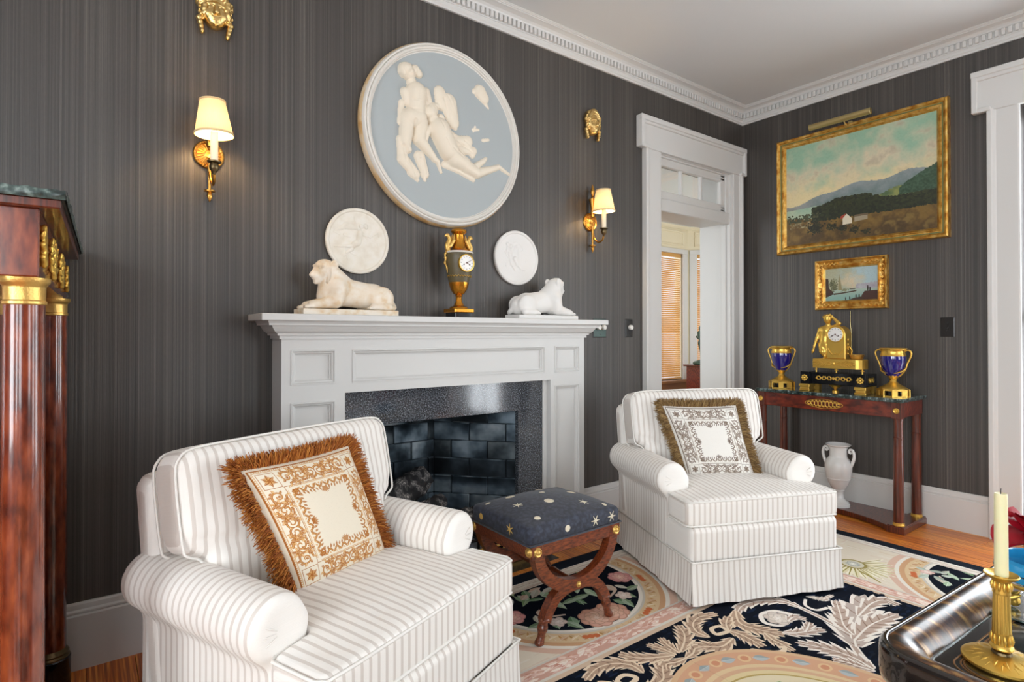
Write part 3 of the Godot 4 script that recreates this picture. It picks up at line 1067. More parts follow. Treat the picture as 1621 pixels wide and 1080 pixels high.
func build_fireplace() -> void:
	var m := thing("fireplace_mantel", "white painted wooden mantelpiece with recessed panels around the black granite fireplace", "mantelpiece")
	var panels := [[-3.746, -3.558, 1.030, 1.176], [-3.472, -2.320, 1.028, 1.174], [-2.238, -2.043, 1.026, 1.175], [-3.746, -3.558, 0.16, 0.946], [-2.238, -2.043, 0.16, 0.942]]
	var zf := 0.148
	var holes := panels.duplicate()
	holes.append([-3.512, -2.272, 0.0, 0.981])
	var names := ["pilaster", "frieze", "pilaster"]
	var spans := [[-3.789, -3.512], [-3.512, -2.272], [-2.272, -2.0]]
	for k in 3:
		var b := B.new()
		var inside := []
		for h in holes:
			if h[0] >= spans[k][0] - 0.001 and h[1] <= spans[k][1] + 0.001:
				inside.append(h)
		for r in wall_with_holes(spans[k][0], spans[k][1], 1.236, inside):
			b.bar(Vector3(r[0], r[2], zf - 0.02), Vector3(r[1], r[3], zf))
		for r in wall_with_holes(spans[k][0], spans[k][1], 1.236, [holes[-1]] if k == 1 else []):
			b.bar(Vector3(r[0], r[2], 0.0), Vector3(r[1], r[3], zf - 0.02))
		part(names[k], b.done(), M.mantel, m)
	for h in panels:
		var b := B.new()
		frame_mould(b, h[0], h[1], h[2], h[3], zf, prof([-0.004, 0.0, -0.003, 0.004, 0.002, 0.004, 0.005, -0.003, 0.012, -0.006, 0.016, -0.013, 0.021, -0.015, 0.021, -0.02]))
		part("panel_moulding", b.done(), M.mantel, m)
	# shelf and its bed moulding, returned at both ends
	part("shelf", bar_mesh(Vector3(-3.891, 1.306, 0.0), Vector3(-1.886, 1.335, 0.246), 0.0025), M.mantel, m)
	var bed := B.new()
	var pr := prof([0.0, 1.228, 0.010, 1.228, 0.010, 1.243, 0.020, 1.243, 0.022, 1.252, 0.028, 1.256, 0.036, 1.262, 0.046, 1.276, 0.052, 1.287, 0.066, 1.287, 0.066, 1.294, 0.072, 1.306])
	bed.mould([[Vector3(-3.789, 0, 0.0), Vector3(-1, 0, 0), Vector3.UP], [Vector3(-3.789, 0, zf), Vector3(-1, 0, 1), Vector3.UP], [Vector3(-2.0, 0, zf), Vector3(1, 0, 1), Vector3.UP], [Vector3(-2.0, 0, 0.0), Vector3(1, 0, 0), Vector3.UP]], pr)
	part("bed_moulding", bed.done(), M.mantel, m)
	part("plinth", bar_mesh(Vector3(-3.795, 0, 0.0), Vector3(-3.512, 0.13, 0.156), 0.003), M.mantel, m)
	part("plinth", bar_mesh(Vector3(-2.272, 0, 0.0), Vector3(-1.994, 0.13, 0.156), 0.003), M.mantel, m)
	# slip between wood and stone
	var slip := B.new()
	slip.bar(Vector3(-2.300, 0, 0.09), Vector3(-2.272, 0.981, 0.118), 0.004)
	slip.bar(Vector3(-3.512, 0, 0.09), Vector3(-3.496, 0.981, 0.118), 0.004)
	part("slip", slip.done(), M.mantel, m)
	var g := thing("granite_surround", "polished speckled black granite surround framing the firebox", "fireplace surround")
	part("header_slab", bar_mesh(Vector3(-3.500, 0.812, 0.072), Vector3(-2.298, 0.981, 0.104), 0.001), M.granite, g)
	part("jamb_slab", bar_mesh(Vector3(-3.500, 0.0, 0.072), Vector3(-3.355, 0.811, 0.104), 0.001), M.granite, g)
	part("jamb_slab", bar_mesh(Vector3(-2.477, 0.0, 0.072), Vector3(-2.298, 0.811, 0.104), 0.001), M.granite, g)
	# firebox of sooty bricks: back, two covings, floor and throat
	var fb := struct_node("wall_firebox")
	var rng := RandomNumberGenerator.new()
	rng.seed = 14
	var planes := [[Vector3(-3.28, 0, -0.30), Vector3(-2.80, 0, -0.30)], [Vector3(-2.80, 0, -0.30), Vector3(-2.470, 0, 0.072)], [Vector3(-3.36, 0, 0.072), Vector3(-3.28, 0, -0.30)]]
	var shapes := {}
	for pl in planes:
		var dir: Vector3 = (pl[1] - pl[0]).normalized()
		var len: float = (pl[1] - pl[0]).length()
		var back := Vector3(dir.z, 0, -dir.x)
		var basis := Basis(dir, Vector3.UP, -back)
		var o := part("mortar", box_mesh(Vector3(len + 0.02, 0.95, 0.02)), M.mortar, fb)
		o.transform = Transform3D(basis, (pl[0] + pl[1]) * 0.5 + back * 0.016 + Vector3.UP * 0.47)
		for row in 9:
			var y := 0.004 + row * 0.104
			var s := -0.11 if row % 2 else 0.0
			while s < len - 0.01:
				var a := maxf(s, 0.0)
				var e := minf(s + 0.22, len)
				s += 0.22
				if e - a < 0.03:
					continue
				var w := snappedf(e - a - 0.004, 0.005)
				if not shapes.has(w):
					shapes[w] = box_mesh(Vector3(w, 0.100, 0.03), 0.003)
				var br := part("brick", shapes[w], M.brick[rng.randi() % 3], fb)
				br.transform = Transform3D(basis, pl[0] + dir * ((a + e) * 0.5) + back * (0.008 + rng.randf() * 0.004) + Vector3.UP * (y + 0.05))
	part("throat", bar_mesh(Vector3(-3.5, 0.93, -0.34), Vector3(-2.3, 0.97, 0.07)), M.soot, fb)
	part("hearth_floor", bar_mesh(Vector3(-3.5, -0.02, -0.34), Vector3(-2.3, 0.003, 0.075)), M.soot, fb)
	# logs, ash and grate
	var gr := thing("fire_grate", "black iron fire grate standing inside the sooty firebox", "grate", Vector3(-2.92, 0.003, -0.08))
	for k in 6:
		part("bar", rows_tube([Vector3(-0.25 + k * 0.1, 0.10, -0.12), Vector3(-0.25 + k * 0.1, 0.09, 0.10), Vector3(-0.25 + k * 0.1, 0.16, 0.12)], 0.008, 6), M.black_metal, gr)
	for zz in [-0.09, 0.08]:
		part("rail", rows_tube([Vector3(-0.28, 0.085, zz), Vector3(0.28, 0.085, zz)], 0.008, 6), M.black_metal, gr)
		for xx in [-0.24, 0.24]:
			part("leg", rows_tube([Vector3(xx, 0, zz), Vector3(xx, 0.09, zz)], 0.008, 6), M.black_metal, gr)
	log_at("charred_log", "thick charred log with white ash leaning up toward the firebox back", on_z(600, 806, 0.0) , on_z(667, 759, -0.16), 0.083, 1)
	log_at("charred_log", "short charred log lying across the grate below the thick log", on_z(648, 822, 0.03), on_z(700, 792, -0.02), 0.045, 2)
	log_at("charred_log", "thin charred log at the right of the grate half buried in ash", on_z(705, 822, -0.02), on_z(775, 808, -0.08), 0.042, 3)
	var ash := Blob.new(Vector3(-3.3, 0.0, -0.28), Vector3(-2.55, 0.16, 0.06), 0.018)
	for k in 16:
		ash.ball(Vector3(-3.2 + rng.randf() * 0.5, 0.01, -0.24 + rng.randf() * 0.24), Vector3(0.12, 0.05 + rng.randf() * 0.05, 0.07), 0.04)
	ash.ball(Vector3(-2.80, 0.02, -0.16), Vector3(0.15, 0.12, 0.08), 0.04)
	ash.floor_at(0.003)
	var as_ := part("ash_heap", ash.mesh(), M.ash, self)
	as_.set_meta("kind", "stuff")
	tag(as_, "grey wood ash heaped on the firebox floor", "ash")
	# hearth
	var h := thing("hearth_slab", "flat dark slate hearth slab with a wooden border in front of the firebox", "hearth")
	part("slate", bar_mesh(Vector3(-3.47, 0.0, 0.10), Vector3(-2.352, 0.010, 0.318), 0.002), M.slate, h)
	part("border", bar_mesh(Vector3(-3.50, 0.0, 0.318), Vector3(-2.322, 0.011, 0.352), 0.002), M.plank[3], h)
	part("border", bar_mesh(Vector3(-2.352, 0.0, 0.156), Vector3(-2.322, 0.011, 0.318), 0.002), M.plank[1], h)
	# pierced brass fender
	var f := thing("brass_fender", "low pierced brass fender standing on the slate hearth", "fender", Vector3(-2.93, 0.010, 0.20))
	part("base_rail", bar_mesh(Vector3(-0.50, 0, -0.012), Vector3(0.50, 0.028, 0.012), 0.004), M.gold_leaf, f)
	part("top_rail", bar_mesh(Vector3(-0.50, 0.104, -0.008), Vector3(0.50, 0.114, 0.008), 0.003), M.gold_leaf, f)
	var ring := B.new()
	var pts := []
	for k in 17:
		pts.append(Vector3(cos(TAU * k / 16) * 0.034, sin(TAU * k / 16) * 0.034, 0))
	ring.tube(pts, 0.005, 6, false)
	for k in 4:
		var a := TAU * (k + 0.5) / 4
		ring.tube([Vector3(0, 0, 0), Vector3(cos(a) * 0.034, sin(a) * 0.034, 0)], 0.004, 5)
	ring.lathe(prof([0.0, -0.006, 0.011, -0.004, 0.011, 0.004, 0.0, 0.006]), 8, Vector3.ZERO, Basis(Vector3.RIGHT, PI / 2))
	var rm := ring.done()
	for k in 13:
		part("pierced_ring", rm, M.gold_leaf, f, Vector3(-0.456 + 0.076 * k, 0.066, 0))
	for xx in [-0.5, 0.5]:
		part("end_rail", bar_mesh(Vector3(xx - 0.01, 0, -0.095), Vector3(xx + 0.01, 0.11, -0.012), 0.003), M.gold_leaf, f)
		part("finial", lathe_mesh([0.0, 0.105, 0.014, 0.105, 0.012, 0.118, 0.016, 0.128, 0.010, 0.142, 0.0, 0.146], 12), M.gold_leaf, f, Vector3(xx, 0, 0))

func log_at(called: String, label: String, a: Vector3, c: Vector3, r: float, seed_: int) -> void:
	var n := FastNoiseLite.new()
	n.seed = seed_
	n.frequency = 14.0
	var o := thing(called, label, "log", (a + c) * 0.5, 0.0, "logs in the firebox")
	var mid := (a + c) * 0.5
	var dir := (c - a)
	var side := dir.cross(Vector3.UP).normalized()
	var up := side.cross(dir).normalized()
	var rows := []
	var b := B.new()
	for i in 15:
		var row := []
		var t := i / 14.0
		for s in 20:
			var ang := TAU * s / 20
			var q := side * cos(ang) + up * sin(ang)
			var p := a + dir * t - mid
			var rr := r * (1.0 - 0.12 * t) * (1.0 + 0.35 * n.get_noise_3dv((p + q * r) * 3.0 + Vector3(seed_, 0, 0)))
			row.append(p + q * rr)
		rows.append(row)
	b.sheet(rows, true)
	part("bark", b.done(), M.char, o)
	b = B.new()
	b.fan(rows[-1], c - mid + dir.normalized() * 0.006, true)
	b.fan(rows[0], a - mid - dir.normalized() * 0.006)
	part("cut_end", b.done(), M.char, o)

# ---------------------------------------------------------------- things on the fireplace wall
# low relief: tapered strokes [x, y, x, y, radius, radius] raised over a plane, heights in the plane's metres
func relief_mesh(strokes: Array, cell: float, flat: float, blend: float) -> ArrayMesh:
	var lo := Vector2(1e9, 1e9)
	var hi := Vector2(-1e9, -1e9)
	for s in strokes:
		var r := Vector2.ONE * (maxf(s[4], s[5]) + cell * 2)
		lo = lo.min(Vector2(s[0], s[1]) - r).min(Vector2(s[2], s[3]) - r)
		hi = hi.max(Vector2(s[0], s[1]) + r).max(Vector2(s[2], s[3]) + r)
	var w := int((hi.x - lo.x) / cell) + 1
	var h := int((hi.y - lo.y) / cell) + 1
	var g := PackedFloat32Array()
	g.resize(w * h)
	for s in strokes:
		var a := Vector2(s[0], s[1])
		var c := Vector2(s[2], s[3])
		var ab := c - a
		var l2 := maxf(ab.length_squared(), 1e-12)
		var rm := maxf(s[4], s[5])
		var i0 := ((a.min(c) - Vector2(rm, rm) - lo) / cell).floor()
		var i1 := ((a.max(c) + Vector2(rm, rm) - lo) / cell).ceil()
		for y in range(maxi(0, int(i0.y)), mini(h, int(i1.y) + 1)):
			for x in range(maxi(0, int(i0.x)), mini(w, int(i1.x) + 1)):
				var p := lo + Vector2(x, y) * cell - a
				var t := clampf(p.dot(ab) / l2, 0.0, 1.0)
				var r: float = lerpf(s[4], s[5], t)
				var d := (p - ab * t).length()
				if d < r and s.size() > 6 and s[6] < 0.0:
					g[y * w + x] = maxf(g[y * w + x] + s[6] * sqrt(r * r - d * d), minf(g[y * w + x], 0.0012))
				elif d < r:
					var e: float = sqrt(r * r - d * d) * flat * (s[6] if s.size() > 6 else 1.0)
					var o := g[y * w + x]
					var m := maxf(blend - absf(o - e), 0.0) / blend
					g[y * w + x] = maxf(o, e) + (m * m * blend * 0.2 if o > 0 else 0.0)
	var b := B.new()
	var ids := {}
	for y in h - 1:
		for x in w - 1:
			var q := [y * w + x, y * w + x + 1, (y + 1) * w + x + 1, (y + 1) * w + x]
			if g[q[0]] <= 0 and g[q[1]] <= 0 and g[q[2]] <= 0 and g[q[3]] <= 0:
				continue
			for k in 4:
				if not ids.has(q[k]):
					ids[q[k]] = b.v.size()
					var pp := lo + Vector2(q[k] % w, q[k] / w) * cell
					b.v.append(Vector3(pp.x, pp.y, g[q[k]]))
					b.uv.append(Vector2.ZERO)
			for k in [0, 2, 1, 0, 3, 2]:
				b.idx.append(ids[q[k]])
	return b.done()

# strokes traced on a zoomed view of the photograph, carried onto the plane z of the north wall about a centre
func traced(raw: Array, x0: float, y0: float, zoom: float, z: float, centre: Vector2, squeeze := 1.0) -> Array:
	var out := []
	for s in raw:
		var a := on_z(x0 + s[0] / zoom, y0 + s[1] / zoom, z)
		var c := on_z(x0 + s[2] / zoom, y0 + s[3] / zoom, z)
		var u := on_z(x0 + s[0] / zoom, y0 + (s[1] - 1.0) / zoom, z)
		var k := (u - a).length() * squeeze
		var e := [a.x - centre.x, a.y - centre.y, c.x - centre.x, c.y - centre.y, s[4] * k, s[5] * k]
		if s.size() > 6:
			e.append(s[6])
		out.append(e)
	return out

func build_wall_things() -> void:
	# large roundel
	var c := Vector2(-2.907, 2.312)
	var md := thing("roundel", "large round blue-grey relief roundel of two embracing figures above the mantel", "wall relief", Vector3(c.x, c.y, 0))
	var turn := Basis(Vector3.RIGHT, PI / 2)
	var b := B.new()
	b.lathe(prof([0.43, 0.0, 0.487, 0.0, 0.489, 0.006, 0.489, 0.028, 0.484, 0.036, 0.482, 0.040]), 96, Vector3.ZERO, turn)
	part("outer_rim", b.done(), M.rim_gilt, md)
	b = B.new()
	b.lathe(prof([0.482, 0.040, 0.480, 0.050, 0.474, 0.058, 0.468, 0.058, 0.464, 0.052, 0.462, 0.060, 0.456, 0.064, 0.450, 0.060, 0.449, 0.052, 0.443, 0.052, 0.440, 0.042, 0.436, 0.040]), 96, Vector3.ZERO, turn)
	part("inner_rim", b.done(), M.rim_white, md)
	b = B.new()
	b.lathe(prof([0.0, 0.040, 0.2, 0.040, 0.438, 0.040]), 96, Vector3.ZERO, turn)
	part("ground", b.done(), M.jasper, md)
	var fig := [[340, 235, 350, 245, 46, 40], [385, 232, 405, 250, 30, 22], [365, 280, 372, 310, 26, 30], [335, 345, 350, 400, 27, 24], [350, 400, 395, 340, 22, 16], [395, 330, 397, 315, 17, 13], [440, 345, 455, 390, 26, 22], [390, 350, 390, 440, 58, 48], [360, 480, 400, 480, 55, 50], [345, 500, 335, 600, 42, 34],
		[330, 600, 350, 640, 30, 22], [415, 500, 405, 590, 40, 36], [405, 590, 480, 680, 36, 20], [485, 690, 505, 705, 18, 14], [505, 705, 522, 760, 14, 8],
		[462, 450, 470, 440, 42, 38], [440, 410, 500, 420, 22, 18], [480, 490, 500, 520, 34, 40], [510, 540, 560, 650, 62, 58], [520, 480, 540, 550, 22, 18], [545, 545, 610, 585, 20, 14], [480, 520, 440, 560, 26, 22], [440, 560, 430, 620, 24, 18],
		[515, 345, 530, 400, 34, 44, 0.5], [560, 400, 585, 500, 50, 36, 0.5], [580, 470, 595, 530, 30, 14, 0.5], [580, 600, 660, 600, 30, 30, 0.6], [650, 610, 685, 670, 30, 18, 0.6], [570, 640, 690, 650, 26, 22, 0.6],
		[590, 690, 640, 720, 52, 42], [640, 725, 705, 765, 40, 30], [705, 768, 820, 735, 26, 14], [820, 732, 875, 772, 12, 7], [680, 745, 740, 705, 20, 14], [740, 705, 755, 690, 14, 9], [540, 720, 620, 750, 18, 22, 0.6], [620, 750, 690, 800, 22, 12, 0.6],
		[312, 590, 325, 690, 24, 30, 0.7], [325, 690, 390, 770, 34, 26, 0.7], [410, 680, 440, 770, 32, 22, 0.7], [365, 760, 400, 800, 22, 10, 0.7], [430, 770, 440, 800, 18, 9, 0.7], [318, 400, 308, 500, 18, 14, 0.7],
		[725, 345, 745, 375, 38, 30, 0.5], [695, 340, 720, 330, 14, 12, 0.5], [750, 400, 768, 428, 12, 5, 0.5], [690, 540, 718, 540, 9, 6, 0.5], [700, 525, 690, 552, 6, 3, 0.5], [740, 595, 768, 592, 9, 7, 0.5],
		[318, 225, 332, 262, 5, 4, -0.8], [340, 250, 352, 248, 4, 4, -0.7], [338, 268, 350, 272, 4, 3, -0.7], [372, 225, 378, 262, 5, 4, -0.7], [385, 218, 395, 250, 4, 4, -0.6], [362, 390, 402, 402, 6, 4, -0.5], [390, 345, 392, 430, 5, 4, -0.35], [365, 440, 420, 446, 6, 5, -0.5], [372, 500, 378, 600, 9, 6, -0.8],
		[440, 455, 452, 462, 5, 4, -0.7], [470, 420, 492, 452, 5, 4, -0.7], [455, 425, 472, 408, 4, 4, -0.6], [500, 500, 520, 560, 6, 4, -0.6], [525, 590, 560, 660, 6, 4, -0.4], [560, 640, 620, 690, 7, 5, -0.5], [530, 380, 560, 480, 6, 4, -0.5], [548, 360, 590, 470, 5, 4, -0.45], [570, 370, 606, 460, 5, 4, -0.4], [600, 600, 680, 660, 6, 4, -0.6], [590, 625, 660, 680, 5, 4, -0.6], [640, 600, 690, 640, 5, 3, -0.5],
		[318, 620, 340, 720, 6, 4, -0.6], [340, 640, 380, 780, 6, 4, -0.6], [350, 700, 400, 790, 5, 4, -0.6], [410, 690, 425, 780, 6, 4, -0.6], [430, 690, 445, 770, 5, 4, -0.6], [640, 735, 700, 770, 5, 4, -0.3], [600, 745, 680, 790, 5, 3, -0.5]]
	part("figures", relief_mesh(traced(fig, 540, 40, 3.274, 0.05, c), 0.0032, 0.95, 0.004), M.relief_cream, md, Vector3(0, 0, 0.0395))
	# two small plaques
	var p1 := [[610, 420, 590, 560, 42, 36], [622, 330, 628, 345, 32, 28], [685, 330, 690, 345, 34, 28], [580, 375, 545, 300, 16, 13], [545, 300, 528, 205, 13, 8], [540, 340, 420, 320, 40, 50, 0.4], [420, 320, 260, 380, 46, 14, 0.4], [250, 400, 330, 440, 10, 12, 0.5], [400, 440, 470, 470, 26, 18, 0.5], [560, 560, 520, 590, 46, 40], [520, 600, 420, 600, 34, 24], [420, 600, 260, 605, 20, 9], [500, 640, 420, 690, 26, 20], [400, 660, 390, 740, 18, 12, 0.6], [420, 700, 440, 780, 20, 10, 0.6], [480, 690, 580, 740, 14, 7, 0.6], [650, 450, 750, 490, 18, 12], [750, 490, 850, 430, 11, 8], [860, 430, 870, 480, 14, 10], [690, 490, 850, 565, 12, 8, 0.6], [850, 570, 860, 620, 12, 6, 0.6]]
	var p2 := [[300, 320, 305, 340, 34, 28], [355, 350, 358, 365, 26, 22], [300, 390, 290, 440, 30, 26], [260, 440, 300, 530, 14, 12], [300, 480, 340, 500, 14, 10], [330, 420, 350, 540, 40, 36], [400, 340, 450, 310, 30, 26, 0.5], [450, 310, 520, 400, 26, 40, 0.4], [440, 420, 460, 600, 50, 40, 0.45], [350, 560, 370, 650, 40, 34], [370, 650, 420, 750, 28, 18], [420, 560, 450, 640, 40, 34], [450, 660, 520, 740, 26, 14], [530, 740, 600, 760, 12, 8], [590, 600, 600, 640, 10, 8, 0.6], [280, 650, 320, 620, 20, 14, 0.6], [270, 660, 290, 700, 16, 8, 0.6], [500, 790, 470, 800, 8, 6, 0.6]]
	var spots := [[Vector2(-3.396, 1.704), p1, 500, 320, 8.64, "round cream plaster plaque of a flying winged figure above the cream lion", M.bisque], [Vector2(-2.42, 1.70), p2, 775, 355, 10.29, "round white plaster plaque of a hovering figure above the white lion", M.plaster]]
	for s in spots:
		var o := thing("plaster_plaque", s[5], "wall plaque", Vector3(s[0].x, s[0].y, 0), 0.0, "round plaster plaques over the mantel")
		b = B.new()
		b.lathe(prof([0.0, 0.016, 0.08, 0.016, 0.142, 0.016, 0.147, 0.0215, 0.155, 0.0225, 0.160, 0.019, 0.161, 0.012, 0.158, 0.0, 0.0, 0.0]), 72, Vector3.ZERO, turn)
		part("disc", b.done(), s[6], o)
		part("figures", relief_mesh(traced(s[1], s[2], s[3], s[4], 0.02, s[0]), 0.002, 0.75, 0.002), s[6], o, Vector3(0, 0, 0.0155))
	# gilt masks
	var face := mask_mesh()
	for s in [[Vector3(-4.028, 2.612, 0), "gilded classical face mask mounted above the sconce over the left armchair"], [Vector3(-1.795, 2.632, 0), "gilded classical face mask mounted above the sconce beside the doorway"]]:
		var o := thing("gilt_mask", s[1], "wall mask", s[0], 0.0, "gilded face masks on the fireplace wall")
		part("face", face[0], M.mask_gold, o)
		part("hair", face[1], M.mask_gold, o)
	# sconces
	sconce(Vector3(-4.047, 2.005, 0), "lit brass wall sconce with pleated cream shade above the left armchair")
	sconce(Vector3(-1.806, 1.985, 0), "lit brass wall sconce with pleated cream shade beside the doorway")
	# switch plates
	switch_plate(on_z(948.5, 519.5, 0.0), 0.124, [-0.024, 0.024], M.switch_green, "green-black switch plate with two white knobs behind the mantel shelf end", "knob")
	switch_plate(on_z(995, 519.5, 0.0), 0.078, [0.0], M.switch_black, "black switch plate with one white dimmer knob beside the doorway", "knob")

func switch_plate(at: Vector3, w: float, knobs: Array, m: Material, label: String, what: String) -> void:
	var o := thing("switch_plate", label, "light switch", at)
	part("frame", bar_mesh(Vector3(-w / 2, -0.063, 0), Vector3(w / 2, 0.063, 0.005), 0.002), M.switch_black, o)
	part("plate", bar_mesh(Vector3(-w / 2 + 0.004, -0.059, 0.004), Vector3(w / 2 - 0.004, 0.059, 0.008), 0.002), m, o)
	var b := B.new()
	b.lathe(prof([0.0, 0.034, 0.014, 0.033, 0.017, 0.029, 0.018, 0.016, 0.014, 0.008, 0.0, 0.008]), 20, Vector3.ZERO, Basis(Vector3.RIGHT, PI / 2))
	var km := b.done()
	for x in knobs:
		part("knob", km, M.knob, o, Vector3(x, 0.004, 0))
	b = B.new()
	b.lathe(prof([0.0, 0.0095, 0.003, 0.0095, 0.0035, 0.008]), 10, Vector3.ZERO, Basis(Vector3.RIGHT, PI / 2))
	var sm := b.done()
	for y in [-0.042, 0.042]:
		part("screw", sm, M.black_metal, o, Vector3(0, y, 0))

func mask_mesh() -> Array:
	var f := Blob.new(Vector3(-0.07, -0.1, 0.0), Vector3(0.07, 0.1, 0.09), 0.0042)
	f.ball(Vector3(0, -0.012, 0.014), Vector3(0.046, 0.062, 0.042), 0.01)
	f.ball(Vector3(0, -0.048, 0.028), Vector3(0.026, 0.022, 0.022), 0.015)
	f.put(Vector3(0, 0.014, 0.052), Vector3(0, -0.022, 0.064), 0.007, 0.0105, 0.008)
	for s in [-1.0, 1.0]:
		f.ball(Vector3(s * 0.0085, -0.025, 0.058), Vector3(0.006, 0.005, 0.006), 0.004)
		f.put(Vector3(s * 0.008, 0.016, 0.055), Vector3(s * 0.033, 0.015, 0.044), 0.0055, 0.005, 0.006)
		f.ball(Vector3(s * 0.021, 0.002, 0.058), Vector3(0.0125, 0.0085, 0.010), 0.006, true)
		f.ball(Vector3(s * 0.021, 0.001, 0.047), Vector3(0.010, 0.0065, 0.006), 0.002)
		f.ball(Vector3(s * 0.028, -0.024, 0.040), Vector3(0.015, 0.016, 0.012), 0.012)
	f.put(Vector3(-0.013, -0.0385, 0.052), Vector3(0.013, -0.0385, 0.052), 0.0042, 0.0042, 0.004)
	f.put(Vector3(-0.010, -0.0455, 0.051), Vector3(0.010, -0.0455, 0.051), 0.0048, 0.0048, 0.004)
	f.put(Vector3(-0.014, -0.042, 0.057), Vector3(0.014, -0.042, 0.057), 0.0022, 0.0022, 0.002, Vector3.ONE, true)
	f.ball(Vector3(0, -0.062, 0.043), Vector3(0.011, 0.009, 0.009), 0.006)
	var h := Blob.new(Vector3(-0.085, -0.115, 0.0), Vector3(0.085, 0.105, 0.075), 0.0045)
	var rng := RandomNumberGenerator.new()
	rng.seed = 9
	for k in 17:
		var a := lerpf(-0.75, PI + 0.75, k / 16.0)
		var r := 0.055 + 0.006 * sin(k * 2.1)
		var p := Vector3(cos(a) * r, 0.012 + sin(a) * 0.066, 0.022)
		h.ball(p, Vector3(0.016, 0.015, 0.020), 0.006)
		h.ball(p * Vector3(0.82, 0.86, 1) + Vector3(0, 0.006, 0.016), Vector3(0.012, 0.011, 0.012), 0.004)
		h.ball(p + Vector3(cos(a) * 0.008, sin(a) * 0.008, 0.012), Vector3(0.006, 0.006, 0.009), 0.003, true)
	for s in [-1.0, 1.0]:
		for k in 4:
			h.ball(Vector3(s * (0.060 - 0.004 * k), -0.045 - 0.017 * k, 0.020), Vector3(0.013 - 0.0012 * k, 0.012, 0.016), 0.004)
	h.ball(Vector3(0, 0.030, 0.006), Vector3(0.060, 0.066, 0.036), 0.01)
	h.ball(Vector3(0, 0.082, 0.03), Vector3(0.024, 0.013, 0.018), 0.008)
	return [f.mesh(), h.mesh()]

func sconce(at: Vector3, label: String) -> void:
	var o := thing("wall_sconce", label, "wall light", at, 0.0, "pair of brass sconces on the fireplace wall")
	var turn := Basis(Vector3.RIGHT, PI / 2)
	var b := B.new()
	b.lathe(prof([0.0, 0.016, 0.014, 0.018, 0.022, 0.013, 0.046, 0.009, 0.050, 0.012, 0.056, 0.011, 0.060, 0.006, 0.060, 0.0]), 56, Vector3.ZERO, turn, 0)
	var plate := b.done()
	part("back_plate", plate, M.sconce_brass, o)
	b = B.new()
	for k in 20:
		var a := TAU * k / 20
		b.tube([Vector3(cos(a) * 0.020, sin(a) * 0.020, 0.013), Vector3(cos(a) * 0.045, sin(a) * 0.045, 0.010)], [0.0022, 0.0042], 6)
	for k in 32:
		var a := TAU * k / 32
		b.lathe(prof([0.0, 0.016, 0.0035, 0.0135, 0.0035, 0.008]), 6, Vector3(cos(a) * 0.053, sin(a) * 0.053, 0), turn)
	part("rosette", b.done(), M.sconce_brass, o)
	# torch: flared holder with a flame above, a rod with a drop below
	part("torch", lathe_mesh([0.010, 0.03, 0.014, 0.05, 0.013, 0.085, 0.017, 0.12, 0.024, 0.142, 0.024, 0.147, 0.010, 0.150, 0.007, 0.160, 0.011, 0.165, 0.007, 0.170, 0.014, 0.190, 0.013, 0.205, 0.006, 0.232, 0.0, 0.245], 20), M.sconce_brass, o, Vector3(0, 0, 0.028))
	part("rod", lathe_mesh([0.010, -0.03, 0.008, -0.08, 0.006, -0.150, 0.021, -0.154, 0.021, -0.160, 0.007, -0.164, 0.010, -0.172, 0.011, -0.180, 0.005, -0.196, 0.0, -0.204], 16), M.sconce_brass, o, Vector3(0, 0, 0.028))
	var arm := spline([Vector3(0, -0.065, 0.028), Vector3(0.002, -0.115, 0.045), Vector3(0.003, -0.140, 0.078), Vector3(0.002, -0.132, 0.112), Vector3(0, -0.100, 0.128), Vector3(0, -0.078, 0.130)], 6)
	part("arm", rows_tube(arm, 0.0062, 8), M.sconce_brass, o)
	var cz := 0.13
	part("candle_cup", lathe_mesh([0.0, -0.112, 0.006, -0.110, 0.009, -0.100, 0.017, -0.090, 0.019, -0.078, 0.015, -0.066, 0.026, -0.062, 0.027, -0.057, 0.0, -0.056], 24), M.dark_brass, o, Vector3(0, 0, cz))
	part("candle_sleeve", lathe_mesh([0.0145, -0.057, 0.0145, 0.060, 0.010, 0.062, 0.0, 0.062], 20), M.candle_sleeve, o, Vector3(0, 0, cz))
	part("bulb", lathe_mesh([0.0, 0.062, 0.008, 0.064, 0.014, 0.082, 0.015, 0.095, 0.010, 0.115, 0.003, 0.128, 0.0, 0.130], 16), M.bulb, o, Vector3(0, 0, cz))
	var sh := Node3D.new()
	sh.name = "lamp_shade"
	o.add_child(sh)
	sh.position = Vector3(0, 0.048, cz)
	sh.rotation.z = 0.05
	b = B.new()
	b.lathe(prof([0.071, 0.0, 0.0655, 0.035, 0.059, 0.07, 0.053, 0.105, 0.047, 0.138]), 144, Vector3.ZERO, Basis.IDENTITY, 48, 0.035)
	part("pleated_cloth", b.done(), M.shade, sh)
	b = B.new()
	b.lathe(prof([0.0715, -0.001, 0.0735, 0.0, 0.0725, 0.008, 0.070, 0.008, 0.0715, -0.001]), 48)
	part("bottom_trim", b.done(), M.shade_trim, sh)
	b = B.new()
	b.lathe(prof([0.047, 0.133, 0.0495, 0.133, 0.0488, 0.140, 0.046, 0.140, 0.047, 0.133]), 48)
	part("top_trim", b.done(), M.shade_trim, sh)
	var l := OmniLight3D.new()
	l.name = "sconce_glow"
	l.light_color = Color(1.0, 0.86, 0.66)
	l.light_energy = 0.09
	l.light_size = 0.02
	l.omni_range = 8.0
	l.omni_attenuation = 2.0
	l.shadow_enabled = true
	o.add_child(l, true)
	l.position = Vector3(0, 0.095, cz)

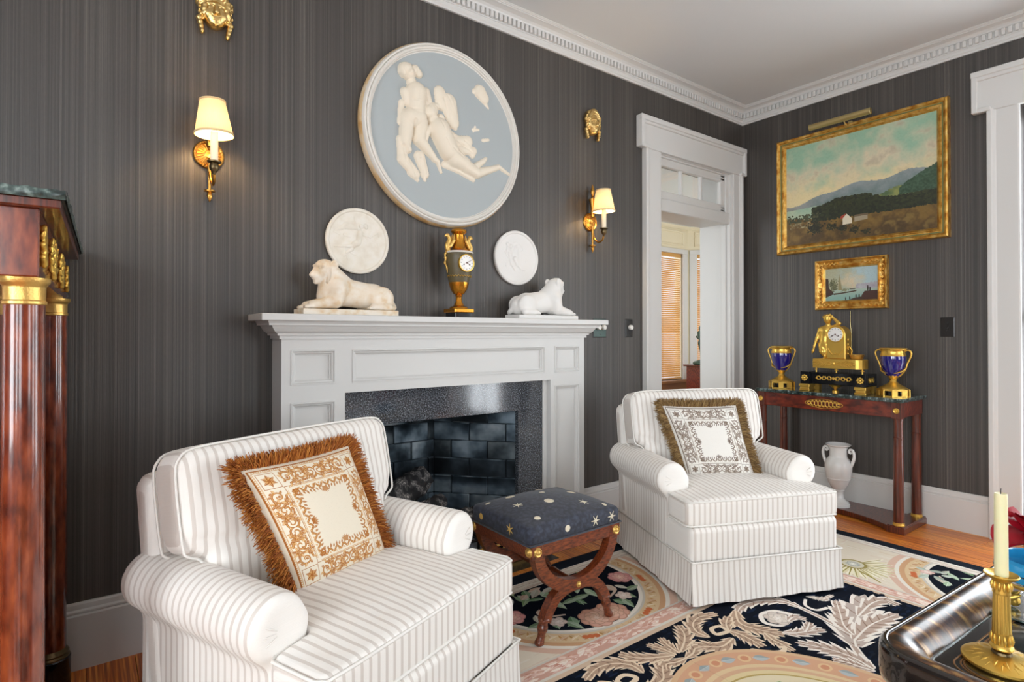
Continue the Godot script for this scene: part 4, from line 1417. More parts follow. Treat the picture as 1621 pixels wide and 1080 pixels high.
# ---------------------------------------------------------------- things on the mantel shelf
func lion_mesh(turned: float) -> ArrayMesh:
	# couchant lioness facing -x, 0.43 long, base excluded; head turned towards +z by an angle
	var l := Blob.new(Vector3(-0.25, 0, -0.09), Vector3(0.25, 0.25, 0.1), 0.0043)
	var k := 0.03
	# trunk and rump
	l.put(Vector3(-0.06, 0.085, 0), Vector3(0.10, 0.065, 0), 0.066, 0.060, k, Vector3(1, 1, 0.85))
	l.put(Vector3(0.12, 0.062, 0), Vector3(0.165, 0.05, 0), 0.055, 0.048, k)
	l.put(Vector3(-0.085, 0.11, 0), Vector3(-0.10, 0.06, 0), 0.062, 0.055, k, Vector3(1, 1, 0.9))
	# neck
	l.put(Vector3(-0.062, 0.12, 0), Vector3(-0.096, 0.175, 0), 0.052, 0.041, k)
	# head
	var t := Basis(Vector3.UP, turned)
	var hc := Vector3(-0.115, 0.185, 0)
	var q := func(x: float, y: float, z: float) -> Vector3: return hc + t * Vector3(x, y, z)
	l.ball(q.call(-0.005, 0.003, 0), Vector3(0.046, 0.040, 0.042), 0.015)
	l.put(q.call(-0.026, -0.012, 0), q.call(-0.046, -0.034, 0), 0.031, 0.023, 0.012)
	l.put(q.call(-0.030, -0.052, 0), q.call(-0.046, -0.060, 0), 0.019, 0.013, 0.006)
	l.put(q.call(-0.040, 0.002, 0), q.call(-0.066, -0.030, 0), 0.011, 0.010, 0.006)
	l.ball(q.call(-0.069, -0.033, 0), Vector3(0.008, 0.007, 0.012), 0.004)
	l.put(q.call(-0.074, -0.049, -0.02), q.call(-0.030, -0.044, -0.028), 0.005, 0.004, 0.003, Vector3.ONE, true)
	l.put(q.call(-0.074, -0.049, 0.02), q.call(-0.030, -0.044, 0.028), 0.005, 0.004, 0.003, Vector3.ONE, true)
	for s in [-1.0, 1.0]:
		l.ball(q.call(-0.041, 0.000, s * 0.031), Vector3(0.014, 0.009, 0.013), 0.003, true)
		l.ball(q.call(-0.038, 0.000, s * 0.027), Vector3(0.008, 0.0055, 0.006), 0.002)
		l.put(q.call(-0.048, 0.012, s * 0.018), q.call(-0.028, 0.013, s * 0.036), 0.006, 0.006, 0.004)
		l.ball(q.call(0.022, 0.016, s * 0.043), Vector3(0.018, 0.022, 0.011), 0.005)
		l.ball(q.call(0.018, 0.016, s * 0.054), Vector3(0.010, 0.013, 0.008), 0.003, true)
		# ruff behind the jaw, with a groove before it
		l.put(q.call(0.016, -0.002, s * 0.040), q.call(0.014, -0.066, s * 0.030), 0.012, 0.015, 0.010)
		l.put(q.call(-0.004, -0.006, s * 0.047), q.call(-0.006, -0.066, s * 0.036), 0.007, 0.009, 0.004, Vector3.ONE, true)
		# fore legs and paws
		l.put(Vector3(-0.09, 0.035, s * 0.045), Vector3(-0.19, 0.018, s * 0.045), 0.030, 0.018, 0.012)
		for d in [-0.012, -0.004, 0.004, 0.012]:
			l.put(Vector3(-0.195, 0.014, s * 0.045 + d), Vector3(-0.218, 0.009, s * 0.045 + d), 0.010, 0.008, 0.003)
		l.put(Vector3(-0.07, 0.09, s * 0.05), Vector3(-0.085, 0.04, s * 0.052), 0.034, 0.028, 0.02)
		# haunch and hind paw
		l.ball(Vector3(0.135, 0.058, s * 0.045), Vector3(0.062, 0.055, 0.026), 0.012)
		l.put(Vector3(0.088, 0.085, s * 0.072), Vector3(0.075, 0.035, s * 0.076), 0.006, 0.008, 0.008, Vector3.ONE, true)
		l.put(Vector3(0.165, 0.016, s * 0.062), Vector3(0.085, 0.015, s * 0.066), 0.018, 0.014, 0.008)
		for d in [-0.008, 0.0, 0.008]:
			l.put(Vector3(0.082, 0.012, s * 0.066 + d), Vector3(0.066, 0.009, s * 0.066 + d), 0.0085, 0.007, 0.003)
	# tail along the rump
	var tail := spline([Vector3(0.198, 0.05, 0.0), Vector3(0.208, 0.022, 0.02), Vector3(0.19, 0.012, 0.05), Vector3(0.14, 0.010, 0.075)], 4)
	for i in tail.size() - 1:
		l.put(tail[i], tail[i + 1], 0.011, 0.010, 0.008)
	l.floor_at(0.0)
	return l.mesh()

func build_mantel_things() -> void:
	var top := 1.335
	var a := thing("lion_sculpture", "cream alabaster recumbent lioness on a rectangular base, facing away from the clock", "sculpture", Vector3(-3.487, top, 0.12), 0.0, "recumbent lions on the mantel shelf")
	part("base", bar_mesh(Vector3(-0.223, 0, -0.072), Vector3(0.223, 0.026, 0.072), 0.002), M.alabaster, a)
	part("lioness", lion_mesh(0.12), M.alabaster, a, Vector3(0.012, 0.0255, 0))
	var w := thing("lion_sculpture", "white plaster recumbent lion on a rectangular base, facing the sconce beside the doorway", "sculpture", Vector3(-2.305, top, 0.115), 0.0, "recumbent lions on the mantel shelf")
	part("base", bar_mesh(Vector3(-0.225, 0, -0.068), Vector3(0.225, 0.024, 0.068), 0.003), M.plaster, w)
	part("lion", lion_mesh(0.15), M.plaster, w, Vector3(-0.015, 0.0235, 0), PI)
	# vase clock
	var v := thing("vase_clock", "olive and gilt urn-shaped mantel clock with winged handles and a white dial", "clock", Vector3(-2.882, top, 0.115))
	part("plinth", bar_mesh(Vector3(-0.05, 0, -0.05), Vector3(0.05, 0.027, 0.05), 0.001), M.black_marble, v)
	part("foot_plate", bar_mesh(Vector3(-0.059, 0.027, -0.059), Vector3(0.059, 0.047, 0.059), 0.003), M.vase_gilt, v)
	part("foot", lathe_mesh([0.050, 0.047, 0.048, 0.053, 0.044, 0.058, 0.028, 0.064, 0.018, 0.085, 0.015, 0.108, 0.019, 0.112, 0.021, 0.117, 0.017, 0.121], 32), M.vase_gilt, v)
	part("calyx", lathe_mesh([0.017, 0.121, 0.030, 0.128, 0.045, 0.152, 0.053, 0.180, 0.054, 0.186, 0.052, 0.187], 40, 14, 0.05), M.vase_gilt, v)
	part("body", lathe_mesh([0.052, 0.186, 0.062, 0.222, 0.071, 0.270, 0.076, 0.310, 0.076, 0.332, 0.072, 0.342], 48), M.olive_tole, v)
	part("shoulder_band", lathe_mesh([0.073, 0.338, 0.0765, 0.342, 0.073, 0.348], 48), M.rim_white, v)
	part("neck", lathe_mesh([0.073, 0.346, 0.058, 0.352, 0.042, 0.362, 0.032, 0.380, 0.027, 0.410, 0.028, 0.438, 0.036, 0.448, 0.042, 0.452, 0.042, 0.459, 0.038, 0.465, 0.026, 0.466, 0.022, 0.450], 40), M.vase_gilt, v)
	var b := B.new()
	for k in 26:
		var t := PI * k / 25.0
		var t2 := PI * (k + 1) / 25.0
		b.tube([Vector3(cos(t) * 0.0655, 0.214 + (k % 2) * 0.008, sin(t) * 0.0655), Vector3(cos(t2) * 0.0655, 0.214 + ((k + 1) % 2) * 0.008, sin(t2) * 0.0655)], 0.0014, 4)
	part("zigzag_band", b.done(), M.gold, v)
	for s in [-1.0, 1.0]:
		var hd := Blob.new(Vector3(-0.015, -0.02, -0.025), Vector3(0.05, 0.11, 0.025), 0.0032)
		var curve := spline([Vector3(0.012, 0.0, 0), Vector3(0.028, 0.012, 0), Vector3(0.034, 0.035, 0), Vector3(0.024, 0.055, 0), Vector3(0.018, 0.072, 0), Vector3(0.028, 0.084, 0)], 4)
		for i in curve.size() - 1:
			hd.put(curve[i], curve[i + 1], 0.011 - 0.0002 * i, 0.011 - 0.0002 * i, 0.005)
		hd.ball(Vector3(0.030, 0.088, 0), Vector3(0.013, 0.011, 0.010), 0.005)
		hd.put(Vector3(0.036, 0.087, 0), Vector3(0.048, 0.082, 0), 0.006, 0.003, 0.004)
		for d in [-0.008, 0.008]:
			hd.put(Vector3(0.018, 0.030, d), Vector3(-0.002, 0.062, d * 1.4), 0.010, 0.008, 0.005)
			hd.put(Vector3(-0.002, 0.062, d * 1.4), Vector3(-0.006, 0.095, d * 1.2), 0.009, 0.003, 0.005)
		var o := part("winged_handle", hd.mesh(), M.gold_leaf, v, Vector3(0, 0, 0))
		o.transform = Transform3D(Basis(Vector3(s, 0, 0), Vector3.UP, Vector3(0, 0, s)), Vector3(s * 0.040, 0.342, 0))
		b = B.new()
		var dr := spline([Vector3(0.072, 0.345, 0), Vector3(0.084, 0.328, 0), Vector3(0.080, 0.305, 0), Vector3(0.084, 0.285, 0), Vector3(0.074, 0.262, 0), Vector3(0.070, 0.235, 0)], 4)
		b.tube(dr, [0.004, 0.006, 0.007, 0.008, 0.006, 0.005, 0.007, 0.009, 0.007, 0.006, 0.005, 0.007, 0.008, 0.006, 0.005, 0.004, 0.005, 0.005, 0.004, 0.003, 0.002], 8)
		var m2 := part("handle_drop", b.done(), M.gold_leaf, v)
		m2.rotation.y = 0.0 if s > 0 else PI
	var dl := Node3D.new()
	dl.name = "clock_dial"
	v.add_child(dl)
	dl.position = Vector3(0, 0.283, 0.0)
	dial(dl, 0.041, 0.080, 0.060, 2.05, 1.05)

# a round dial facing +z on parent: bezel, enamel, ticks, winding holes and hands
func dial(parent: Node3D, r: float, z: float, z0: float, hour: float, minute: float) -> void:
	var turn := Basis(Vector3.RIGHT, PI / 2)
	var b := B.new()
	b.lathe(prof([r + 0.003, z0, r + 0.006, z - 0.006, r + 0.005, z - 0.001, r + 0.001, z, r - 0.001, z - 0.003]), 40, Vector3.ZERO, turn)
	part("bezel", b.done(), M.gold, parent)
	b = B.new()
	b.lathe(prof([0.0, z - 0.001, r * 0.5, z - 0.0015, r, z - 0.003]), 40, Vector3.ZERO, turn)
	part("enamel_face", b.done(), M.dial, parent)
	b = B.new()
	for k in 12:
		var a := TAU * k / 12
		var t := Basis(Vector3.BACK, -a)
		b.box(t * Vector3(0, r * 0.80, 0) + Vector3(0, 0, z - 0.0018), Vector3(r * 0.05, r * 0.16, 0.0012), 0.0, t)
	part("hour_marks", b.done(), M.ink, parent)
	b = B.new()
	for s in [-1.0, 1.0]:
		b.lathe(prof([0.0, z - 0.0002, r * 0.09, z - 0.0002, r * 0.09, z - 0.002]), 12, Vector3(s * r * 0.42, -r * 0.22, 0), turn)
	b.lathe(prof([0.0, z + 0.001, r * 0.08, z + 0.0005, r * 0.08, z - 0.002]), 12, Vector3.ZERO, turn)
	part("winding_holes", b.done(), M.ink, parent)
	for hnd in [[hour, 0.48], [minute, 0.68]]:
		b = B.new()
		var d := Vector3(sin(hnd[0]), cos(hnd[0]), 0)
		var n := Vector3(d.y, -d.x, 0)
		b.tube([d * -r * 0.12 + Vector3(0, 0, z + 0.0006), d * r * hnd[1] + Vector3(0, 0, z + 0.0006)], [r * 0.035, r * 0.02], 5)
		part("clock_hand", b.done(), M.red_ink, parent)

# ---------------------------------------------------------------- painting on images
func fill_poly(im: Image, pts: PackedVector2Array, c: Color) -> void:
	var lo := 1e9
	var hi := -1e9
	for p in pts:
		lo = minf(lo, p.y)
		hi = maxf(hi, p.y)
	for y in range(maxi(0, int(floor(lo))), mini(im.get_height() - 1, int(ceil(hi))) + 1):
		var xs := []
		var yy := y + 0.5
		for i in pts.size():
			var a := pts[i]
			var b := pts[(i + 1) % pts.size()]
			if (a.y <= yy) != (b.y <= yy):
				xs.append(a.x + (yy - a.y) / (b.y - a.y) * (b.x - a.x))
		xs.sort()
		for k in range(0, xs.size() - 1, 2):
			var x0 := maxi(0, int(round(xs[k])))
			var x1 := mini(im.get_width(), int(round(xs[k + 1])))
			if x1 > x0:
				im.fill_rect(Rect2i(x0, y, x1 - x0, 1), c)

func dab(im: Image, x: float, y: float, rx: float, ry: float, c: Color) -> void:
	for j in range(maxi(0, int(y - ry)), mini(im.get_height() - 1, int(y + ry)) + 1):
		var t := (j + 0.5 - y) / maxf(ry, 0.1)
		if absf(t) < 1.0:
			var w := rx * sqrt(1.0 - t * t)
			var x0 := maxi(0, int(round(x - w)))
			var x1 := mini(im.get_width(), int(round(x + w)))
			if x1 > x0:
				im.fill_rect(Rect2i(x0, j, x1 - x0, 1), c)

func stroke(im: Image, pts: Array, w0: float, w1: float, c: Color) -> void:
	var l := PackedVector2Array()
	var r := PackedVector2Array()
	for i in pts.size():
		var t: Vector2 = (pts[mini(i + 1, pts.size() - 1)] - pts[maxi(i - 1, 0)]).normalized()
		var w := lerpf(w0, w1, float(i) / maxf(1, pts.size() - 1)) * 0.5
		l.append(pts[i] + Vector2(-t.y, t.x) * w)
		r.append(pts[i] - Vector2(-t.y, t.x) * w)
	for i in pts.size() - 1:
		fill_poly(im, PackedVector2Array([l[i], l[i + 1], r[i + 1], r[i]]), c)
		dab(im, pts[i].x, pts[i].y, lerpf(w0, w1, float(i) / pts.size()) * 0.5, lerpf(w0, w1, float(i) / pts.size()) * 0.5, c)

func landscape() -> Image:
	var w := 768
	var h := 588
	var a := noise_image(w, h, 0.0045, 101, 4).get_data()
	var b := noise_image(w, h, 0.011, 102, 3).get_data()
	var c := noise_image(w, h, 0.06, 103, 2).get_data()
	var im := Image.create(w, h, false, Image.FORMAT_RGB8)
	for y in h:
		var v := float(y) / h
		for x in w:
			var u := float(x) / w
			var n1 := a[y * w + x] / 255.0 - 0.5
			var n2 := b[y * w + x] / 255.0 - 0.5
			var n3 := c[y * w + x] / 255.0 - 0.5
			var col: Color
			# sky: teal above, warm cloud across the middle, yellow at the horizon
			var teal := Color("93b79c")
			var cloud := Color("d2c6a8")
			var glow := Color("e2cf9a")
			var t := clampf(0.5 + n1 * 1.5 + n2 * 0.5 + (v - 0.16) * 1.9 - 0.35 * absf(u - 0.42), 0.0, 1.0)
			col = teal.lerp(cloud, t).lerp(glow, smoothstep(0.30, 0.54, v + n2 * 0.12) * 0.75)
			col = col.lerp(Color("a59a86"), clampf(n2 * 1.6 + n1 * 1.4 - 0.35, 0.0, 0.55))
			# ridges
			var r1 := 0.60 - 0.115 * smoothstep(0.02, 0.5, u) + 0.012 * sin(u * 21.0) + n3 * 0.012 - 0.03 * smoothstep(0.7, 0.88, u)
			if v > r1:
				col = Color("8d9698").lerp(Color("6e7f7d"), clampf((v - r1) * 9.0 + n2, 0.0, 1.0)).lerp(Color("a0917c"), clampf(0.35 - u, 0.0, 0.3))
			if u < 0.27 and v > 0.645 - u * 0.04:
				col = Color("8fae98").lerp(Color("b2bda0"), 0.5 + n2)
			var r2 := 0.66 - 0.06 * smoothstep(0.55, 0.8, u) + 0.02 * sin(u * 13.0 + 1.0) + n3 * 0.015
			if v > r2 and u > 0.5:
				col = Color("4f6644").lerp(Color("8a8f52"), clampf(0.5 + n2 * 2.0 + sin(u * 17.0) * 0.2, 0.0, 1.0))
			var r3 := 0.615 - 0.175 * pow(clampf((u - 0.78) / 0.22, 0.0, 1.0), 0.7) + n3 * 0.02
			if v > r3 and u > 0.78 and v < 0.66:
				col = Color("2f4733").lerp(Color("46604a"), 0.5 + n2 + n3)
			# foreground meadow
			var f := 0.72 + 0.03 * sin(u * 6.0) + n3 * 0.03
			if v > f:
				col = Color("7a5f2c").lerp(Color("4a371b"), clampf((v - f) * 3.0 + n2 * 1.4 + n1, 0.0, 1.0))
				col = col.lerp(Color("a58a48"), clampf(n2 * 2.2 - 0.25, 0.0, 0.5) * (1.0 if u > 0.45 else 0.4))
			col = col.lightened(clampf(n3 * 0.06, 0, 1)) if n3 > 0 else col.darkened(-n3 * 0.07)
			im.set_pixel(x, y, col)
	var rng := RandomNumberGenerator.new()
	rng.seed = 77
	# wooded ridge
	for k in 2600:
		var u := rng.randf_range(0.2, 1.0)
		var top := 0.60 + 0.07 * smoothstep(0.55, 0.75, u) + 0.05 * smoothstep(0.40, 0.22, u)
		var v := rng.randf_range(top, 0.785)
		var sh := rng.randf()
		dab(im, u * w, v * h, rng.randf_range(3, 11), rng.randf_range(3, 9), Color("20261a").lerp(Color("3d4224"), sh * (1.0 - (v - top) * 3.0)))
	for k in 90:
		dab(im, rng.randf_range(0.01, 0.25) * w, rng.randf_range(0.70, 0.78) * h, rng.randf_range(3, 9), rng.randf_range(3, 7), Color("2a3022").lerp(Color("6b6a45"), rng.randf() * 0.6))
	for k in 60:
		dab(im, rng.randf_range(0.03, 0.2) * w, rng.randf_range(0.78, 0.84) * h, rng.randf_range(2, 8), rng.randf_range(1.5, 4), Color("a79a76").lerp(Color("5e5236"), rng.randf()))
	for t in [[0.22, 0.85, 0.055, 260], [0.34, 0.86, 0.03, 90], [0.42, 0.885, 0.03, 90], [0.50, 0.92, 0.03, 60], [0.57, 0.95, 0.02, 40]]:
		for k in t[3]:
			var q := Vector2(rng.randfn(0, 0.5), rng.randfn(0, 0.5))
			dab(im, (t[0] + q.x * t[2]) * w, (t[1] + q.y * t[2] * 1.1) * h, rng.randf_range(2, 6), rng.randf_range(2, 5), Color("181a12").lerp(Color("3c3a20"), rng.randf()))
	# white house with a red roof, and a long barn
	fill_poly(im, PackedVector2Array([Vector2(0.40, 0.80) * Vector2(w, h), Vector2(0.405, 0.775) * Vector2(w, h), Vector2(0.44, 0.755) * Vector2(w, h), Vector2(0.425, 0.80) * Vector2(w, h)]), Color("a0402c"))
	fill_poly(im, PackedVector2Array([Vector2(0.418, 0.86) * Vector2(w, h), Vector2(0.418, 0.80) * Vector2(w, h), Vector2(0.445, 0.758) * Vector2(w, h), Vector2(0.482, 0.81) * Vector2(w, h), Vector2(0.482, 0.855) * Vector2(w, h)]), Color("d8cdb4"))
	fill_poly(im, PackedVector2Array([Vector2(0.498, 0.845) * Vector2(w, h), Vector2(0.498, 0.79) * Vector2(w, h), Vector2(0.585, 0.79) * Vector2(w, h), Vector2(0.585, 0.835) * Vector2(w, h)]), Color("9a8e76"))
	fill_poly(im, PackedVector2Array([Vector2(0.494, 0.80) * Vector2(w, h), Vector2(0.505, 0.78) * Vector2(w, h), Vector2(0.588, 0.78) * Vector2(w, h), Vector2(0.588, 0.797) * Vector2(w, h)]), Color("6a5a44"))
	return im

func harbour() -> Image:
	var w := 384
	var h := 268
	var a := noise_image(w, h, 0.012, 111, 4).get_data()
	var b := noise_image(w, h, 0.08, 112, 3).get_data()
	var im := Image.create(w, h, false, Image.FORMAT_RGB8)
	for y in h:
		var v := float(y) / h
		for x in w:
			var u := float(x) / w
			var n1 := a[y * w + x] / 255.0 - 0.5
			var n2 := b[y * w + x] / 255.0 - 0.5
			var col := Color("a8a88c").lerp(Color("a9c0c4"), smoothstep(0.15, 0.75, u + n1 * 0.4 - v * 0.2))
			col = col.lerp(Color("d6c2a0"), smoothstep(0.32, 0.0, Vector2(u - 0.52, v - 0.42).length() + n1 * 0.2) * 0.9)
			if u > 0.6 and v > 0.52 + n2 * 0.05 - (u - 0.6) * 0.12:
				col = Color("9d93a0").lerp(Color("b5b6b8"), 0.5 + n1)
			if v > 0.66:
				col = Color("a9b7a8").lerp(Color("7fa59c"), clampf((v - 0.66) * 4.0 + n2, 0.0, 1.0))
			col = col.lightened(maxf(n2, 0) * 0.12) if n2 > 0 else col.darkened(-n2 * 0.12)
			im.set_pixel(x, y, col)
	var rng := RandomNumberGenerator.new()
	rng.seed = 78
	var s := Vector2(w, h)
	for k in 260:
		dab(im, rng.randfn(0.16, 0.04) * w, rng.randfn(0.52, 0.09) * h, rng.randf_range(2, 5), rng.randf_range(2, 5), Color("4a4d33").lerp(Color("7b7a55"), rng.randf()))
	for k in 60:
		dab(im, rng.randfn(0.38, 0.04) * w, rng.randfn(0.68, 0.02) * h, rng.randf_range(2, 5), rng.randf_range(2, 4), Color("6d7458").lerp(Color("8f9070"), rng.randf()))
	fill_poly(im, PackedVector2Array([Vector2(0.255, 0.68) * s, Vector2(0.268, 0.38) * s, Vector2(0.285, 0.16) * s, Vector2(0.302, 0.38) * s, Vector2(0.335, 0.68) * s]), Color("8d8460"))
	fill_poly(im, PackedVector2Array([Vector2(0, 0.30) * s, Vector2(0.06, 0.31) * s, Vector2(0.07, 0.6) * s, Vector2(0.16, 0.74) * s, Vector2(0.16, 0.80) * s, Vector2(0, 0.9) * s]), Color("3b261d"))
	fill_poly(im, PackedVector2Array([Vector2(0.14, 0.77) * s, Vector2(0.3, 0.76) * s, Vector2(0.62, 0.70) * s, Vector2(0.6, 0.74) * s, Vector2(0.3, 0.80) * s, Vector2(0.17, 0.82) * s]), Color("4a3b2a"))
	fill_poly(im, PackedVector2Array([Vector2(0.46, 0.645) * s, Vector2(0.6, 0.64) * s, Vector2(0.58, 0.67) * s, Vector2(0.49, 0.67) * s]), Color("5d564a"))
	fill_poly(im, PackedVector2Array([Vector2(0.51, 0.63) * s, Vector2(0.53, 0.46) * s, Vector2(0.56, 0.62) * s]), Color("c9b79c"))
	fill_poly(im, PackedVector2Array([Vector2(0.72, 1.0) * s, Vector2(0.70, 0.88) * s, Vector2(0.76, 0.74) * s, Vector2(1.0, 0.73) * s, Vector2(1.0, 1.0) * s]), Color("44281d"))
	fill_poly(im, PackedVector2Array([Vector2(0.45, 1.0) * s, Vector2(0.56, 0.93) * s, Vector2(0.72, 0.90) * s, Vector2(0.74, 1.0) * s]), Color("3f2f22"))
	for f in [[0.82, 0.66, 0.013, 0.09], [0.86, 0.69, 0.012, 0.07], [0.6, 0.88, 0.012, 0.05], [0.66, 0.88, 0.012, 0.05], [0.48, 0.93, 0.012, 0.05], [0.4, 0.95, 0.01, 0.05]]:
		dab(im, f[0] * w, f[1] * h, f[2] * w, f[3] * h, Color("2b2019"))
	return im

func picture(called: String, label: String, y0: float, y1: float, z0: float, z1: float, rim: float, canvas: Image, profile: Array) -> Node3D:
	var o := thing(called, label, "painting", Vector3(0, (y0 + y1) * 0.5, (z0 + z1) * 0.5), -PI / 2)
	var w := z1 - z0
	var h := y1 - y0
	var b := B.new()
	frame_mould(b, -w / 2, w / 2, -h / 2, h / 2, 0.0, profile)
	part("frame", b.done(), M.frame_gold, o)
	b = B.new()
	b.quad(Vector3(-w / 2 + rim, -h / 2 + rim, 0.016), Vector3(-w / 2 + rim, h / 2 - rim, 0.016), Vector3(w / 2 - rim, h / 2 - rim, 0.016), Vector3(w / 2 - rim, -h / 2 + rim, 0.016), [Vector2(0, 1), Vector2(0, 0), Vector2(1, 0), Vector2(1, 1)])
	var m := coat(mat(Color.WHITE, 0.45, 0.0, tx(canvas)), 0.25, 0.15)
	part("canvas", b.done(), m, o)
	part("backing", bar_mesh(Vector3(-w / 2 + 0.01, -h / 2 + 0.01, 0.0), Vector3(w / 2 - 0.01, h / 2 - 0.01, 0.012)), M.sill, o)
	return o

func build_east_wall_things() -> void:
	var p := picture("landscape_painting", "large oil painting of a valley with a red-roofed house in a gilded frame", 1.875, 2.780, 0.322, 1.456, 0.068, landscape(), prof([0.0, 0.0, 0.0, 0.036, 0.004, 0.046, 0.012, 0.050, 0.020, 0.046, 0.026, 0.036, 0.030, 0.034, 0.036, 0.034, 0.038, 0.030, 0.046, 0.030, 0.050, 0.034, 0.056, 0.032, 0.062, 0.024, 0.069, 0.016]))
	var g := B.new()
	frame_mould(g, -0.567, 0.567, -0.4525, 0.4525, 0.0, prof([0.0295, 0.0345, 0.0305, 0.0355, 0.036, 0.0355, 0.0375, 0.031]))
	part("green_fillet", g.done(), mat(hexc("6f7444"), 0.5), p)
	var s := picture("harbour_painting", "small harbour painting in a broad gilded frame with leafy corners, above the gilt clock", 1.430, 1.800, 0.618, 1.102, 0.066, harbour(), prof([0.0, 0.0, 0.0, 0.040, 0.004, 0.048, 0.009, 0.048, 0.012, 0.040, 0.020, 0.032, 0.034, 0.027, 0.048, 0.030, 0.052, 0.026, 0.056, 0.030, 0.060, 0.028, 0.062, 0.022, 0.067, 0.016]))
	# leafy corner ornaments
	var orn := Blob.new(Vector3(0.0, -0.02, 0.0), Vector3(0.15, 0.05, 0.03), 0.0035)
	for k in 9:
		var x := 0.014 + k * 0.014
		orn.put(Vector3(x, 0.0, 0.006), Vector3(x + 0.010, 0.013 * (1 if k % 2 else -1) * (1.0 - k * 0.06), 0.008), 0.0055, 0.004, 0.003)
		orn.ball(Vector3(x, 0.004 * sin(k * 1.9), 0.009), Vector3(0.006, 0.006, 0.005), 0.003)
	orn.ball(Vector3(0.0, 0, 0.006), Vector3(0.016, 0.016, 0.010), 0.004)
	var om := orn.mesh()
	for sx in [-1.0, 1.0]:
		for sy in [-1.0, 1.0]:
			var a := Vector3(sx * (0.242 - 0.032), sy * (0.185 - 0.032), 0.026)
			var q := part("corner_leaf", om, M.frame_gold, s)
			q.transform = Transform3D(Basis(Vector3(-sx, 0, 0), Vector3(0, 1, 0), Vector3(0, 0, 1)), a)
			var r := part("corner_leaf", om, M.frame_gold, s)
			r.transform = Transform3D(Basis(Vector3(0, -sy, 0), Vector3(1, 0, 0), Vector3(0, 0, 1)), a)
	# picture light over the landscape
	var pl := thing("picture_light", "slim brass picture light mounted over the landscape painting", "picture light", Vector3(-0.15, 2.785, 0.842), -PI / 2)
	var b := B.new()
	b.lathe(prof([0.021, -0.205, 0.022, -0.205, 0.022, 0.205, 0.021, 0.205]), 28, Vector3.ZERO, Basis(Vector3.BACK, PI / 2))
	part("tube_shade", b.done(), M.pale_brass, pl)
	for sx in [-1.0, 1.0]:
		b = B.new()
		b.lathe(prof([0.0, 0.006, 0.012, 0.006, 0.0215, 0.002, 0.0235, 0.0, 0.0235, -0.006]), 28, Vector3(sx * 0.205, 0, 0), Basis(Vector3.BACK, -sx * PI / 2))
		part("end_cap", b.done(), M.pale_brass, pl)
	part("arm", rows_tube(spline([Vector3(0.03, -0.015, -0.01), Vector3(0.03, -0.04, -0.04), Vector3(0.03, -0.030, -0.09), Vector3(0.03, -0.012, -0.11)], 6), 0.005, 8), M.pale_brass, pl)
	part("bracket", bar_mesh(Vector3(0.015, -0.03, -0.148), Vector3(0.045, 0.005, -0.105), 0.003), M.pale_brass, pl)
	part("knuckle", lathe_mesh([0.0, -0.03, 0.008, -0.028, 0.010, -0.02, 0.008, -0.012, 0.0, -0.010], 12), M.sconce_brass, pl, Vector3(0.03, -0.015, -0.04))
	tag(part("picture_wire", rows_tube([on_x(1346, 492, -0.004), on_x(1346, 510, -0.004), on_x(1348, 533, -0.004), on_x(1348, 560, -0.004)], 0.002, 5), M.pale_brass, self), "thin pale cord hanging on the wall between small painting and gilt clock", "cord")
	# push-button switch
	var sw := thing("switch_plate", "black push-button switch plate beside the tall window casing", "light switch", Vector3(0, 1.295, 1.434), -PI / 2)
	part("plate", bar_mesh(Vector3(-0.037, -0.063, 0), Vector3(0.037, 0.063, 0.006), 0.002), M.switch_black, sw)
	for y in [-0.018, 0.0, 0.018]:
		b = B.new()
		b.lathe(prof([0.0, 0.012, 0.005, 0.0115, 0.006, 0.006]), 14, Vector3(0, y, 0), Basis(Vector3.RIGHT, PI / 2))
		part("button", b.done(), M.black_metal, sw)

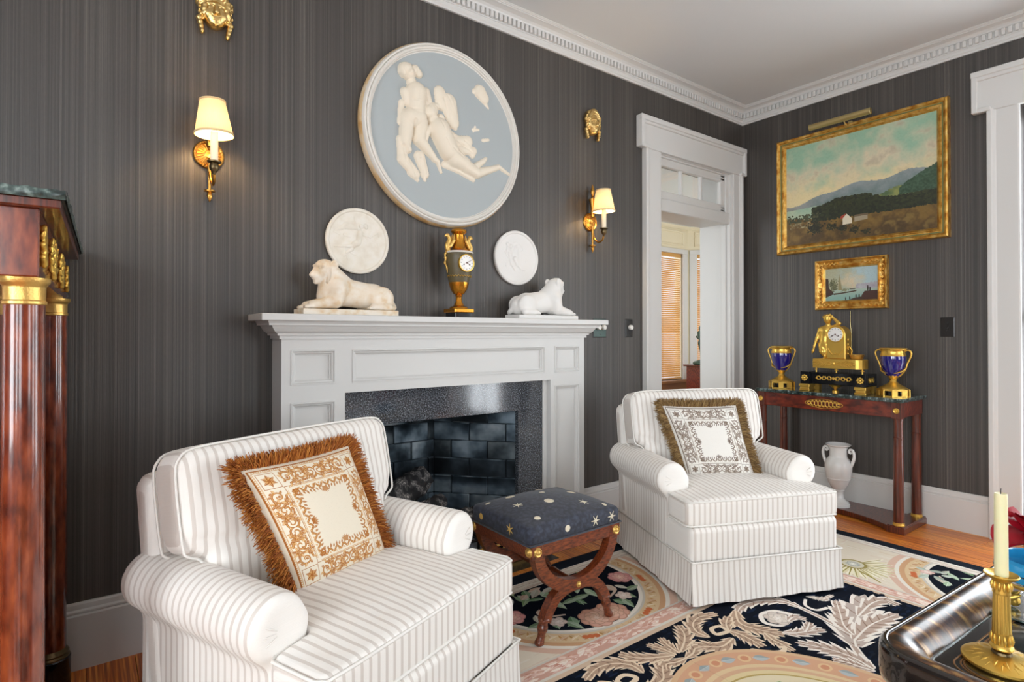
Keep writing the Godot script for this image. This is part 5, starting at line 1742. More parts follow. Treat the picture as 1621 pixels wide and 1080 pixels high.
# ---------------------------------------------------------------- console table and what stands on it
func build_console() -> void:
	# local x runs along the wall (world +z), local z out of the wall (world -x)
	var t := thing("console_table", "mahogany console table with green marble top and gilt mounts against the dark wall", "console table", Vector3(0, 0, 0.832), -PI / 2)
	part("marble_top", bar_mesh(Vector3(-0.487, 0.820, 0.006), Vector3(0.487, 0.845, 0.412), 0.003), M.green_marble, t)
	part("apron", bar_mesh(Vector3(-0.468, 0.722, 0.02), Vector3(0.468, 0.820, 0.388), 0.003), M.console_wood, t)
	for sx in [-1.0, 1.0]:
		part("corner_block", bar_mesh(Vector3(sx * 0.446 - 0.027, 0.716, 0.340), Vector3(sx * 0.446 + 0.027, 0.821, 0.398), 0.002), M.mahogany, t)
		var r := B.new()
		r.lathe(prof([0.0, 0.010, 0.005, 0.009, 0.008, 0.005, 0.014, 0.007, 0.018, 0.004, 0.019, 0.0]), 24, Vector3.ZERO, Basis(Vector3.RIGHT, PI / 2), 12, 0.08)
		part("rosette_mount", r.done(), M.gold, t, Vector3(sx * 0.446, 0.768, 0.397))
		for zz in [0.365, 0.065]:
			part("column", lathe_mesh([0.029, 0.048, 0.030, 0.09, 0.0285, 0.30, 0.026, 0.585, 0.028, 0.588, 0.028, 0.598, 0.0255, 0.601, 0.025, 0.70, 0.027, 0.706, 0.027, 0.722], 28), M.mahogany, t, Vector3(sx * 0.446, 0, zz))
			part("gilt_collar", lathe_mesh([0.031, 0.046, 0.033, 0.048, 0.0335, 0.054, 0.031, 0.058, 0.0315, 0.064, 0.030, 0.066], 28), M.gold, t, Vector3(sx * 0.446, 0, zz))
	# oval pierced mount in the middle of the apron
	var mt := B.new()
	for k in 9:
		var u := (k - 4) / 4.6
		var h := 0.030 * sqrt(maxf(0.02, 1.0 - u * u))
		var c := []
		for j in 13:
			c.append(Vector3(u * 0.112 + cos(TAU * j / 12) * 0.011, sin(TAU * j / 12) * h * 0.8, 0))
		mt.tube(c, 0.0024, 5, false)
		for sg in [-1.0, 1.0]:
			mt.lathe(prof([0.0, 0.005, 0.004, 0.003, 0.005, 0.0]), 8, Vector3(u * 0.112, sg * h * 0.55, 0), Basis(Vector3.RIGHT, PI / 2))
	var ov := []
	for j in 41:
		var a := TAU * j / 40
		ov.append(Vector3(cos(a) * 0.124, sin(a) * 0.033 * (1.0 - 0.25 * absf(cos(a))), 0))
	mt.tube(ov, 0.0026, 6, false)
	part("oval_mount", mt.done(), M.gold, t, Vector3(0.004, 0.768, 0.391))
	# platform with a hollowed front between square end blocks
	var ol := PackedVector2Array()
	for q in [[-0.39, 0.01], [0.39, 0.01], [0.39, 0.385]]:
		ol.append(Vector2(q[0], q[1]))
	for k in 17:
		var u := 1.0 - k / 8.0
		ol.append(Vector2(u * 0.385, 0.385 - 0.11 * (1.0 - u * u)))
	ol.append(Vector2(-0.39, 0.385))
	var pf := B.new()
	pf.slab(ol, -0.006, -0.038, 0.003, Transform3D(Basis(Vector3.RIGHT, PI / 2), Vector3.ZERO))
	part("platform", pf.done(), M.mahogany, t)
	for sx in [-1.0, 1.0]:
		var pb := B.new()
		pb.bar(Vector3(sx * 0.44 - 0.055, 0.0, 0.006), Vector3(sx * 0.44 + 0.049, 0.040, 0.400), 0.003)
		pb.bar(Vector3(sx * 0.44 - 0.050, 0.038, 0.008), Vector3(sx * 0.44 + 0.045, 0.048, 0.396), 0.003)
		part("plinth", pb.done(), M.mahogany, t)
	# pair of cobalt vases
	var v := cobalt_vase()
	v.position = Vector3(-0.262, 0.845, 0.475)
	copy_of(v, Vector3(-0.262, 0.845, 1.215), -PI / 2, "cobalt blue vase with gilt mounts at the console end nearest the wall switch")
	v.set_meta("label", "cobalt blue vase with gilt mounts at the console end nearest the doorway")
	build_gilt_clock()
	build_white_urn()

func cobalt_vase() -> Node3D:
	var v := thing("cobalt_vase", "cobalt blue vase with gilt mounts", "vase", Vector3.ZERO, -PI / 2, "pair of cobalt vases on the console table")
	part("body", lathe_mesh([0.034, 0.132, 0.046, 0.148, 0.060, 0.178, 0.069, 0.215, 0.072, 0.245, 0.070, 0.264], 40), M.cobalt, v)
	part("collar", lathe_mesh([0.071, 0.262, 0.072, 0.268, 0.069, 0.272, 0.066, 0.290, 0.070, 0.300, 0.077, 0.306, 0.078, 0.311, 0.074, 0.315, 0.060, 0.312, 0.055, 0.29], 40), M.gold, v)
	part("calyx", lathe_mesh([0.020, 0.108, 0.022, 0.116, 0.034, 0.128, 0.038, 0.136, 0.036, 0.139], 32, 12, 0.07), M.gold, v)
	var b := B.new()
	b.lathe(prof([0.082, 0.050, 0.078, 0.056, 0.066, 0.064, 0.040, 0.078, 0.024, 0.092, 0.019, 0.104, 0.020, 0.108]), 8, Vector3.ZERO, Basis(Vector3.UP, PI / 8))
	part("pedestal", b.done(), M.gold, v)
	# octagonal foot with oval openings
	b = B.new()
	for k in 8:
		var a := TAU * k / 8
		var t := Basis(Vector3.UP, a)
		var half := 0.0325
		var d := 0.077
		b.box(t * Vector3(0, 0.045, d), Vector3(half * 2 + 0.004, 0.012, 0.008), 0.001, t)
		b.box(t * Vector3(0, 0.004, d), Vector3(half * 2 + 0.004, 0.008, 0.008), 0.001, t)
		for s in [-1.0, 1.0]:
			b.box(t * Vector3(s * (half - 0.004), 0.024, d), Vector3(0.010 if k % 2 == 0 else 0.034, 0.048, 0.008), 0.001, t)
	part("foot", b.done(), M.gold, v)
	part("foot_core", lathe_mesh([0.0, 0.001, 0.062, 0.001, 0.062, 0.05], 8), M.black_marble, v)
	for s in [-1.0, 1.0]:
		var h := spline([Vector3(s * 0.068, 0.296, 0), Vector3(s * 0.090, 0.300, 0), Vector3(s * 0.103, 0.282, 0), Vector3(s * 0.096, 0.252, 0), Vector3(s * 0.080, 0.215, 0), Vector3(s * 0.070, 0.180, 0), Vector3(s * 0.052, 0.150, 0), Vector3(s * 0.036, 0.134, 0)], 4)
		part("handle", rows_tube(h, 0.0052, 8), M.gold, v)
		var l := B.new()
		l.tube(spline([Vector3(s * 0.070, 0.186, 0.0), Vector3(s * 0.058, 0.166, 0.026), Vector3(s * 0.036, 0.156, 0.042), Vector3(s * 0.018, 0.152, 0.046)], 4), [0.006, 0.0065, 0.007, 0.0072, 0.0074, 0.0074, 0.007, 0.0065, 0.0058, 0.005, 0.004, 0.003, 0.0016], 8, true, 0.5)
		part("leaf_mount", l.done(), M.gold, v)
	return v

func build_gilt_clock() -> void:
	var c := thing("mantel_clock", "gilt clock with a standing nude youth leaning on it, on a black marble base", "clock", Vector3(-0.245, 0.845, 0.882), -PI / 2)
	# black base on gilt feet
	part("marble_base", bar_mesh(Vector3(-0.19, 0.052, -0.085), Vector3(0.20, 0.135, 0.07), 0.003), M.black_marble, c)
	for sx in [-0.20, 0.165]:
		part("corner_block", bar_mesh(Vector3(sx - 0.028, 0.050, -0.06), Vector3(sx + 0.034, 0.137, 0.098), 0.003), M.black_marble, c)
		var f := B.new()
		f.bar(Vector3(sx - 0.034, 0.030, 0.02), Vector3(sx + 0.040, 0.050, 0.106), 0.003)
		f.bar(Vector3(sx - 0.028, 0.012, 0.026), Vector3(sx + 0.034, 0.032, 0.100), 0.003)
		f.bar(Vector3(sx - 0.033, 0.0, 0.022), Vector3(sx + 0.039, 0.013, 0.104), 0.003)
		part("gilt_foot", f.done(), M.gold, c)
		var q := B.new()
		for k in 8:
			var a := TAU * k / 8
			q.lathe(prof([0.0, 0.007, 0.006, 0.004, 0.007, 0.0]), 8, Vector3(cos(a) * 0.017, sin(a) * 0.017, 0), Basis(Vector3.RIGHT, PI / 2))
		q.lathe(prof([0.0, 0.009, 0.008, 0.006, 0.009, 0.0]), 10, Vector3.ZERO, Basis(Vector3.RIGHT, PI / 2))
		part("square_mount", q.done(), M.gold, c, Vector3(sx + 0.003, 0.094, 0.098))
	for zz in [-0.06]:
		for sx in [-0.18, 0.18]:
			part("rear_foot", bar_mesh(Vector3(sx - 0.02, 0, zz - 0.02), Vector3(sx + 0.02, 0.052, zz + 0.02), 0.002), M.gold, c)
	part("tazza_foot", lathe_mesh([0.0, 0.0, 0.022, 0.0, 0.020, 0.010, 0.009, 0.018, 0.012, 0.026, 0.034, 0.040, 0.046, 0.050, 0.0, 0.052], 24, 12, 0.12), M.gold, c, Vector3(-0.01, 0, 0.045))
	var sc := B.new()
	for s in [-1.0, 1.0]:
		for k in 3:
			var cx: float = s * (0.030 + k * 0.036)
			var cc := []
			for j in 15:
				var a := 0.7 * PI + TAU * 0.9 * j / 14
				var rr := 0.017 * (1.0 - 0.045 * j)
				cc.append(Vector3(cx + s * cos(a) * rr, sin(a) * rr * (1 if k % 2 else -1), 0))
			sc.tube(cc, 0.0042, 6)
			sc.tube([Vector3(cx - s * 0.018, 0, 0), Vector3(cx, 0.014 * (1 if k % 2 else -1), 0), Vector3(cx + s * 0.018, 0, 0)], 0.003, 5)
	sc.lathe(prof([0.0, 0.008, 0.010, 0.006, 0.014, 0.0]), 12, Vector3.ZERO, Basis(Vector3.RIGHT, PI / 2), 6, 0.3)
	part("scroll_mount", sc.done(), M.gold, c, Vector3(-0.012, 0.096, 0.073))
	sc = B.new()
	for k in 3:
		var cc := []
		for j in 13:
			var a := TAU * j / 12
			cc.append(Vector3(0, sin(a) * 0.016, -0.02 + k * 0.028 + cos(a) * 0.010))
		sc.tube(cc, 0.003, 6)
	part("side_mount", sc.done(), M.gold, c, Vector3(0.202, 0.094, 0.0))
	# pin feet under the gilt plinth
	for x in [-0.135, 0.0, 0.165]:
		part("pin_foot", lathe_mesh([0.005, 0.135, 0.005, 0.150, 0.012, 0.152, 0.013, 0.158, 0.005, 0.160, 0.006, 0.167], 12), M.gold, c, Vector3(x, 0, 0.055))
	# plinth with a rounded end
	var ol := PackedVector2Array([Vector2(-0.150, -0.05), Vector2(0.130, -0.05)])
	for k in 9:
		var a := -PI / 2 + PI * k / 8
		ol.append(Vector2(0.130 + cos(a) * 0.05, 0.012 + sin(a) * 0.062))
	ol.append(Vector2(-0.150, 0.074))
	var pb := B.new()
	pb.slab(ol, -0.166, -0.232, 0.004, Transform3D(Basis(Vector3.RIGHT, PI / 2), Vector3.ZERO))
	part("plinth", pb.done(), M.gold, c)
	var wr := B.new()
	for s in [-1.0, 1.0]:
		for k in 8:
			var a := 0.012 + k * 0.014
			for g in [-1.0, 1.0]:
				wr.tube([Vector3(s * a, 0, 0), Vector3(s * (a + 0.020), g * 0.020 * (0.4 + 0.6 * sin(k * 0.4 + 0.3)), 0.002), Vector3(s * (a + 0.034), g * 0.022 * (0.4 + 0.6 * sin(k * 0.4 + 0.3)), 0)], [0.002, 0.005, 0.001], 6)
	wr.lathe(prof([0.0, 0.008, 0.010, 0.005, 0.012, 0.0]), 10, Vector3.ZERO, Basis(Vector3.RIGHT, PI / 2))
	part("laurel_mount", wr.done(), M.gold, c, Vector3(-0.01, 0.200, 0.075))
	# arched case with its dial
	var arch := PackedVector2Array([Vector2(-0.062, 0.232), Vector2(0.062, 0.232)])
	for k in 17:
		var a := PI * k / 16
		arch.append(Vector2(cos(a) * 0.062, 0.400 + sin(a) * 0.062))
	var cb := B.new()
	cb.slab(arch, -0.045, 0.050, 0.005, Transform3D(Basis.IDENTITY, Vector3(-0.006, 0, 0)))
	part("arched_case", cb.done(), M.gold, c)
	var dl := Node3D.new()
	dl.name = "clock_dial"
	c.add_child(dl)
	dl.position = Vector3(-0.006, 0.402, 0)
	dial(dl, 0.049, 0.058, 0.046, 2.3, 4.2)
	var sm := B.new()
	for k in 4:
		sm.lathe(prof([0.0, 0.008, 0.010, 0.005, 0.012, 0.0]), 8, Vector3(0, 0.27 + k * 0.032, 0), Basis(Vector3.BACK, -PI / 2), 6, 0.3)
	part("side_mount", sm.done(), M.gold, c, Vector3(0.056, 0, 0.0))
	var fs := B.new()
	for s in [-1.0, 1.0]:
		fs.tube(spline([Vector3(0, 0.268, 0.052), Vector3(s * 0.02, 0.262, 0.053), Vector3(s * 0.038, 0.28, 0.053), Vector3(s * 0.05, 0.305, 0.052)], 4), 0.004, 6)
	part("garland_mount", fs.done(), M.gold, c, Vector3(-0.006, 0, 0))
	# dish with a handle at the end
	part("oil_lamp_dish", lathe_mesh([0.0, 0.232, 0.034, 0.234, 0.042, 0.252, 0.047, 0.262, 0.044, 0.264, 0.036, 0.254, 0.0, 0.250], 28), M.gold_leaf, c, Vector3(0.112, 0, 0.008))
	part("dish_handle", rows_tube(spline([Vector3(0.075, 0.262, 0.0), Vector3(0.078, 0.295, 0.0), Vector3(0.060, 0.318, 0.0), Vector3(0.052, 0.300, 0.0)], 5), 0.005, 8), M.gold, c)
	# the youth: stands at the left, elbow on the case, hand to his head
	var f := Blob.new(Vector3(-0.19, 0.22, -0.05), Vector3(0.03, 0.56, 0.07), 0.0052)
	var k := 0.012
	f.ball(Vector3(-0.074, 0.512, 0.014), Vector3(0.027, 0.034, 0.031), 0.004)
	for j in 9:
		var a := TAU * j / 9
		f.ball(Vector3(-0.074 + cos(a) * 0.026, 0.530 + 0.008 * sin(a * 2), 0.012 + sin(a) * 0.024), Vector3(0.011, 0.011, 0.011), 0.003)
	f.put(Vector3(-0.072, 0.474, 0.010), Vector3(-0.078, 0.455, 0.006), 0.013, 0.015, 0.008)
	f.put(Vector3(-0.122, 0.436, 0.006), Vector3(-0.052, 0.446, 0.0), 0.021, 0.021, k)
	f.put(Vector3(-0.090, 0.425, 0.008), Vector3(-0.098, 0.375, 0.008), 0.040, 0.030, k, Vector3(1, 1, 0.75))
	f.put(Vector3(-0.098, 0.362, 0.008), Vector3(-0.100, 0.338, 0.008), 0.032, 0.036, k, Vector3(1, 1, 0.8))
	f.put(Vector3(-0.116, 0.325, 0.010), Vector3(-0.106, 0.280, 0.026), 0.026, 0.019, k)
	f.put(Vector3(-0.106, 0.280, 0.026), Vector3(-0.084, 0.240, 0.022), 0.018, 0.010, k)
	f.put(Vector3(-0.082, 0.325, 0.008), Vector3(-0.076, 0.282, 0.012), 0.027, 0.019, k)
	f.put(Vector3(-0.076, 0.282, 0.012), Vector3(-0.074, 0.240, 0.006), 0.018, 0.010, k)
	for q in [[-0.084, 0.022], [-0.074, 0.006]]:
		f.put(Vector3(q[0], 0.237, q[1]), Vector3(q[0] - 0.006, 0.234, q[1] + 0.024), 0.010, 0.007, 0.005)
	f.put(Vector3(-0.046, 0.446, 0.0), Vector3(0.000, 0.478, 0.006), 0.016, 0.013, 0.006)
	f.put(Vector3(0.000, 0.478, 0.006), Vector3(-0.036, 0.516, 0.012), 0.013, 0.009, 0.004)
	f.put(Vector3(-0.128, 0.434, 0.008), Vector3(-0.146, 0.376, 0.014), 0.017, 0.013, 0.008)
	f.put(Vector3(-0.146, 0.376, 0.014), Vector3(-0.158, 0.328, 0.028), 0.013, 0.009, 0.006)
	f.ball(Vector3(-0.160, 0.318, 0.030), Vector3(0.010, 0.013, 0.009), 0.005)
	f.put(Vector3(-0.160, 0.315, 0.03), Vector3(-0.166, 0.285, 0.034), 0.006, 0.010, 0.004)
	f.put(Vector3(-0.166, 0.285, 0.034), Vector3(-0.172, 0.268, 0.036), 0.010, 0.005, 0.004)
	part("youth_figure", f.mesh(), M.gold, c)

func build_white_urn() -> void:
	var u := thing("white_urn", "white glazed two-handled urn on the platform under the console table", "urn", Vector3(-0.19, 0.038, 0.845), -PI / 2)
	part("body", lathe_mesh([0.040, 0.118, 0.046, 0.128, 0.062, 0.155, 0.078, 0.205, 0.0855, 0.250, 0.086, 0.285, 0.078, 0.318, 0.062, 0.338, 0.056, 0.350, 0.055, 0.395, 0.062, 0.415, 0.078, 0.426, 0.080, 0.432, 0.076, 0.434, 0.058, 0.418, 0.050, 0.395, 0.050, 0.36], 56), M.white_glaze, u)
	part("band", lathe_mesh([0.0735, 0.186, 0.0762, 0.190, 0.0765, 0.195, 0.0758, 0.198], 56), M.white_glaze, u)
	part("foot", lathe_mesh([0.072, 0.0, 0.072, 0.016, 0.066, 0.020, 0.066, 0.028, 0.050, 0.036, 0.034, 0.056, 0.030, 0.090, 0.034, 0.106, 0.040, 0.112, 0.040, 0.120], 48), M.white_glaze, u)
	for s in [-1.0, 1.0]:
		var h := spline([Vector3(s * 0.076, 0.275, 0), Vector3(s * 0.094, 0.315, 0), Vector3(s * 0.104, 0.360, 0), Vector3(s * 0.096, 0.398, 0), Vector3(s * 0.078, 0.404, 0), Vector3(s * 0.070, 0.388, 0), Vector3(s * 0.080, 0.378, 0), Vector3(s * 0.086, 0.388, 0)], 5)
		var rr := []
		for i in h.size():
			rr.append(lerpf(0.0115, 0.006, float(i) / h.size()))
		part("handle", rows_tube(h, rr, 10, 1.0), M.white_glaze, u)

# ---------------------------------------------------------------- rug: one quarter is drawn, the others mirror it
const RC := Vector2(-2.62, 2.0)
const RH := Vector2(1.98, 1.64)

func rp(x: float, z: float) -> Vector2:
	return Vector2((x - RC.x) * 1000.0, (z - (RC.y - RH.y)) * 1000.0)

func rpx(px: float, py: float) -> Vector2:
	var p := on_y(px, py, 0.01)
	return rp(p.x, p.z)

func oval(c: Vector2, rx: float, ry: float, n := 60) -> PackedVector2Array:
	var o := PackedVector2Array()
	for k in n:
		o.append(c + Vector2(cos(TAU * k / n) * rx, sin(TAU * k / n) * ry))
	return o

# a lobed leaf along a spine; w is its half width at the widest
func acanthus(im: Image, spine: Array, w: float, edge: Color, fill: Color, vein: Color, lobes := 6) -> void:
	var s := spline(spine, 10)
	var n := s.size()
	for pass_ in 2:
		var k := 1.0 if pass_ == 0 else 0.66
		var l := PackedVector2Array()
		var r := PackedVector2Array()
		for i in n:
			var t := float(i) / (n - 1)
			var d: Vector2 = (s[mini(i + 1, n - 1)] - s[maxi(i - 1, 0)]).normalized()
			var nn := Vector2(-d.y, d.x)
			var ww := w * k * (0.18 + 0.82 * pow(sin(PI * clampf(t * 0.93 + 0.04, 0.0, 1.0)), 0.8))
			var saw := fposmod(t * lobes, 1.0)
			var f := 0.50 + 0.55 * saw
			l.append(s[i] + nn * ww * f + d * ww * saw * 0.55)
			r.append(s[i] - nn * ww * f + d * ww * saw * 0.55)
		r.reverse()
		var poly := l.duplicate()
		poly.append(s[n - 1] + (s[n - 1] - s[n - 3]) * 1.2)
		poly.append_array(r)
		fill_poly(im, poly, edge if pass_ == 0 else fill)
	for j in lobes:
		var i := int((j + 0.35) / lobes * (n - 1))
		var d: Vector2 = (s[mini(i + 1, n - 1)] - s[maxi(i - 1, 0)]).normalized()
		var nn := Vector2(-d.y, d.x)
		var ww := w * 0.55 * sin(PI * clampf(float(i) / n * 0.93 + 0.04, 0, 1))
		for sg in [-1.0, 1.0]:
			stroke(im, [s[i], s[i] + nn * sg * ww * 0.5 + d * ww * 0.5, s[i] + nn * sg * ww + d * ww * 1.1], 7, 3, vein)
	stroke(im, s, 9, 4, edge)

func flower(im: Image, c: Vector2, r: float, a: Color, b: Color, petals := 7) -> void:
	for ring in 3:
		var rr := r * (1.0 - ring * 0.3)
		for k in petals:
			var t := TAU * (k + ring * 0.5) / petals
			var p := c + Vector2(cos(t), sin(t)) * rr * 0.6
			dab(im, p.x, p.y, rr * 0.44, rr * 0.44, a.lerp(b, ring / 2.0).darkened(0.14))
			dab(im, p.x, p.y, rr * 0.36, rr * 0.36, a.lerp(b, ring / 2.0).lightened(0.06 * (k % 3)))
	dab(im, c.x, c.y, r * 0.14, r * 0.14, b.lightened(0.3))

func leaf(im: Image, a: Vector2, b: Vector2, w: float, c: Color) -> void:
	var d := (b - a)
	var n := Vector2(-d.y, d.x).normalized()
	var l := PackedVector2Array()
	var h := PackedVector2Array()
	for k in 9:
		var t := k / 8.0
		l.append(a + d * t + n * w * sin(PI * pow(t, 0.8)))
		h.append(a + d * t - n * w * sin(PI * pow(t, 0.8)))
	var hh := h.duplicate()
	h.reverse()
	var p := l.duplicate()
	p.append_array(h)
	fill_poly(im, p, c.lightened(0.22))
	var q := PackedVector2Array()
	for k in 9:
		q.append(a + d * (k / 8.0))
	hh.reverse()
	q.append_array(hh)
	fill_poly(im, q, c)
	stroke(im, [a, b], 3, 2, c.lightened(0.4))

func rug_image() -> Image:
	var w := int(RH.x * 1000)
	var h := int(RH.y * 1000)
	var im := Image.create(w, h, false, Image.FORMAT_RGB8)
	var rng := RandomNumberGenerator.new()
	rng.seed = 19
	var navy := hexc("10151f")
	var cream := hexc("d8cdbb")
	var pale := hexc("ddd6ca")
	var pink := hexc("c99f8e")
	var gold := hexc("c39a6a")
	im.fill(cream)
	# streaky weave in the border ground
	for k in 900:
		var p := Vector2(rng.randf() * w, rng.randf() * h)
		var along := p.x / w > 1.0 - p.y * 0 - 0.4 and p.y > 800
		var d := Vector2(0, 1) if along else Vector2(1, 0)
		stroke(im, [p, p + d * rng.randf_range(60, 160)], rng.randf_range(4, 12), 3, cream.lerp([pale, hexc("cdbb9c"), hexc("d3bfae")][rng.randi() % 3], 0.7))
	# lunettes: gold ring of leaves round a navy ground with flowers
	for L in [[Vector2(0, 225), 0.0], [Vector2(w - 225, h), -PI / 2]]:
		var c: Vector2 = L[0]
		fill_poly(im, oval(c, 575, 575, 90), hexc("cfae9b"))
		fill_poly(im, oval(c, 540, 540, 90), pale)
		fill_poly(im, oval(c, 520, 520, 90), gold.lerp(pink, 0.35))
		fill_poly(im, oval(c, 495, 495, 90), hexc("cfb48f"))
		for k in 64:
			var a := TAU * k / 64
			var u := Vector2(cos(a), sin(a))
			var v := Vector2(-u.y, u.x)
			leaf(im, c + u * 435, c + u * 482 + v * 34, 13, [hexc("b98d5b"), hexc("a8814f"), hexc("c2a27a")][k % 3])
			leaf(im, c + u * 478 + v * 6, c + u * 440 + v * 42, 11, [hexc("cdb48c"), hexc("b78e66")][k % 2])
		for k in 8:
			var a := TAU * (k + 0.5) / 8
			var q := c + Vector2(cos(a), sin(a)) * 458
			for j in 3:
				dab(im, q.x + cos(a + 1.57) * (j - 1) * 24, q.y + sin(a + 1.57) * (j - 1) * 24, 15, 15, hexc("c06a43"))
		fill_poly(im, oval(c, 428, 428, 90), pale.darkened(0.12))
		fill_poly(im, oval(c, 416, 416, 90), pale)
		fill_poly(im, oval(c, 398, 398, 90), navy)
		for k in 52:
			var a := rng.randf() * TAU
			var r := rng.randf_range(60, 350)
			var q := c + Vector2(cos(a), sin(a)) * r
			var e := rng.randf() * TAU
			leaf(im, q, q + Vector2(cos(e), sin(e)) * rng.randf_range(60, 110), rng.randf_range(14, 24), [hexc("7f9a6c"), hexc("9db393"), hexc("5f7d58"), hexc("b9b6a4"), hexc("c2a692")][k % 5])
	# lunette bouquet traced from the photograph (long side) and its like on the short side
	var g1 := hexc("8ea683")
	for q in [[832, 986, 870, 978], [845, 996, 880, 985], [895, 990, 920, 982], [905, 998, 940, 996], [993, 935, 1010, 926], [985, 940, 1008, 946], [985, 948, 1004, 962], [968, 978, 1000, 968], [905, 950, 935, 940], [890, 960, 900, 985], [940, 1000, 965, 992]]:
		leaf(im, rpx(q[0], q[1]), rpx(q[2], q[3]), 20, g1.darkened(rng.randf() * 0.25))
	flower(im, rpx(930, 983), 72, hexc("d79fa0"), hexc("e8bdb4"))
	flower(im, rpx(968, 968), 80, hexc("cf9c86"), hexc("e2b8a0"), 8)
	flower(im, rpx(981, 914), 62, hexc("cf8f8c"), hexc("e6b6a8"))
	flower(im, rpx(987, 943), 40, hexc("d9c3b6"), hexc("e8d9cf"), 5)
	stroke(im, spline([rpx(948, 935), rpx(962, 928), rpx(974, 934), rpx(965, 946)], 6), 26, 10, hexc("cdb7a4"))
	stroke(im, spline([rpx(835, 965), rpx(850, 953), rpx(870, 955), rpx(862, 968)], 6), 26, 10, hexc("c9bda8"))
	stroke(im, spline([rpx(893, 975), rpx(898, 962), rpx(915, 960), rpx(908, 972)], 6), 24, 8, hexc("b79a80"))
	flower(im, rpx(1467, 906), 34, hexc("d8b0a4"), hexc("e8d0c6"), 5)
	for q in [[1450, 898, 1468, 904], [1470, 904, 1500, 908], [1455, 915, 1470, 910], [1478, 912, 1498, 922], [1490, 912, 1510, 914]]:
		leaf(im, rpx(q[0], q[1]), rpx(q[2], q[3]), 18, hexc("b3bfae").darkened(rng.randf() * 0.2))
	# shell in the corner
	var fan := rpx(1350, 893)
	for k in 15:
		var a := -0.9 + 2.9 * k / 14.0
		var d := Vector2(-sin(a - 0.3), cos(a - 0.3))
		leaf(im, fan + d * 60, fan + d * 210, 17, hexc("d6cda8") if k % 2 else hexc("e2dac0"))
		stroke(im, [fan + d * 60, fan + d * 190], 8, 4, hexc("968a4e"))
	fill_poly(im, oval(fan, 66, 66), hexc("938650"))
	fill_poly(im, oval(fan, 52, 52), hexc("c9c3ae"))
	flower(im, fan, 34, hexc("aeb0a8"), hexc("d6d3c8"), 6)
	stroke(im, spline([rpx(1362, 905), rpx(1375, 912), rpx(1394, 923)], 6), 16, 8, hexc("968a4e"))
	# outer bands along the long side (top of the image) and the short side (right of the image)
	var bands := [[155, pale.lerp(pink, 0.25)], [148, hexc("b5a89b")], [140, pale], [118, hexc("c2b3a6")], [110, pale.lightened(0.1)], [82, hexc("2a3443")], [78, navy.lightened(0.06)]]
	for b in bands:
		im.fill_rect(Rect2i(0, 0, w, b[0]), b[1])
		im.fill_rect(Rect2i(w - b[0], 0, b[0], h), b[1])
	for k in 500:
		var t := rng.randf()
		var dd := rng.randf_range(88, 150)
		var cc := pale.lerp([hexc("bdb0a5"), hexc("e6e0d6"), hexc("c9ada0")][k % 3], 0.6)
		var L := rng.randf_range(40, 130)
		if k % 2:
			stroke(im, [Vector2(t * (w - 160), dd), Vector2(t * (w - 160) + L, dd + 4)], 5, 2, cc)
		else:
			stroke(im, [Vector2(w - dd, 160 + t * h), Vector2(w - dd - 4, 160 + t * h + L)], 5, 2, cc)
	# ribbon and the navy field
	var fx := 1190.0
	var fz := 790.0
	for b in [[118, pale.darkened(0.08)], [108, pink], [36, pale.darkened(0.05)], [22, hexc("cbb29a")]]:
		im.fill_rect(Rect2i(0, int(fz - b[0]), int(fx + b[0]), 90), b[1])
		im.fill_rect(Rect2i(int(fx + b[0] - 90), int(fz - b[0]), 90, h), b[1])
	for k in 420:
		var cc: Color = [hexc("dcc3b2"), hexc("c99a88"), hexc("d6b09d"), hexc("c08a78"), hexc("e0cdbd")][k % 5]
		var o := rng.randf_range(48, 96)
		var L := rng.randf_range(18, 60)
		var t := rng.randf()
		var a := Vector2(t * (fx + 60), fz - o) if k % 2 else Vector2(fx + o, fz + t * (h - fz))
		var d := Vector2(L, rng.randf_range(-12, 12)) if k % 2 else Vector2(rng.randf_range(-12, 12), L)
		leaf(im, a, a + d, rng.randf_range(5, 13), cc)
	im.fill_rect(Rect2i(0, int(fz), int(fx), h), navy)
	for k in 700:
		var p := Vector2(rng.randf() * fx, fz + rng.randf() * (h - fz))
		dab(im, p.x, p.y, rng.randf_range(8, 30), rng.randf_range(4, 12), navy.lightened(rng.randf() * 0.05) if k % 2 else navy.lerp(hexc("1d2c48"), rng.randf() * 0.7))
	# scrolling leaves, traced on a zoom of the photograph
	var Z := func(a: Array) -> Array:
		var out := []
		for k in range(0, a.size(), 2):
			out.append(rpx(1080 + a[k] / 4.768, 900 + a[k + 1] / 4.768))
		return out
	var e1 := hexc("e8e0d6")
	var f1 := hexc("b7a294")
	var e2 := hexc("dfcbb1")
	var f2 := hexc("b19680")
	var vn := hexc("8d7464")
	stroke(im, spline(Z.call([1420, 740, 1330, 640, 1210, 470, 1100, 400, 960, 330, 830, 270]), 8), 34, 26, e1)
	stroke(im, spline(Z.call([1420, 740, 1330, 640, 1210, 470, 1100, 400, 960, 330, 830, 270]), 8), 18, 12, f1)
	acanthus(im, Z.call([900, 300, 760, 250, 600, 245, 460, 280, 410, 340]), 48, e1, f1, vn, 7)
	acanthus(im, Z.call([400, 320, 430, 410, 540, 455, 650, 480, 760, 500]), 58, e2, f2, vn, 7)
	acanthus(im, Z.call([620, 490, 680, 540, 740, 570, 830, 622]), 40, e2, f2, vn, 4)
	acanthus(im, Z.call([1310, 590, 1290, 480, 1320, 370, 1370, 220]), 130, e1, hexc("b9aaa0"), vn, 6)
	acanthus(im, Z.call([1300, 540, 1390, 450, 1480, 400, 1610, 350]), 78, e1, f1, vn, 6)
	acanthus(im, Z.call([1330, 360, 1420, 270, 1520, 240, 1621, 275]), 60, e1, f1, vn, 5)
	acanthus(im, Z.call([1290, 500, 1220, 430, 1190, 340, 1160, 250]), 56, e1, f1, vn, 5)
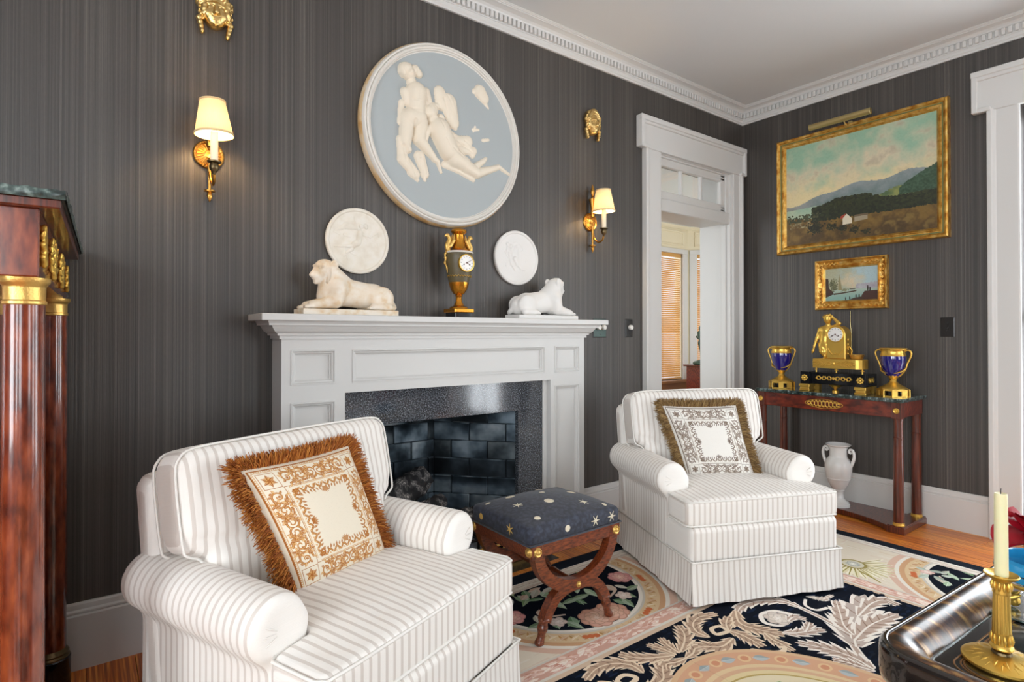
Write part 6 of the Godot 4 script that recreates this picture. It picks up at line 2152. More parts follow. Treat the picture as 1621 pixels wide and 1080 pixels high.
	acanthus(im, Z.call([1440, 760, 1280, 670, 1100, 610, 880, 565]), 66, e1, f1, vn, 7)
	acanthus(im, Z.call([1450, 775, 1330, 740, 1240, 710, 1140, 690]), 44, e1, f1, vn, 5)
	acanthus(im, Z.call([760, 490, 860, 490, 950, 475, 1065, 465]), 46, e1, f1, vn, 4)
	acanthus(im, Z.call([930, 480, 950, 440, 960, 410]), 30, e1, f1, vn, 3)
	stroke(im, spline(Z.call([820, 350, 700, 325, 600, 350, 620, 410, 730, 435, 800, 410]), 8), 26, 18, e1)
	flower(im, Z.call([720, 380])[0], 58, hexc("cdbfb2"), hexc("e2d8cc"), 6)
	acanthus(im, Z.call([800, 400, 840, 370, 930, 385]), 34, e1, f1, vn, 3)
	stroke(im, spline(Z.call([1090, 300, 1010, 315, 930, 280, 930, 235]), 8), 18, 14, e1)
	acanthus(im, Z.call([940, 215, 1010, 225, 1060, 235, 1130, 205]), 26, e1, f1, vn, 4)
	acanthus(im, Z.call([350, 470, 440, 500, 520, 540, 600, 590]), 54, e2, f2, vn, 5)
	acanthus(im, Z.call([350, 470, 330, 420, 345, 370]), 36, e2, f2, vn, 3)
	stroke(im, spline(Z.call([340, 480, 260, 500, 220, 460, 280, 440, 340, 470]), 8), 22, 16, e2)
	acanthus(im, Z.call([200, 520, 110, 480, 80, 420, 130, 370, 250, 345]), 50, e2, f2, vn, 6)
	acanthus(im, Z.call([380, 530, 300, 590, 170, 590, 30, 585]), 56, e2, f2, vn, 6)
	stroke(im, spline(Z.call([540, 622, 650, 635, 750, 630, 770, 600, 735, 595]), 8), 30, 14, e2)
	# stems toward the mirrored middle
	acanthus(im, [rp(-2.60, 1.30), rp(-2.52, 1.26), rp(-2.47, 1.22), rp(-2.44, 1.17)], 50, e2, f2, vn, 5)
	acanthus(im, [rp(-2.61, 1.30), rp(-2.60, 1.24), rp(-2.58, 1.19)], 34, e2, f2, vn, 4)
	acanthus(im, [rp(-2.62, 1.34), rp(-2.57, 1.335), rp(-2.53, 1.32), rp(-2.50, 1.345)], 34, e2, f2, vn, 4)
	# middle medallion
	var mc := Vector2(0, h)
	for r in [[490, 640, hexc("d2b08c")], [470, 620, hexc("cfa283")], [395, 535, hexc("d8bf98")], [378, 515, hexc("cfa98a")], [360, 495, hexc("d9c79b")], [340, 472, hexc("b09a5e")], [332, 464, hexc("dccfb0")]]:
		fill_poly(im, oval(mc, r[0], r[1], 90), r[2])
	for k in 44:
		var a := TAU * k / 44
		var q := mc + Vector2(cos(a) * 432, sin(a) * 578)
		var t := Vector2(-sin(a) * 432, cos(a) * 578).normalized()
		if k % 2:
			leaf(im, q - t * 34, q + t * 30, 20, hexc("98a2a2"))
		else:
			fill_poly(im, oval(q, 27, 24, 20), hexc("d9b88f"))
			fill_poly(im, oval(q, 17, 15, 20), hexc("c98f70"))
	for k in 14:
		var a := TAU * k / 14
		flower(im, mc + Vector2(cos(a) * 250, sin(a) * 370), 42, hexc("c9847f"), hexc("e2b3a2"))
		leaf(im, mc + Vector2(cos(a + 0.15) * 260, sin(a + 0.15) * 380), mc + Vector2(cos(a + 0.3) * 300, sin(a + 0.3) * 425), 16, hexc("8aa06a"))
	return im

func build_rug() -> void:
	var m := mat(Color.WHITE, 0.95, 0.0, tx(rug_image()))
	m.metallic_specular = 0.15
	var r := thing("area_rug", "large wool rug with navy field, cream acanthus scrolls and floral border", "rug", Vector3(RC.x, 0, RC.y))
	for q in [[1, -1], [1, 1], [-1, -1], [-1, 1]]:
		# gently uneven pile: a grid with small height changes
		var n := FastNoiseLite.new()
		n.seed = 4
		n.frequency = 3.0
		var rows := []
		var uvs := []
		for i in 34:
			var row := []
			var ur := []
			for j in 40:
				var a := i / 33.0
				var b := j / 39.0
				var x: float = RH.x * b * q[0]
				var z: float = RH.y * (1.0 - a) * q[1]
				row.append(Vector3(x, 0.011 + 0.0015 * n.get_noise_2d(x, z), z))
				ur.append(Vector2(b, a))
			rows.append(row)
			uvs.append(ur)
		var bb := B.new()
		bb.sheet(rows, false, uvs)
		part("pile", bb.done(), m, r)
	var e := B.new()
	for s in [-1.0, 1.0]:
		e.bar(Vector3(-RH.x, 0, s * RH.y - 0.004), Vector3(RH.x, 0.0105, s * RH.y + 0.004), 0.003)
		e.bar(Vector3(s * RH.x - 0.004, 0, -RH.y), Vector3(s * RH.x + 0.004, 0.0105, RH.y), 0.003)
	part("bound_edge", e.done(), M.velvet, r)

# ---------------------------------------------------------------- upholstery
const STRIPE := 0.0275

func soft(a: Vector3, b: Vector3, cell: float, f: Callable) -> B:
	var s := Blob.new(a, b, cell)
	for z in s.n.z:
		for y in s.n.y:
			for x in s.n.x:
				s.d[(z * s.n.y + y) * s.n.x + x] = f.call(s.lo + Vector3(x, y, z) * cell)
	var m := B.new()
	s.mesh_into(m)
	return m

func striped(b: B, axis: int) -> ArrayMesh:
	for k in b.v.size():
		b.uv[k] = Vector2(b.v[k][axis] / STRIPE, b.v[k][1] / STRIPE)
	return b.done()

func box2(p: Vector2, h: Vector2, r: float) -> float:
	var q := p.abs() - h + Vector2(r, r)
	return Vector2(maxf(q.x, 0), maxf(q.y, 0)).length() + minf(maxf(q.x, q.y), 0.0) - r

func smin(a: float, b: float, k: float) -> float:
	var m := maxf(k - absf(a - b), 0.0) / k
	return minf(a, b) - m * m * k * 0.25

func pushed(d2: float, y: float, half: float, r: float) -> float:
	var w := Vector2(d2 + r, absf(y) - half + r)
	return minf(maxf(w.x, w.y), 0.0) + Vector2(maxf(w.x, 0), maxf(w.y, 0)).length() - r

func build_armchair(label: String, at: Vector3, turn: float) -> Node3D:
	var c := thing("armchair", label, "armchair", at, turn, "matching striped armchairs by the fireplace")
	var wr := FastNoiseLite.new()
	wr.seed = 8
	wr.frequency = 4.0
	# body below the cushion
	part("seat_base", striped(soft(Vector3(-0.40, 0.18, -0.80), Vector3(0.40, 0.36, 0.0), 0.014, func(p): return pushed(box2(Vector2(p.x, p.z + 0.40), Vector2(0.397, 0.385), 0.03), p.y - 0.270, 0.083, 0.022)), 0), M.fabric, c)
	# skirt: four panels that flare a little and part at the corners
	var hw := 0.400
	for side in 4:
		var rows := []
		var uvs := []
		var along := 2.0 * hw if side % 2 == 0 else 0.82
		for i in 9:
			var row := []
			var ur := []
			var t := i / 8.0
			for j in 29:
				var u := j / 28.0 - 0.5
				var wave := 0.004 * sin(u * 23.0 + side) * t + 0.003 * t * sin(u * 51.0)
				var out := 0.010 * t * t + wave
				var s := u * (along + 0.012 * t)
				var y := lerpf(0.203, 0.014, t)
				var p: Vector3
				if side == 0:
					p = Vector3(s, y, -0.008 + out)
				elif side == 2:
					p = Vector3(-s, y, -0.828 - out)
				elif side == 1:
					p = Vector3(hw + out, y, -0.418 - s)
				else:
					p = Vector3(-hw - out, y, -0.418 + s)
				row.append(p)
				ur.append(Vector2((p.x if side % 2 == 0 else p.z) / STRIPE, t))
			rows.append(row)
			uvs.append(ur)
		var b := B.new()
		b.sheet(rows, false, uvs)
		var inner := []
		for row in rows:
			var r2 := []
			for p in row:
				r2.append((p - Vector3(0, 0, -0.418)) * Vector3(0.992, 1, 0.992) + Vector3(0, 0, -0.418))
			inner.append(r2)
		b.sheet(inner, false, uvs)
		part("skirt_panel", b.done(), M.fabric, c)
	for q in [[1, 0.0], [-1, 0.0], [1, -0.835], [-1, -0.835]]:
		part("corner_pleat", bar_mesh(Vector3(q[0] * 0.388 - 0.012, 0.016, -0.03 + q[1] * 0.93), Vector3(q[0] * 0.388 + 0.010, 0.20, -0.012 + q[1] * 0.955), 0.002), M.piping, c)
		part("foot", bar_mesh(Vector3(q[0] * 0.36 - 0.022, 0.0, -0.06 + q[1] * 0.85), Vector3(q[0] * 0.36 + 0.022, 0.06, -0.016 + q[1] * 0.85), 0.004), M.mahogany, c)
	var seam := []
	for q in [[-0.402, -0.004], [0.402, -0.004], [0.402, -0.830], [-0.402, -0.830], [-0.402, -0.004]]:
		seam.append(Vector3(q[0], 0.203, q[1]))
	part("skirt_piping", rows_tube(seam, 0.0045, 6), M.piping, c)
	# T-shaped seat cushion
	var tee := func(p: Vector3) -> float:
		var d2 := smin(box2(Vector2(p.x, p.z + 0.125), Vector2(0.412, 0.098), 0.03), box2(Vector2(p.x, p.z + 0.34), Vector2(0.283, 0.30), 0.03), 0.02)
		var cr := 0.030 * (1.0 - pow(clampf(p.x / 0.42, -1, 1), 2.0)) * (1.0 - pow(clampf((p.z + 0.32) / 0.36, -1, 1), 2.0))
		return pushed(d2, p.y - 0.412, 0.058 + cr + 0.003 * wr.get_noise_2d(p.x * 2.0, p.z * 2.0), 0.020)
	part("seat_cushion", striped(soft(Vector3(-0.43, 0.33, -0.66), Vector3(0.43, 0.51, -0.01), 0.011, tee), 0), M.fabric, c)
	for y in [0.466, 0.358]:
		var pts := []
		for q in [[-0.290, -0.56], [-0.290, -0.25], [-0.300, -0.222], [-0.385, -0.222], [-0.408, -0.205], [-0.411, -0.06], [-0.395, -0.034], [-0.3, -0.029], [0.0, -0.027], [0.3, -0.029], [0.395, -0.034], [0.411, -0.06], [0.408, -0.205], [0.385, -0.222], [0.300, -0.222], [0.290, -0.25], [0.290, -0.56]]:
			pts.append(Vector3(q[0], y, q[1]))
		part("cushion_piping", rows_tube(pts, 0.0048, 6), M.piping, c)
	# rolled arms
	for s in [-1.0, 1.0]:
		var arm := func(p: Vector3) -> float:
			var x: float = p.x * s
			var roll := Vector2(x - 0.372, p.y - 0.522).length() - 0.084
			var post := box2(Vector2(x - 0.342, p.y - 0.33), Vector2(0.056, 0.20), 0.015)
			var d2 := smin(roll, post, 0.035)
			return pushed(d2, p.z + 0.525, 0.305, 0.028)
		var lo := Vector3(0.27, 0.14, -0.84)
		var hi := Vector3(0.47, 0.62, -0.20)
		var b: B = soft(Vector3(lo.x if s > 0 else -hi.x, lo.y, lo.z), Vector3(hi.x if s > 0 else -lo.x, hi.y, hi.z), 0.0115, arm)
		part("arm", striped(b, 2), M.fabric, c)
		# gathered front of the roll: a seam down the panel and pleats spreading over the scroll
		part("arm_seam", rows_tube([Vector3(s * 0.388, 0.45, -0.2195), Vector3(s * 0.392, 0.40, -0.2195), Vector3(s * 0.394, 0.355, -0.222)], 0.003, 6), M.piping, c)
		for k in 3:
			var a := -0.5 + k * 0.5
			var d := Vector3(cos(a) * s, sin(a), 0)
			part("arm_pleat", rows_tube([Vector3(s * 0.372, 0.518, -0.2185) + d * 0.014, Vector3(s * 0.372, 0.520, -0.2185) + d * 0.042, Vector3(s * 0.372, 0.522, -0.236) + d * 0.078], [0.0008, 0.0022, 0.001], 6), M.fabric, c)
	# loose back cushion, wider above the arms, leaning back
	var lean := Transform3D(Basis(Vector3.RIGHT, -0.20), Vector3(0, 0.44, -0.60))
	var back := func(p: Vector3) -> float:
		var d2 := smin(box2(Vector2(p.x, p.y - 0.325), Vector2(0.408, 0.150), 0.065), box2(Vector2(p.x, p.y - 0.15), Vector2(0.345, 0.17), 0.04), 0.03)
		var cr := 0.042 * (1.0 - pow(clampf(p.x / 0.42, -1, 1), 2.0)) * (1.0 - pow(clampf((p.y - 0.24) / 0.26, -1, 1), 2.0))
		var fold := 0.010 * exp(-pow((p.y - 0.20 - 0.25 * (absf(p.x) - 0.3)) / 0.018, 2.0)) * smoothstep(0.12, 0.32, absf(p.x))
		return pushed(d2, p.z, 0.070 + cr - fold + 0.004 * wr.get_noise_2d(p.x * 3.0, p.y * 3.0), 0.042)
	var bb: B = soft(Vector3(-0.43, -0.04, -0.12), Vector3(0.43, 0.49, 0.12), 0.0115, back)
	for k in bb.v.size():
		bb.uv[k] = Vector2(bb.v[k].x / STRIPE, bb.v[k].y / STRIPE)
	var bo := part("back_cushion", bb.done(), M.fabric, c)
	bo.transform = lean
	for z in [0.056, -0.056]:
		var pts := []
		for q in [[-0.348, -0.0], [-0.350, 0.12], [-0.362, 0.165], [-0.396, 0.185], [-0.406, 0.22], [-0.406, 0.40], [-0.390, 0.450], [-0.345, 0.471], [-0.2, 0.475], [0, 0.477], [0.2, 0.475], [0.345, 0.471], [0.390, 0.450], [0.406, 0.40], [0.406, 0.22], [0.396, 0.185], [0.362, 0.165], [0.350, 0.12], [0.348, 0.0]]:
			pts.append(Vector3(q[0], q[1], z))
		var po := part("back_piping", rows_tube(spline(pts, 3), 0.0038, 6), M.piping, c)
		po.transform = lean
	# upright frame behind the cushion
	var fr := func(p: Vector3) -> float: return pushed(box2(Vector2(p.x, p.y - 0.50), Vector2(0.402, 0.325), 0.05), p.z + 0.775 - 0.14 * (0.52 - p.y), 0.050, 0.030)
	part("back_frame", striped(soft(Vector3(-0.41, 0.16, -0.90), Vector3(0.41, 0.84, -0.60), 0.0145, fr), 0), M.fabric, c)
	return c

# ---------------------------------------------------------------- embroidered cushions
func scroll_pts(c: Vector2, r: float, turns: float, start: float, dir := 1.0) -> Array:
	var out := []
	for k in 28:
		var t := k / 27.0
		var a := start + dir * turns * TAU * t
		out.append(c + Vector2(cos(a), sin(a)) * r * (1.0 - 0.86 * t))
	return out

func embroidery(ground: Color, ink: Color, mid: Color) -> Image:
	var q := Image.create(512, 512, false, Image.FORMAT_RGB8)
	q.fill(ground)
	var rng := RandomNumberGenerator.new()
	rng.seed = 23
	for k in 1400:
		var p := Vector2(rng.randf() * 512, rng.randf() * 512)
		q.fill_rect(Rect2i(int(p.x), int(p.y), 2 + rng.randi() % 14, 1), ground.lightened(0.05) if k % 2 else ground.darkened(0.05))
	# drawn for the upper left quarter along one arm, then mirrored over the diagonal and both axes
	for sw in 2:
		var f := func(a: Array) -> Array:
			var out := []
			for k in range(0, a.size(), 2):
				out.append(Vector2(a[k], a[k + 1]) if sw == 0 else Vector2(a[k + 1], a[k]))
			return out
		stroke(q, f.call([34, 34, 34, 512]), 9, 9, ink)
		stroke(q, f.call([52, 52, 52, 512]), 4, 4, mid)
		for k in 30:
			var p: Vector2 = f.call([43, 60 + k * 16])[0]
			dab(q, p.x, p.y, 4, 4, mid)
		stroke(q, f.call([196, 196, 196, 512]), 4, 4, ink)
		stroke(q, f.call([208, 230, 208, 512]), 3, 3, mid)
		for k in 24:
			var p: Vector2 = f.call([202, 236 + k * 12])[0]
			dab(q, p.x, p.y, 3, 3, mid)
		# scrolls along the border
		for s in [[120, 262, 58, 1.6, 0.0, 1.0], [118, 372, 52, 1.5, PI, -1.0], [124, 474, 50, 1.6, 0.0, 1.0], [92, 318, 26, 1.2, 2.0, 1.0], [160, 326, 24, 1.2, 1.0, -1.0], [86, 424, 26, 1.2, 2.0, -1.0], [164, 428, 26, 1.2, 1.0, 1.0]]:
			var pts := scroll_pts(Vector2(s[0], s[1]), s[2], s[3], s[4], s[5])
			var flat := []
			for p in pts:
				flat.append(p.x)
				flat.append(p.y)
			stroke(q, f.call(flat), 17, 7, ink)
			stroke(q, f.call(flat), 6, 3, mid)
			for k in 6:
				var p: Vector2 = pts[k * 3]
				var d: Vector2 = (p - Vector2(s[0], s[1])).normalized()
				var e := f.call([p.x, p.y, p.x + d.x * 30 + d.y * 10, p.y + d.y * 30 - d.x * 10]) as Array
				leaf(q, e[0], e[1], 9, ink if k % 2 else mid)
		for k in 9:
			var e := f.call([70 + (k % 3) * 48, 240 + k * 30, 96 + (k % 3) * 44, 222 + k * 30]) as Array
			leaf(q, e[0], e[1], 10, ink)
		# wreath round the plain middle
		var wv := []
		for k in 40:
			var y := 236.0 + k * 7.3
			wv.append(246 + 15 * sin(k * 0.62))
			wv.append(y)
		stroke(q, f.call(wv), 16, 16, ink)
		stroke(q, f.call(wv), 5, 5, mid)
		for k in 9:
			var y := 250.0 + k * 30.0
			var e := f.call([262, y, 292 + (k % 2) * 10, y + 14]) as Array
			leaf(q, e[0], e[1], 8, ink)
			var e2 := f.call([240, y + 12, 220, y + 26]) as Array
			leaf(q, e2[0], e2[1], 6, mid)
		for k in 5:
			var a := -0.7 + 0.35 * k
			var e := f.call([268, 510, 268 + 58 * cos(a), 510 + 58 * sin(a)]) as Array
			leaf(q, e[0], e[1], 9, ink)
	# corner rosette
	stroke(q, [Vector2(66, 66), Vector2(190, 66), Vector2(190, 190), Vector2(66, 190), Vector2(66, 66)], 5, 5, ink)
	for k in 12:
		var a := TAU * k / 12
		leaf(q, Vector2(128, 128), Vector2(128, 128) + Vector2(cos(a), sin(a)) * (54 if k % 2 else 40), 11, ink if k % 2 else mid)
	dab(q, 128, 128, 12, 12, ink)
	stroke(q, scroll_pts(Vector2(262, 262), 30, 1.4, 3.9), 11, 4, ink)
	var im := Image.create(1024, 1024, false, Image.FORMAT_RGB8)
	im.blit_rect(q, Rect2i(0, 0, 512, 512), Vector2i(0, 0))
	q.flip_x()
	im.blit_rect(q, Rect2i(0, 0, 512, 512), Vector2i(512, 0))
	q.flip_y()
	im.blit_rect(q, Rect2i(0, 0, 512, 512), Vector2i(512, 512))
	q.flip_x()
	im.blit_rect(q, Rect2i(0, 0, 512, 512), Vector2i(0, 512))
	return im

func pillow(called: String, label: String, t: Transform3D, im: Image, back: Color, fringe: Array, size: float, slump: float) -> void:
	var o := thing(called, label, "cushion", Vector3.ZERO, 0.0, "fringed cushions on the armchairs")
	o.transform = t
	var h := size * 0.5
	var n := 29
	for side in [1.0, -1.0]:
		var rows := []
		var uvs := []
		for i in n:
			var row := []
			var ur := []
			for j in n:
				var a := i / (n - 1.0) * 2.0 - 1.0
				var b := j / (n - 1.0) * 2.0 - 1.0
				# corners stand out a little, sides draw in
				var x := h * b * (1.0 - 0.05 * (1.0 - a * a))
				var y := h * a * (1.0 - 0.05 * (1.0 - b * b))
				var e := (1.0 - pow(absf(a), 2.6)) * (1.0 - pow(absf(b), 2.6))
				var z: float = side * (0.004 + 0.062 * pow(maxf(e, 0.0), 0.55))
				row.append(Vector3(x * (1.0 + 0.06 * a) - slump * y, y, z))
				ur.append(Vector2(j / (n - 1.0), 1.0 - i / (n - 1.0)))
			rows.append(row)
			uvs.append(ur)
		var bb := B.new()
		bb.sheet(rows, false, uvs)
		if side > 0:
			part("embroidered_front", bb.done(), mat(Color.WHITE, 0.85, 0.0, tx(im)), o)
		else:
			part("plain_back", bb.done(), mat(back, 0.9), o)
	# brush fringe all round
	var rng := RandomNumberGenerator.new()
	rng.seed = 31
	var f := [B.new(), B.new(), B.new()]
	for k in 6500:
		var u := rng.randf() * 4.0
		var s := int(u)
		var a := (u - s) * 2.0 - 1.0
		var base := Vector2(a * h, -h)
		var out := Vector2(a * a * a * 0.9, -1.0).normalized()
		base.y *= 1.0 - 0.05 * (1.0 - a * a)
		var r := Transform2D(s * PI / 2, Vector2.ZERO)
		base = r * base
		out = r * out
		var side := Vector2(-out.y, out.x)
		var len := rng.randf_range(0.034, 0.062)
		var d := Vector3(out.x, out.y, 0) + Vector3(side.x, side.y, 0) * rng.randf_range(-0.5, 0.5) + Vector3(0, 0, rng.randf_range(-0.6, 1.0))
		d = d.normalized()
		base.x = base.x * (1.0 + 0.06 * base.y / h) - slump * base.y
		var p0 := Vector3(base.x, base.y, rng.randf_range(-0.008, 0.008)) - Vector3(out.x, out.y, 0) * 0.006
		var p1 := p0 + d * len * 0.55
		var p2 := p0 + d * len + Vector3(0, 0, -0.25 * len * signf(d.z) * absf(d.z)) + Vector3(0, -0.1 * len, 0)
		f[rng.randi() % 3].tube([p0, p1, p2], [0.0012, 0.0016, 0.0010], 3, false)
	for k in 3:
		var fo := part("fringe", f[k].done(), mat(fringe[k], 0.8), o)
		fo.set_meta("kind", "stuff")

func build_chairs() -> void:
	var a := build_armchair("cream striped rolled-arm armchair with a rust-fringed cushion, beside the tall column cabinet", Vector3(-3.652, 0.0135, 1.314), 0.3857)
	copy_of(a, Vector3(-1.905, 0.0135, 1.285), -0.408, "cream striped rolled-arm armchair with a brown-fringed cushion, in front of the doorway")
	var b1 := Basis(Vector3.UP, 0.42) * Basis(Vector3.RIGHT, -0.31)
	pillow("fringed_cushion", "rust and cream embroidered cushion with thick rust fringe on an armchair", Transform3D(b1, Vector3(-3.853, 0.668, 0.866)), embroidery(hexc("e2d8c4"), hexc("a2601f"), hexc("c99655")), hexc("d8c9ae"), [hexc("b0661f"), hexc("c98338"), hexc("944f16")], 0.405, 0.22)
	var b2 := Basis(Vector3.UP, -0.60) * Basis(Vector3.RIGHT, -0.20)
	pillow("fringed_cushion", "brown-grey and white embroidered cushion with tan fringe on an armchair", Transform3D(b2, Vector3(-1.752, 0.668, 0.862)), embroidery(hexc("e8e5de"), hexc("6e5d50"), hexc("a39484")), hexc("d8d0c4"), [hexc("967748"), hexc("b0915f"), hexc("785935")], 0.395, 0.24)

# ---------------------------------------------------------------- curule stool
func build_stool() -> void:
	var s := thing("curule_stool", "X-framed mahogany stool with a navy star-embroidered velvet seat before the fireplace", "stool", Vector3(-2.812, 0.0115, 0.738))
	var hx := 0.258
	var hz := 0.212
	var pad := func(p: Vector3) -> float:
		var cr := 0.042 * (1.0 - pow(clampf(p.x / 0.26, -1, 1), 2.0)) * (1.0 - pow(clampf(p.z / 0.215, -1, 1), 2.0))
		return pushed(box2(Vector2(p.x, p.z), Vector2(hx, hz), 0.025), p.y - 0.438 - cr * 0.5, 0.036 + cr * 0.5, 0.018)
	part("seat_pad", soft(Vector3(-0.27, 0.39, -0.22), Vector3(0.27, 0.54, 0.22), 0.009, pad).done(), M.velvet, s)
	for q in [[-0.23, 0.19, 0.46, 0.022], [-0.23, -0.19, 0.46, 0.022]]:
		part("side_rail", bar_mesh(Vector3(-0.236 - 0.018, 0.352, -0.19), Vector3(-0.236 + 0.018, 0.404, 0.19), 0.003), M.stool_wood, s, Vector3(0.472 if q[1] < 0 else 0.0, 0, 0))
	for zz in [-0.195, 0.195]:
		part("end_rail", bar_mesh(Vector3(-0.236, 0.352, zz - 0.017), Vector3(0.236, 0.404, zz + 0.017), 0.003), M.stool_wood, s)
		# hanging U, then the arch with two hoofed feet below it
		var u := []
		for k in 25:
			var a := PI + PI * k / 24.0
			u.append(Vector3(cos(a) * 0.212, 0.374 + sin(a) * 0.176, zz))
		part("upper_arc", flat_bar(u, 0.024, 0.019), M.stool_wood, s)
		for sx in [-1.0, 1.0]:
			part("corner_post", bar_mesh(Vector3(sx * 0.222 - 0.026, 0.350, zz - 0.021), Vector3(sx * 0.222 + 0.026, 0.406, zz + 0.021), 0.003), M.stool_wood, s)
			var leg := spline([Vector3(0.0, 0.196, zz), Vector3(sx * 0.055, 0.192, zz), Vector3(sx * 0.11, 0.172, zz), Vector3(sx * 0.150, 0.130, zz), Vector3(sx * 0.172, 0.088, zz)], 6)
			part("leg", flat_bar(leg, 0.021, 0.018), M.stool_wood, s)
			var hf := Blob.new(Vector3(-0.05, 0.0, -0.03), Vector3(0.07, 0.115, 0.03), 0.0052)
			hf.ball(Vector3(0.0, 0.094, 0), Vector3(0.024, 0.011, 0.024), 0.006)
			hf.put(Vector3(0.002, 0.088, 0), Vector3(0.008, 0.062, 0), 0.017, 0.020, 0.008)
			hf.put(Vector3(0.008, 0.062, 0), Vector3(0.014, 0.036, 0), 0.020, 0.014, 0.008)
			hf.put(Vector3(0.014, 0.030, 0), Vector3(0.024, 0.008, 0), 0.014, 0.020, 0.006)
			for g in 3:
				hf.put(Vector3(0.026 - g * 0.01, 0.075, -0.018 + g * 0.018), Vector3(0.03 - g * 0.008, 0.045, -0.018 + g * 0.018), 0.0025, 0.002, 0.003, Vector3.ONE, true)
			hf.floor_at(0.0)
			var fo := part("hoof_foot", hf.mesh(), M.stool_wood, s)
			fo.transform = Transform3D(Basis(Vector3(sx, 0, 0), Vector3.UP, Vector3(0, 0, sx)), Vector3(sx * 0.173, 0, zz))
			var r := B.new()
			r.lathe(prof([0.0, 0.012, 0.006, 0.010, 0.010, 0.006, 0.016, 0.008, 0.020, 0.004, 0.021, 0.0]), 20, Vector3.ZERO, Basis(Vector3.RIGHT, PI / 2), 8, 0.12)
			var ro := part("gilt_rosette", r.done(), M.gold_leaf, s, Vector3(sx * 0.222, 0.378, zz + signf(zz) * 0.021))
			ro.rotation.y = 0.0 if zz > 0 else PI
			var r3 := part("gilt_rosette", r.done(), M.gold_leaf, s, Vector3(sx * 0.249, 0.378, zz))
			r3.rotation.y = sx * PI / 2
		var r2 := B.new()
		r2.lathe(prof([0.0, 0.008, 0.005, 0.007, 0.008, 0.004, 0.012, 0.004, 0.013, 0.0]), 16, Vector3.ZERO, Basis(Vector3.RIGHT, PI / 2))
		var ro2 := part("centre_boss", r2.done(), M.gold_leaf, s, Vector3(0, 0.196, zz + signf(zz) * 0.018))
		ro2.rotation.y = 0.0 if zz > 0 else PI
	var st := B.new()
	st.lathe(prof([0.014, -0.18, 0.016, -0.10, 0.022, -0.05, 0.014, -0.03, 0.024, 0.0, 0.014, 0.03, 0.022, 0.05, 0.016, 0.10, 0.014, 0.18]), 16, Vector3(0, 0.196, 0), Basis(Vector3.RIGHT, PI / 2))
	part("stretcher", st.done(), M.stool_wood, s)
	part("braid_trim", rows_tube([Vector3(-0.26, 0.406, 0.214), Vector3(0.26, 0.406, 0.214), Vector3(0.26, 0.406, -0.214), Vector3(-0.26, 0.406, -0.214), Vector3(-0.26, 0.406, 0.214)], 0.004, 6), M.velvet, s)
	# stitched stars and dots on the seat
	var star := B.new()
	for k in 6:
		var a := TAU * k / 6
		star.tube([Vector3(cos(a) * 0.024, 0, sin(a) * 0.024), Vector3(0, 0.0012, 0)], [0.0010, 0.0045], 4, true, 0.5)
	var sm := star.done()
	var disc := lathe_mesh([0.0, 0.0024, 0.014, 0.0020, 0.023, 0.0], 24, 9, 0.08)
	var small := lathe_mesh([0.0, 0.0018, 0.010, 0.0014, 0.014, 0.0], 14)
	for q in [[-0.10, -0.13, 1], [0.10, -0.165, 1], [-0.155, 0.0, 0], [0.03, -0.06, 2], [0.175, -0.02, 1], [-0.03, 0.06, 1], [0.115, 0.125, 0], [-0.17, 0.15, 2], [0.225, -0.10, 2], [-0.21, -0.15, 2], [0.2, 0.17, 2]]:
		var x: float = q[0]
		var z: float = q[1]
		var cr := 0.042 * (1.0 - pow(x / 0.26, 2.0)) * (1.0 - pow(z / 0.215, 2.0))
		var o := part("stitched_star" if q[2] == 0 else "stitched_dot", [sm, disc, small][q[2]], M.thread, s, Vector3(x, 0.4745 + cr, z))
		o.basis = Basis(Vector3.RIGHT, 1.6 * z) * Basis(Vector3.BACK, -1.1 * x)
	for q in [[-0.06, 2], [0.10, 0], [0.2, 0]]:
		var o := part("stitched_star" if q[1] == 0 else "stitched_dot", [sm, disc, small][q[1]], M.thread, s, Vector3(q[0], 0.440, 0.2125))
		o.rotation.x = PI / 2
	for q in [[-0.13, 2], [0.08, 0]]:
		var o := part("stitched_star" if q[1] == 0 else "stitched_dot", [sm, disc, small][q[1]], M.thread_gold, s, Vector3(-0.2585, 0.440, q[0]))
		o.rotation.z = PI / 2

# rectangular bar along a curve in a plane of constant z: half height h across the curve, half depth d along z
func flat_bar(pts: Array, h: float, d: float) -> ArrayMesh:
	var b := B.new()
	var rows := []
	for i in pts.size():
		var t: Vector3 = (pts[mini(i + 1, pts.size() - 1)] - pts[maxi(i - 1, 0)]).normalized()
		var n := Vector3(-t.y, t.x, 0)
		rows.append([pts[i] + n * h + Vector3(0, 0, -d), pts[i] + n * h + Vector3(0, 0, d), pts[i] - n * h + Vector3(0, 0, d), pts[i] - n * h + Vector3(0, 0, -d)])
	for e in 4:
		var strip := []
		for r in rows:
			strip.append([r[e], r[(e + 1) % 4]])
		b.sheet(strip)
	b.fan(rows[0], pts[0])
	b.fan(rows[-1], pts[-1], true)
	return b.done()

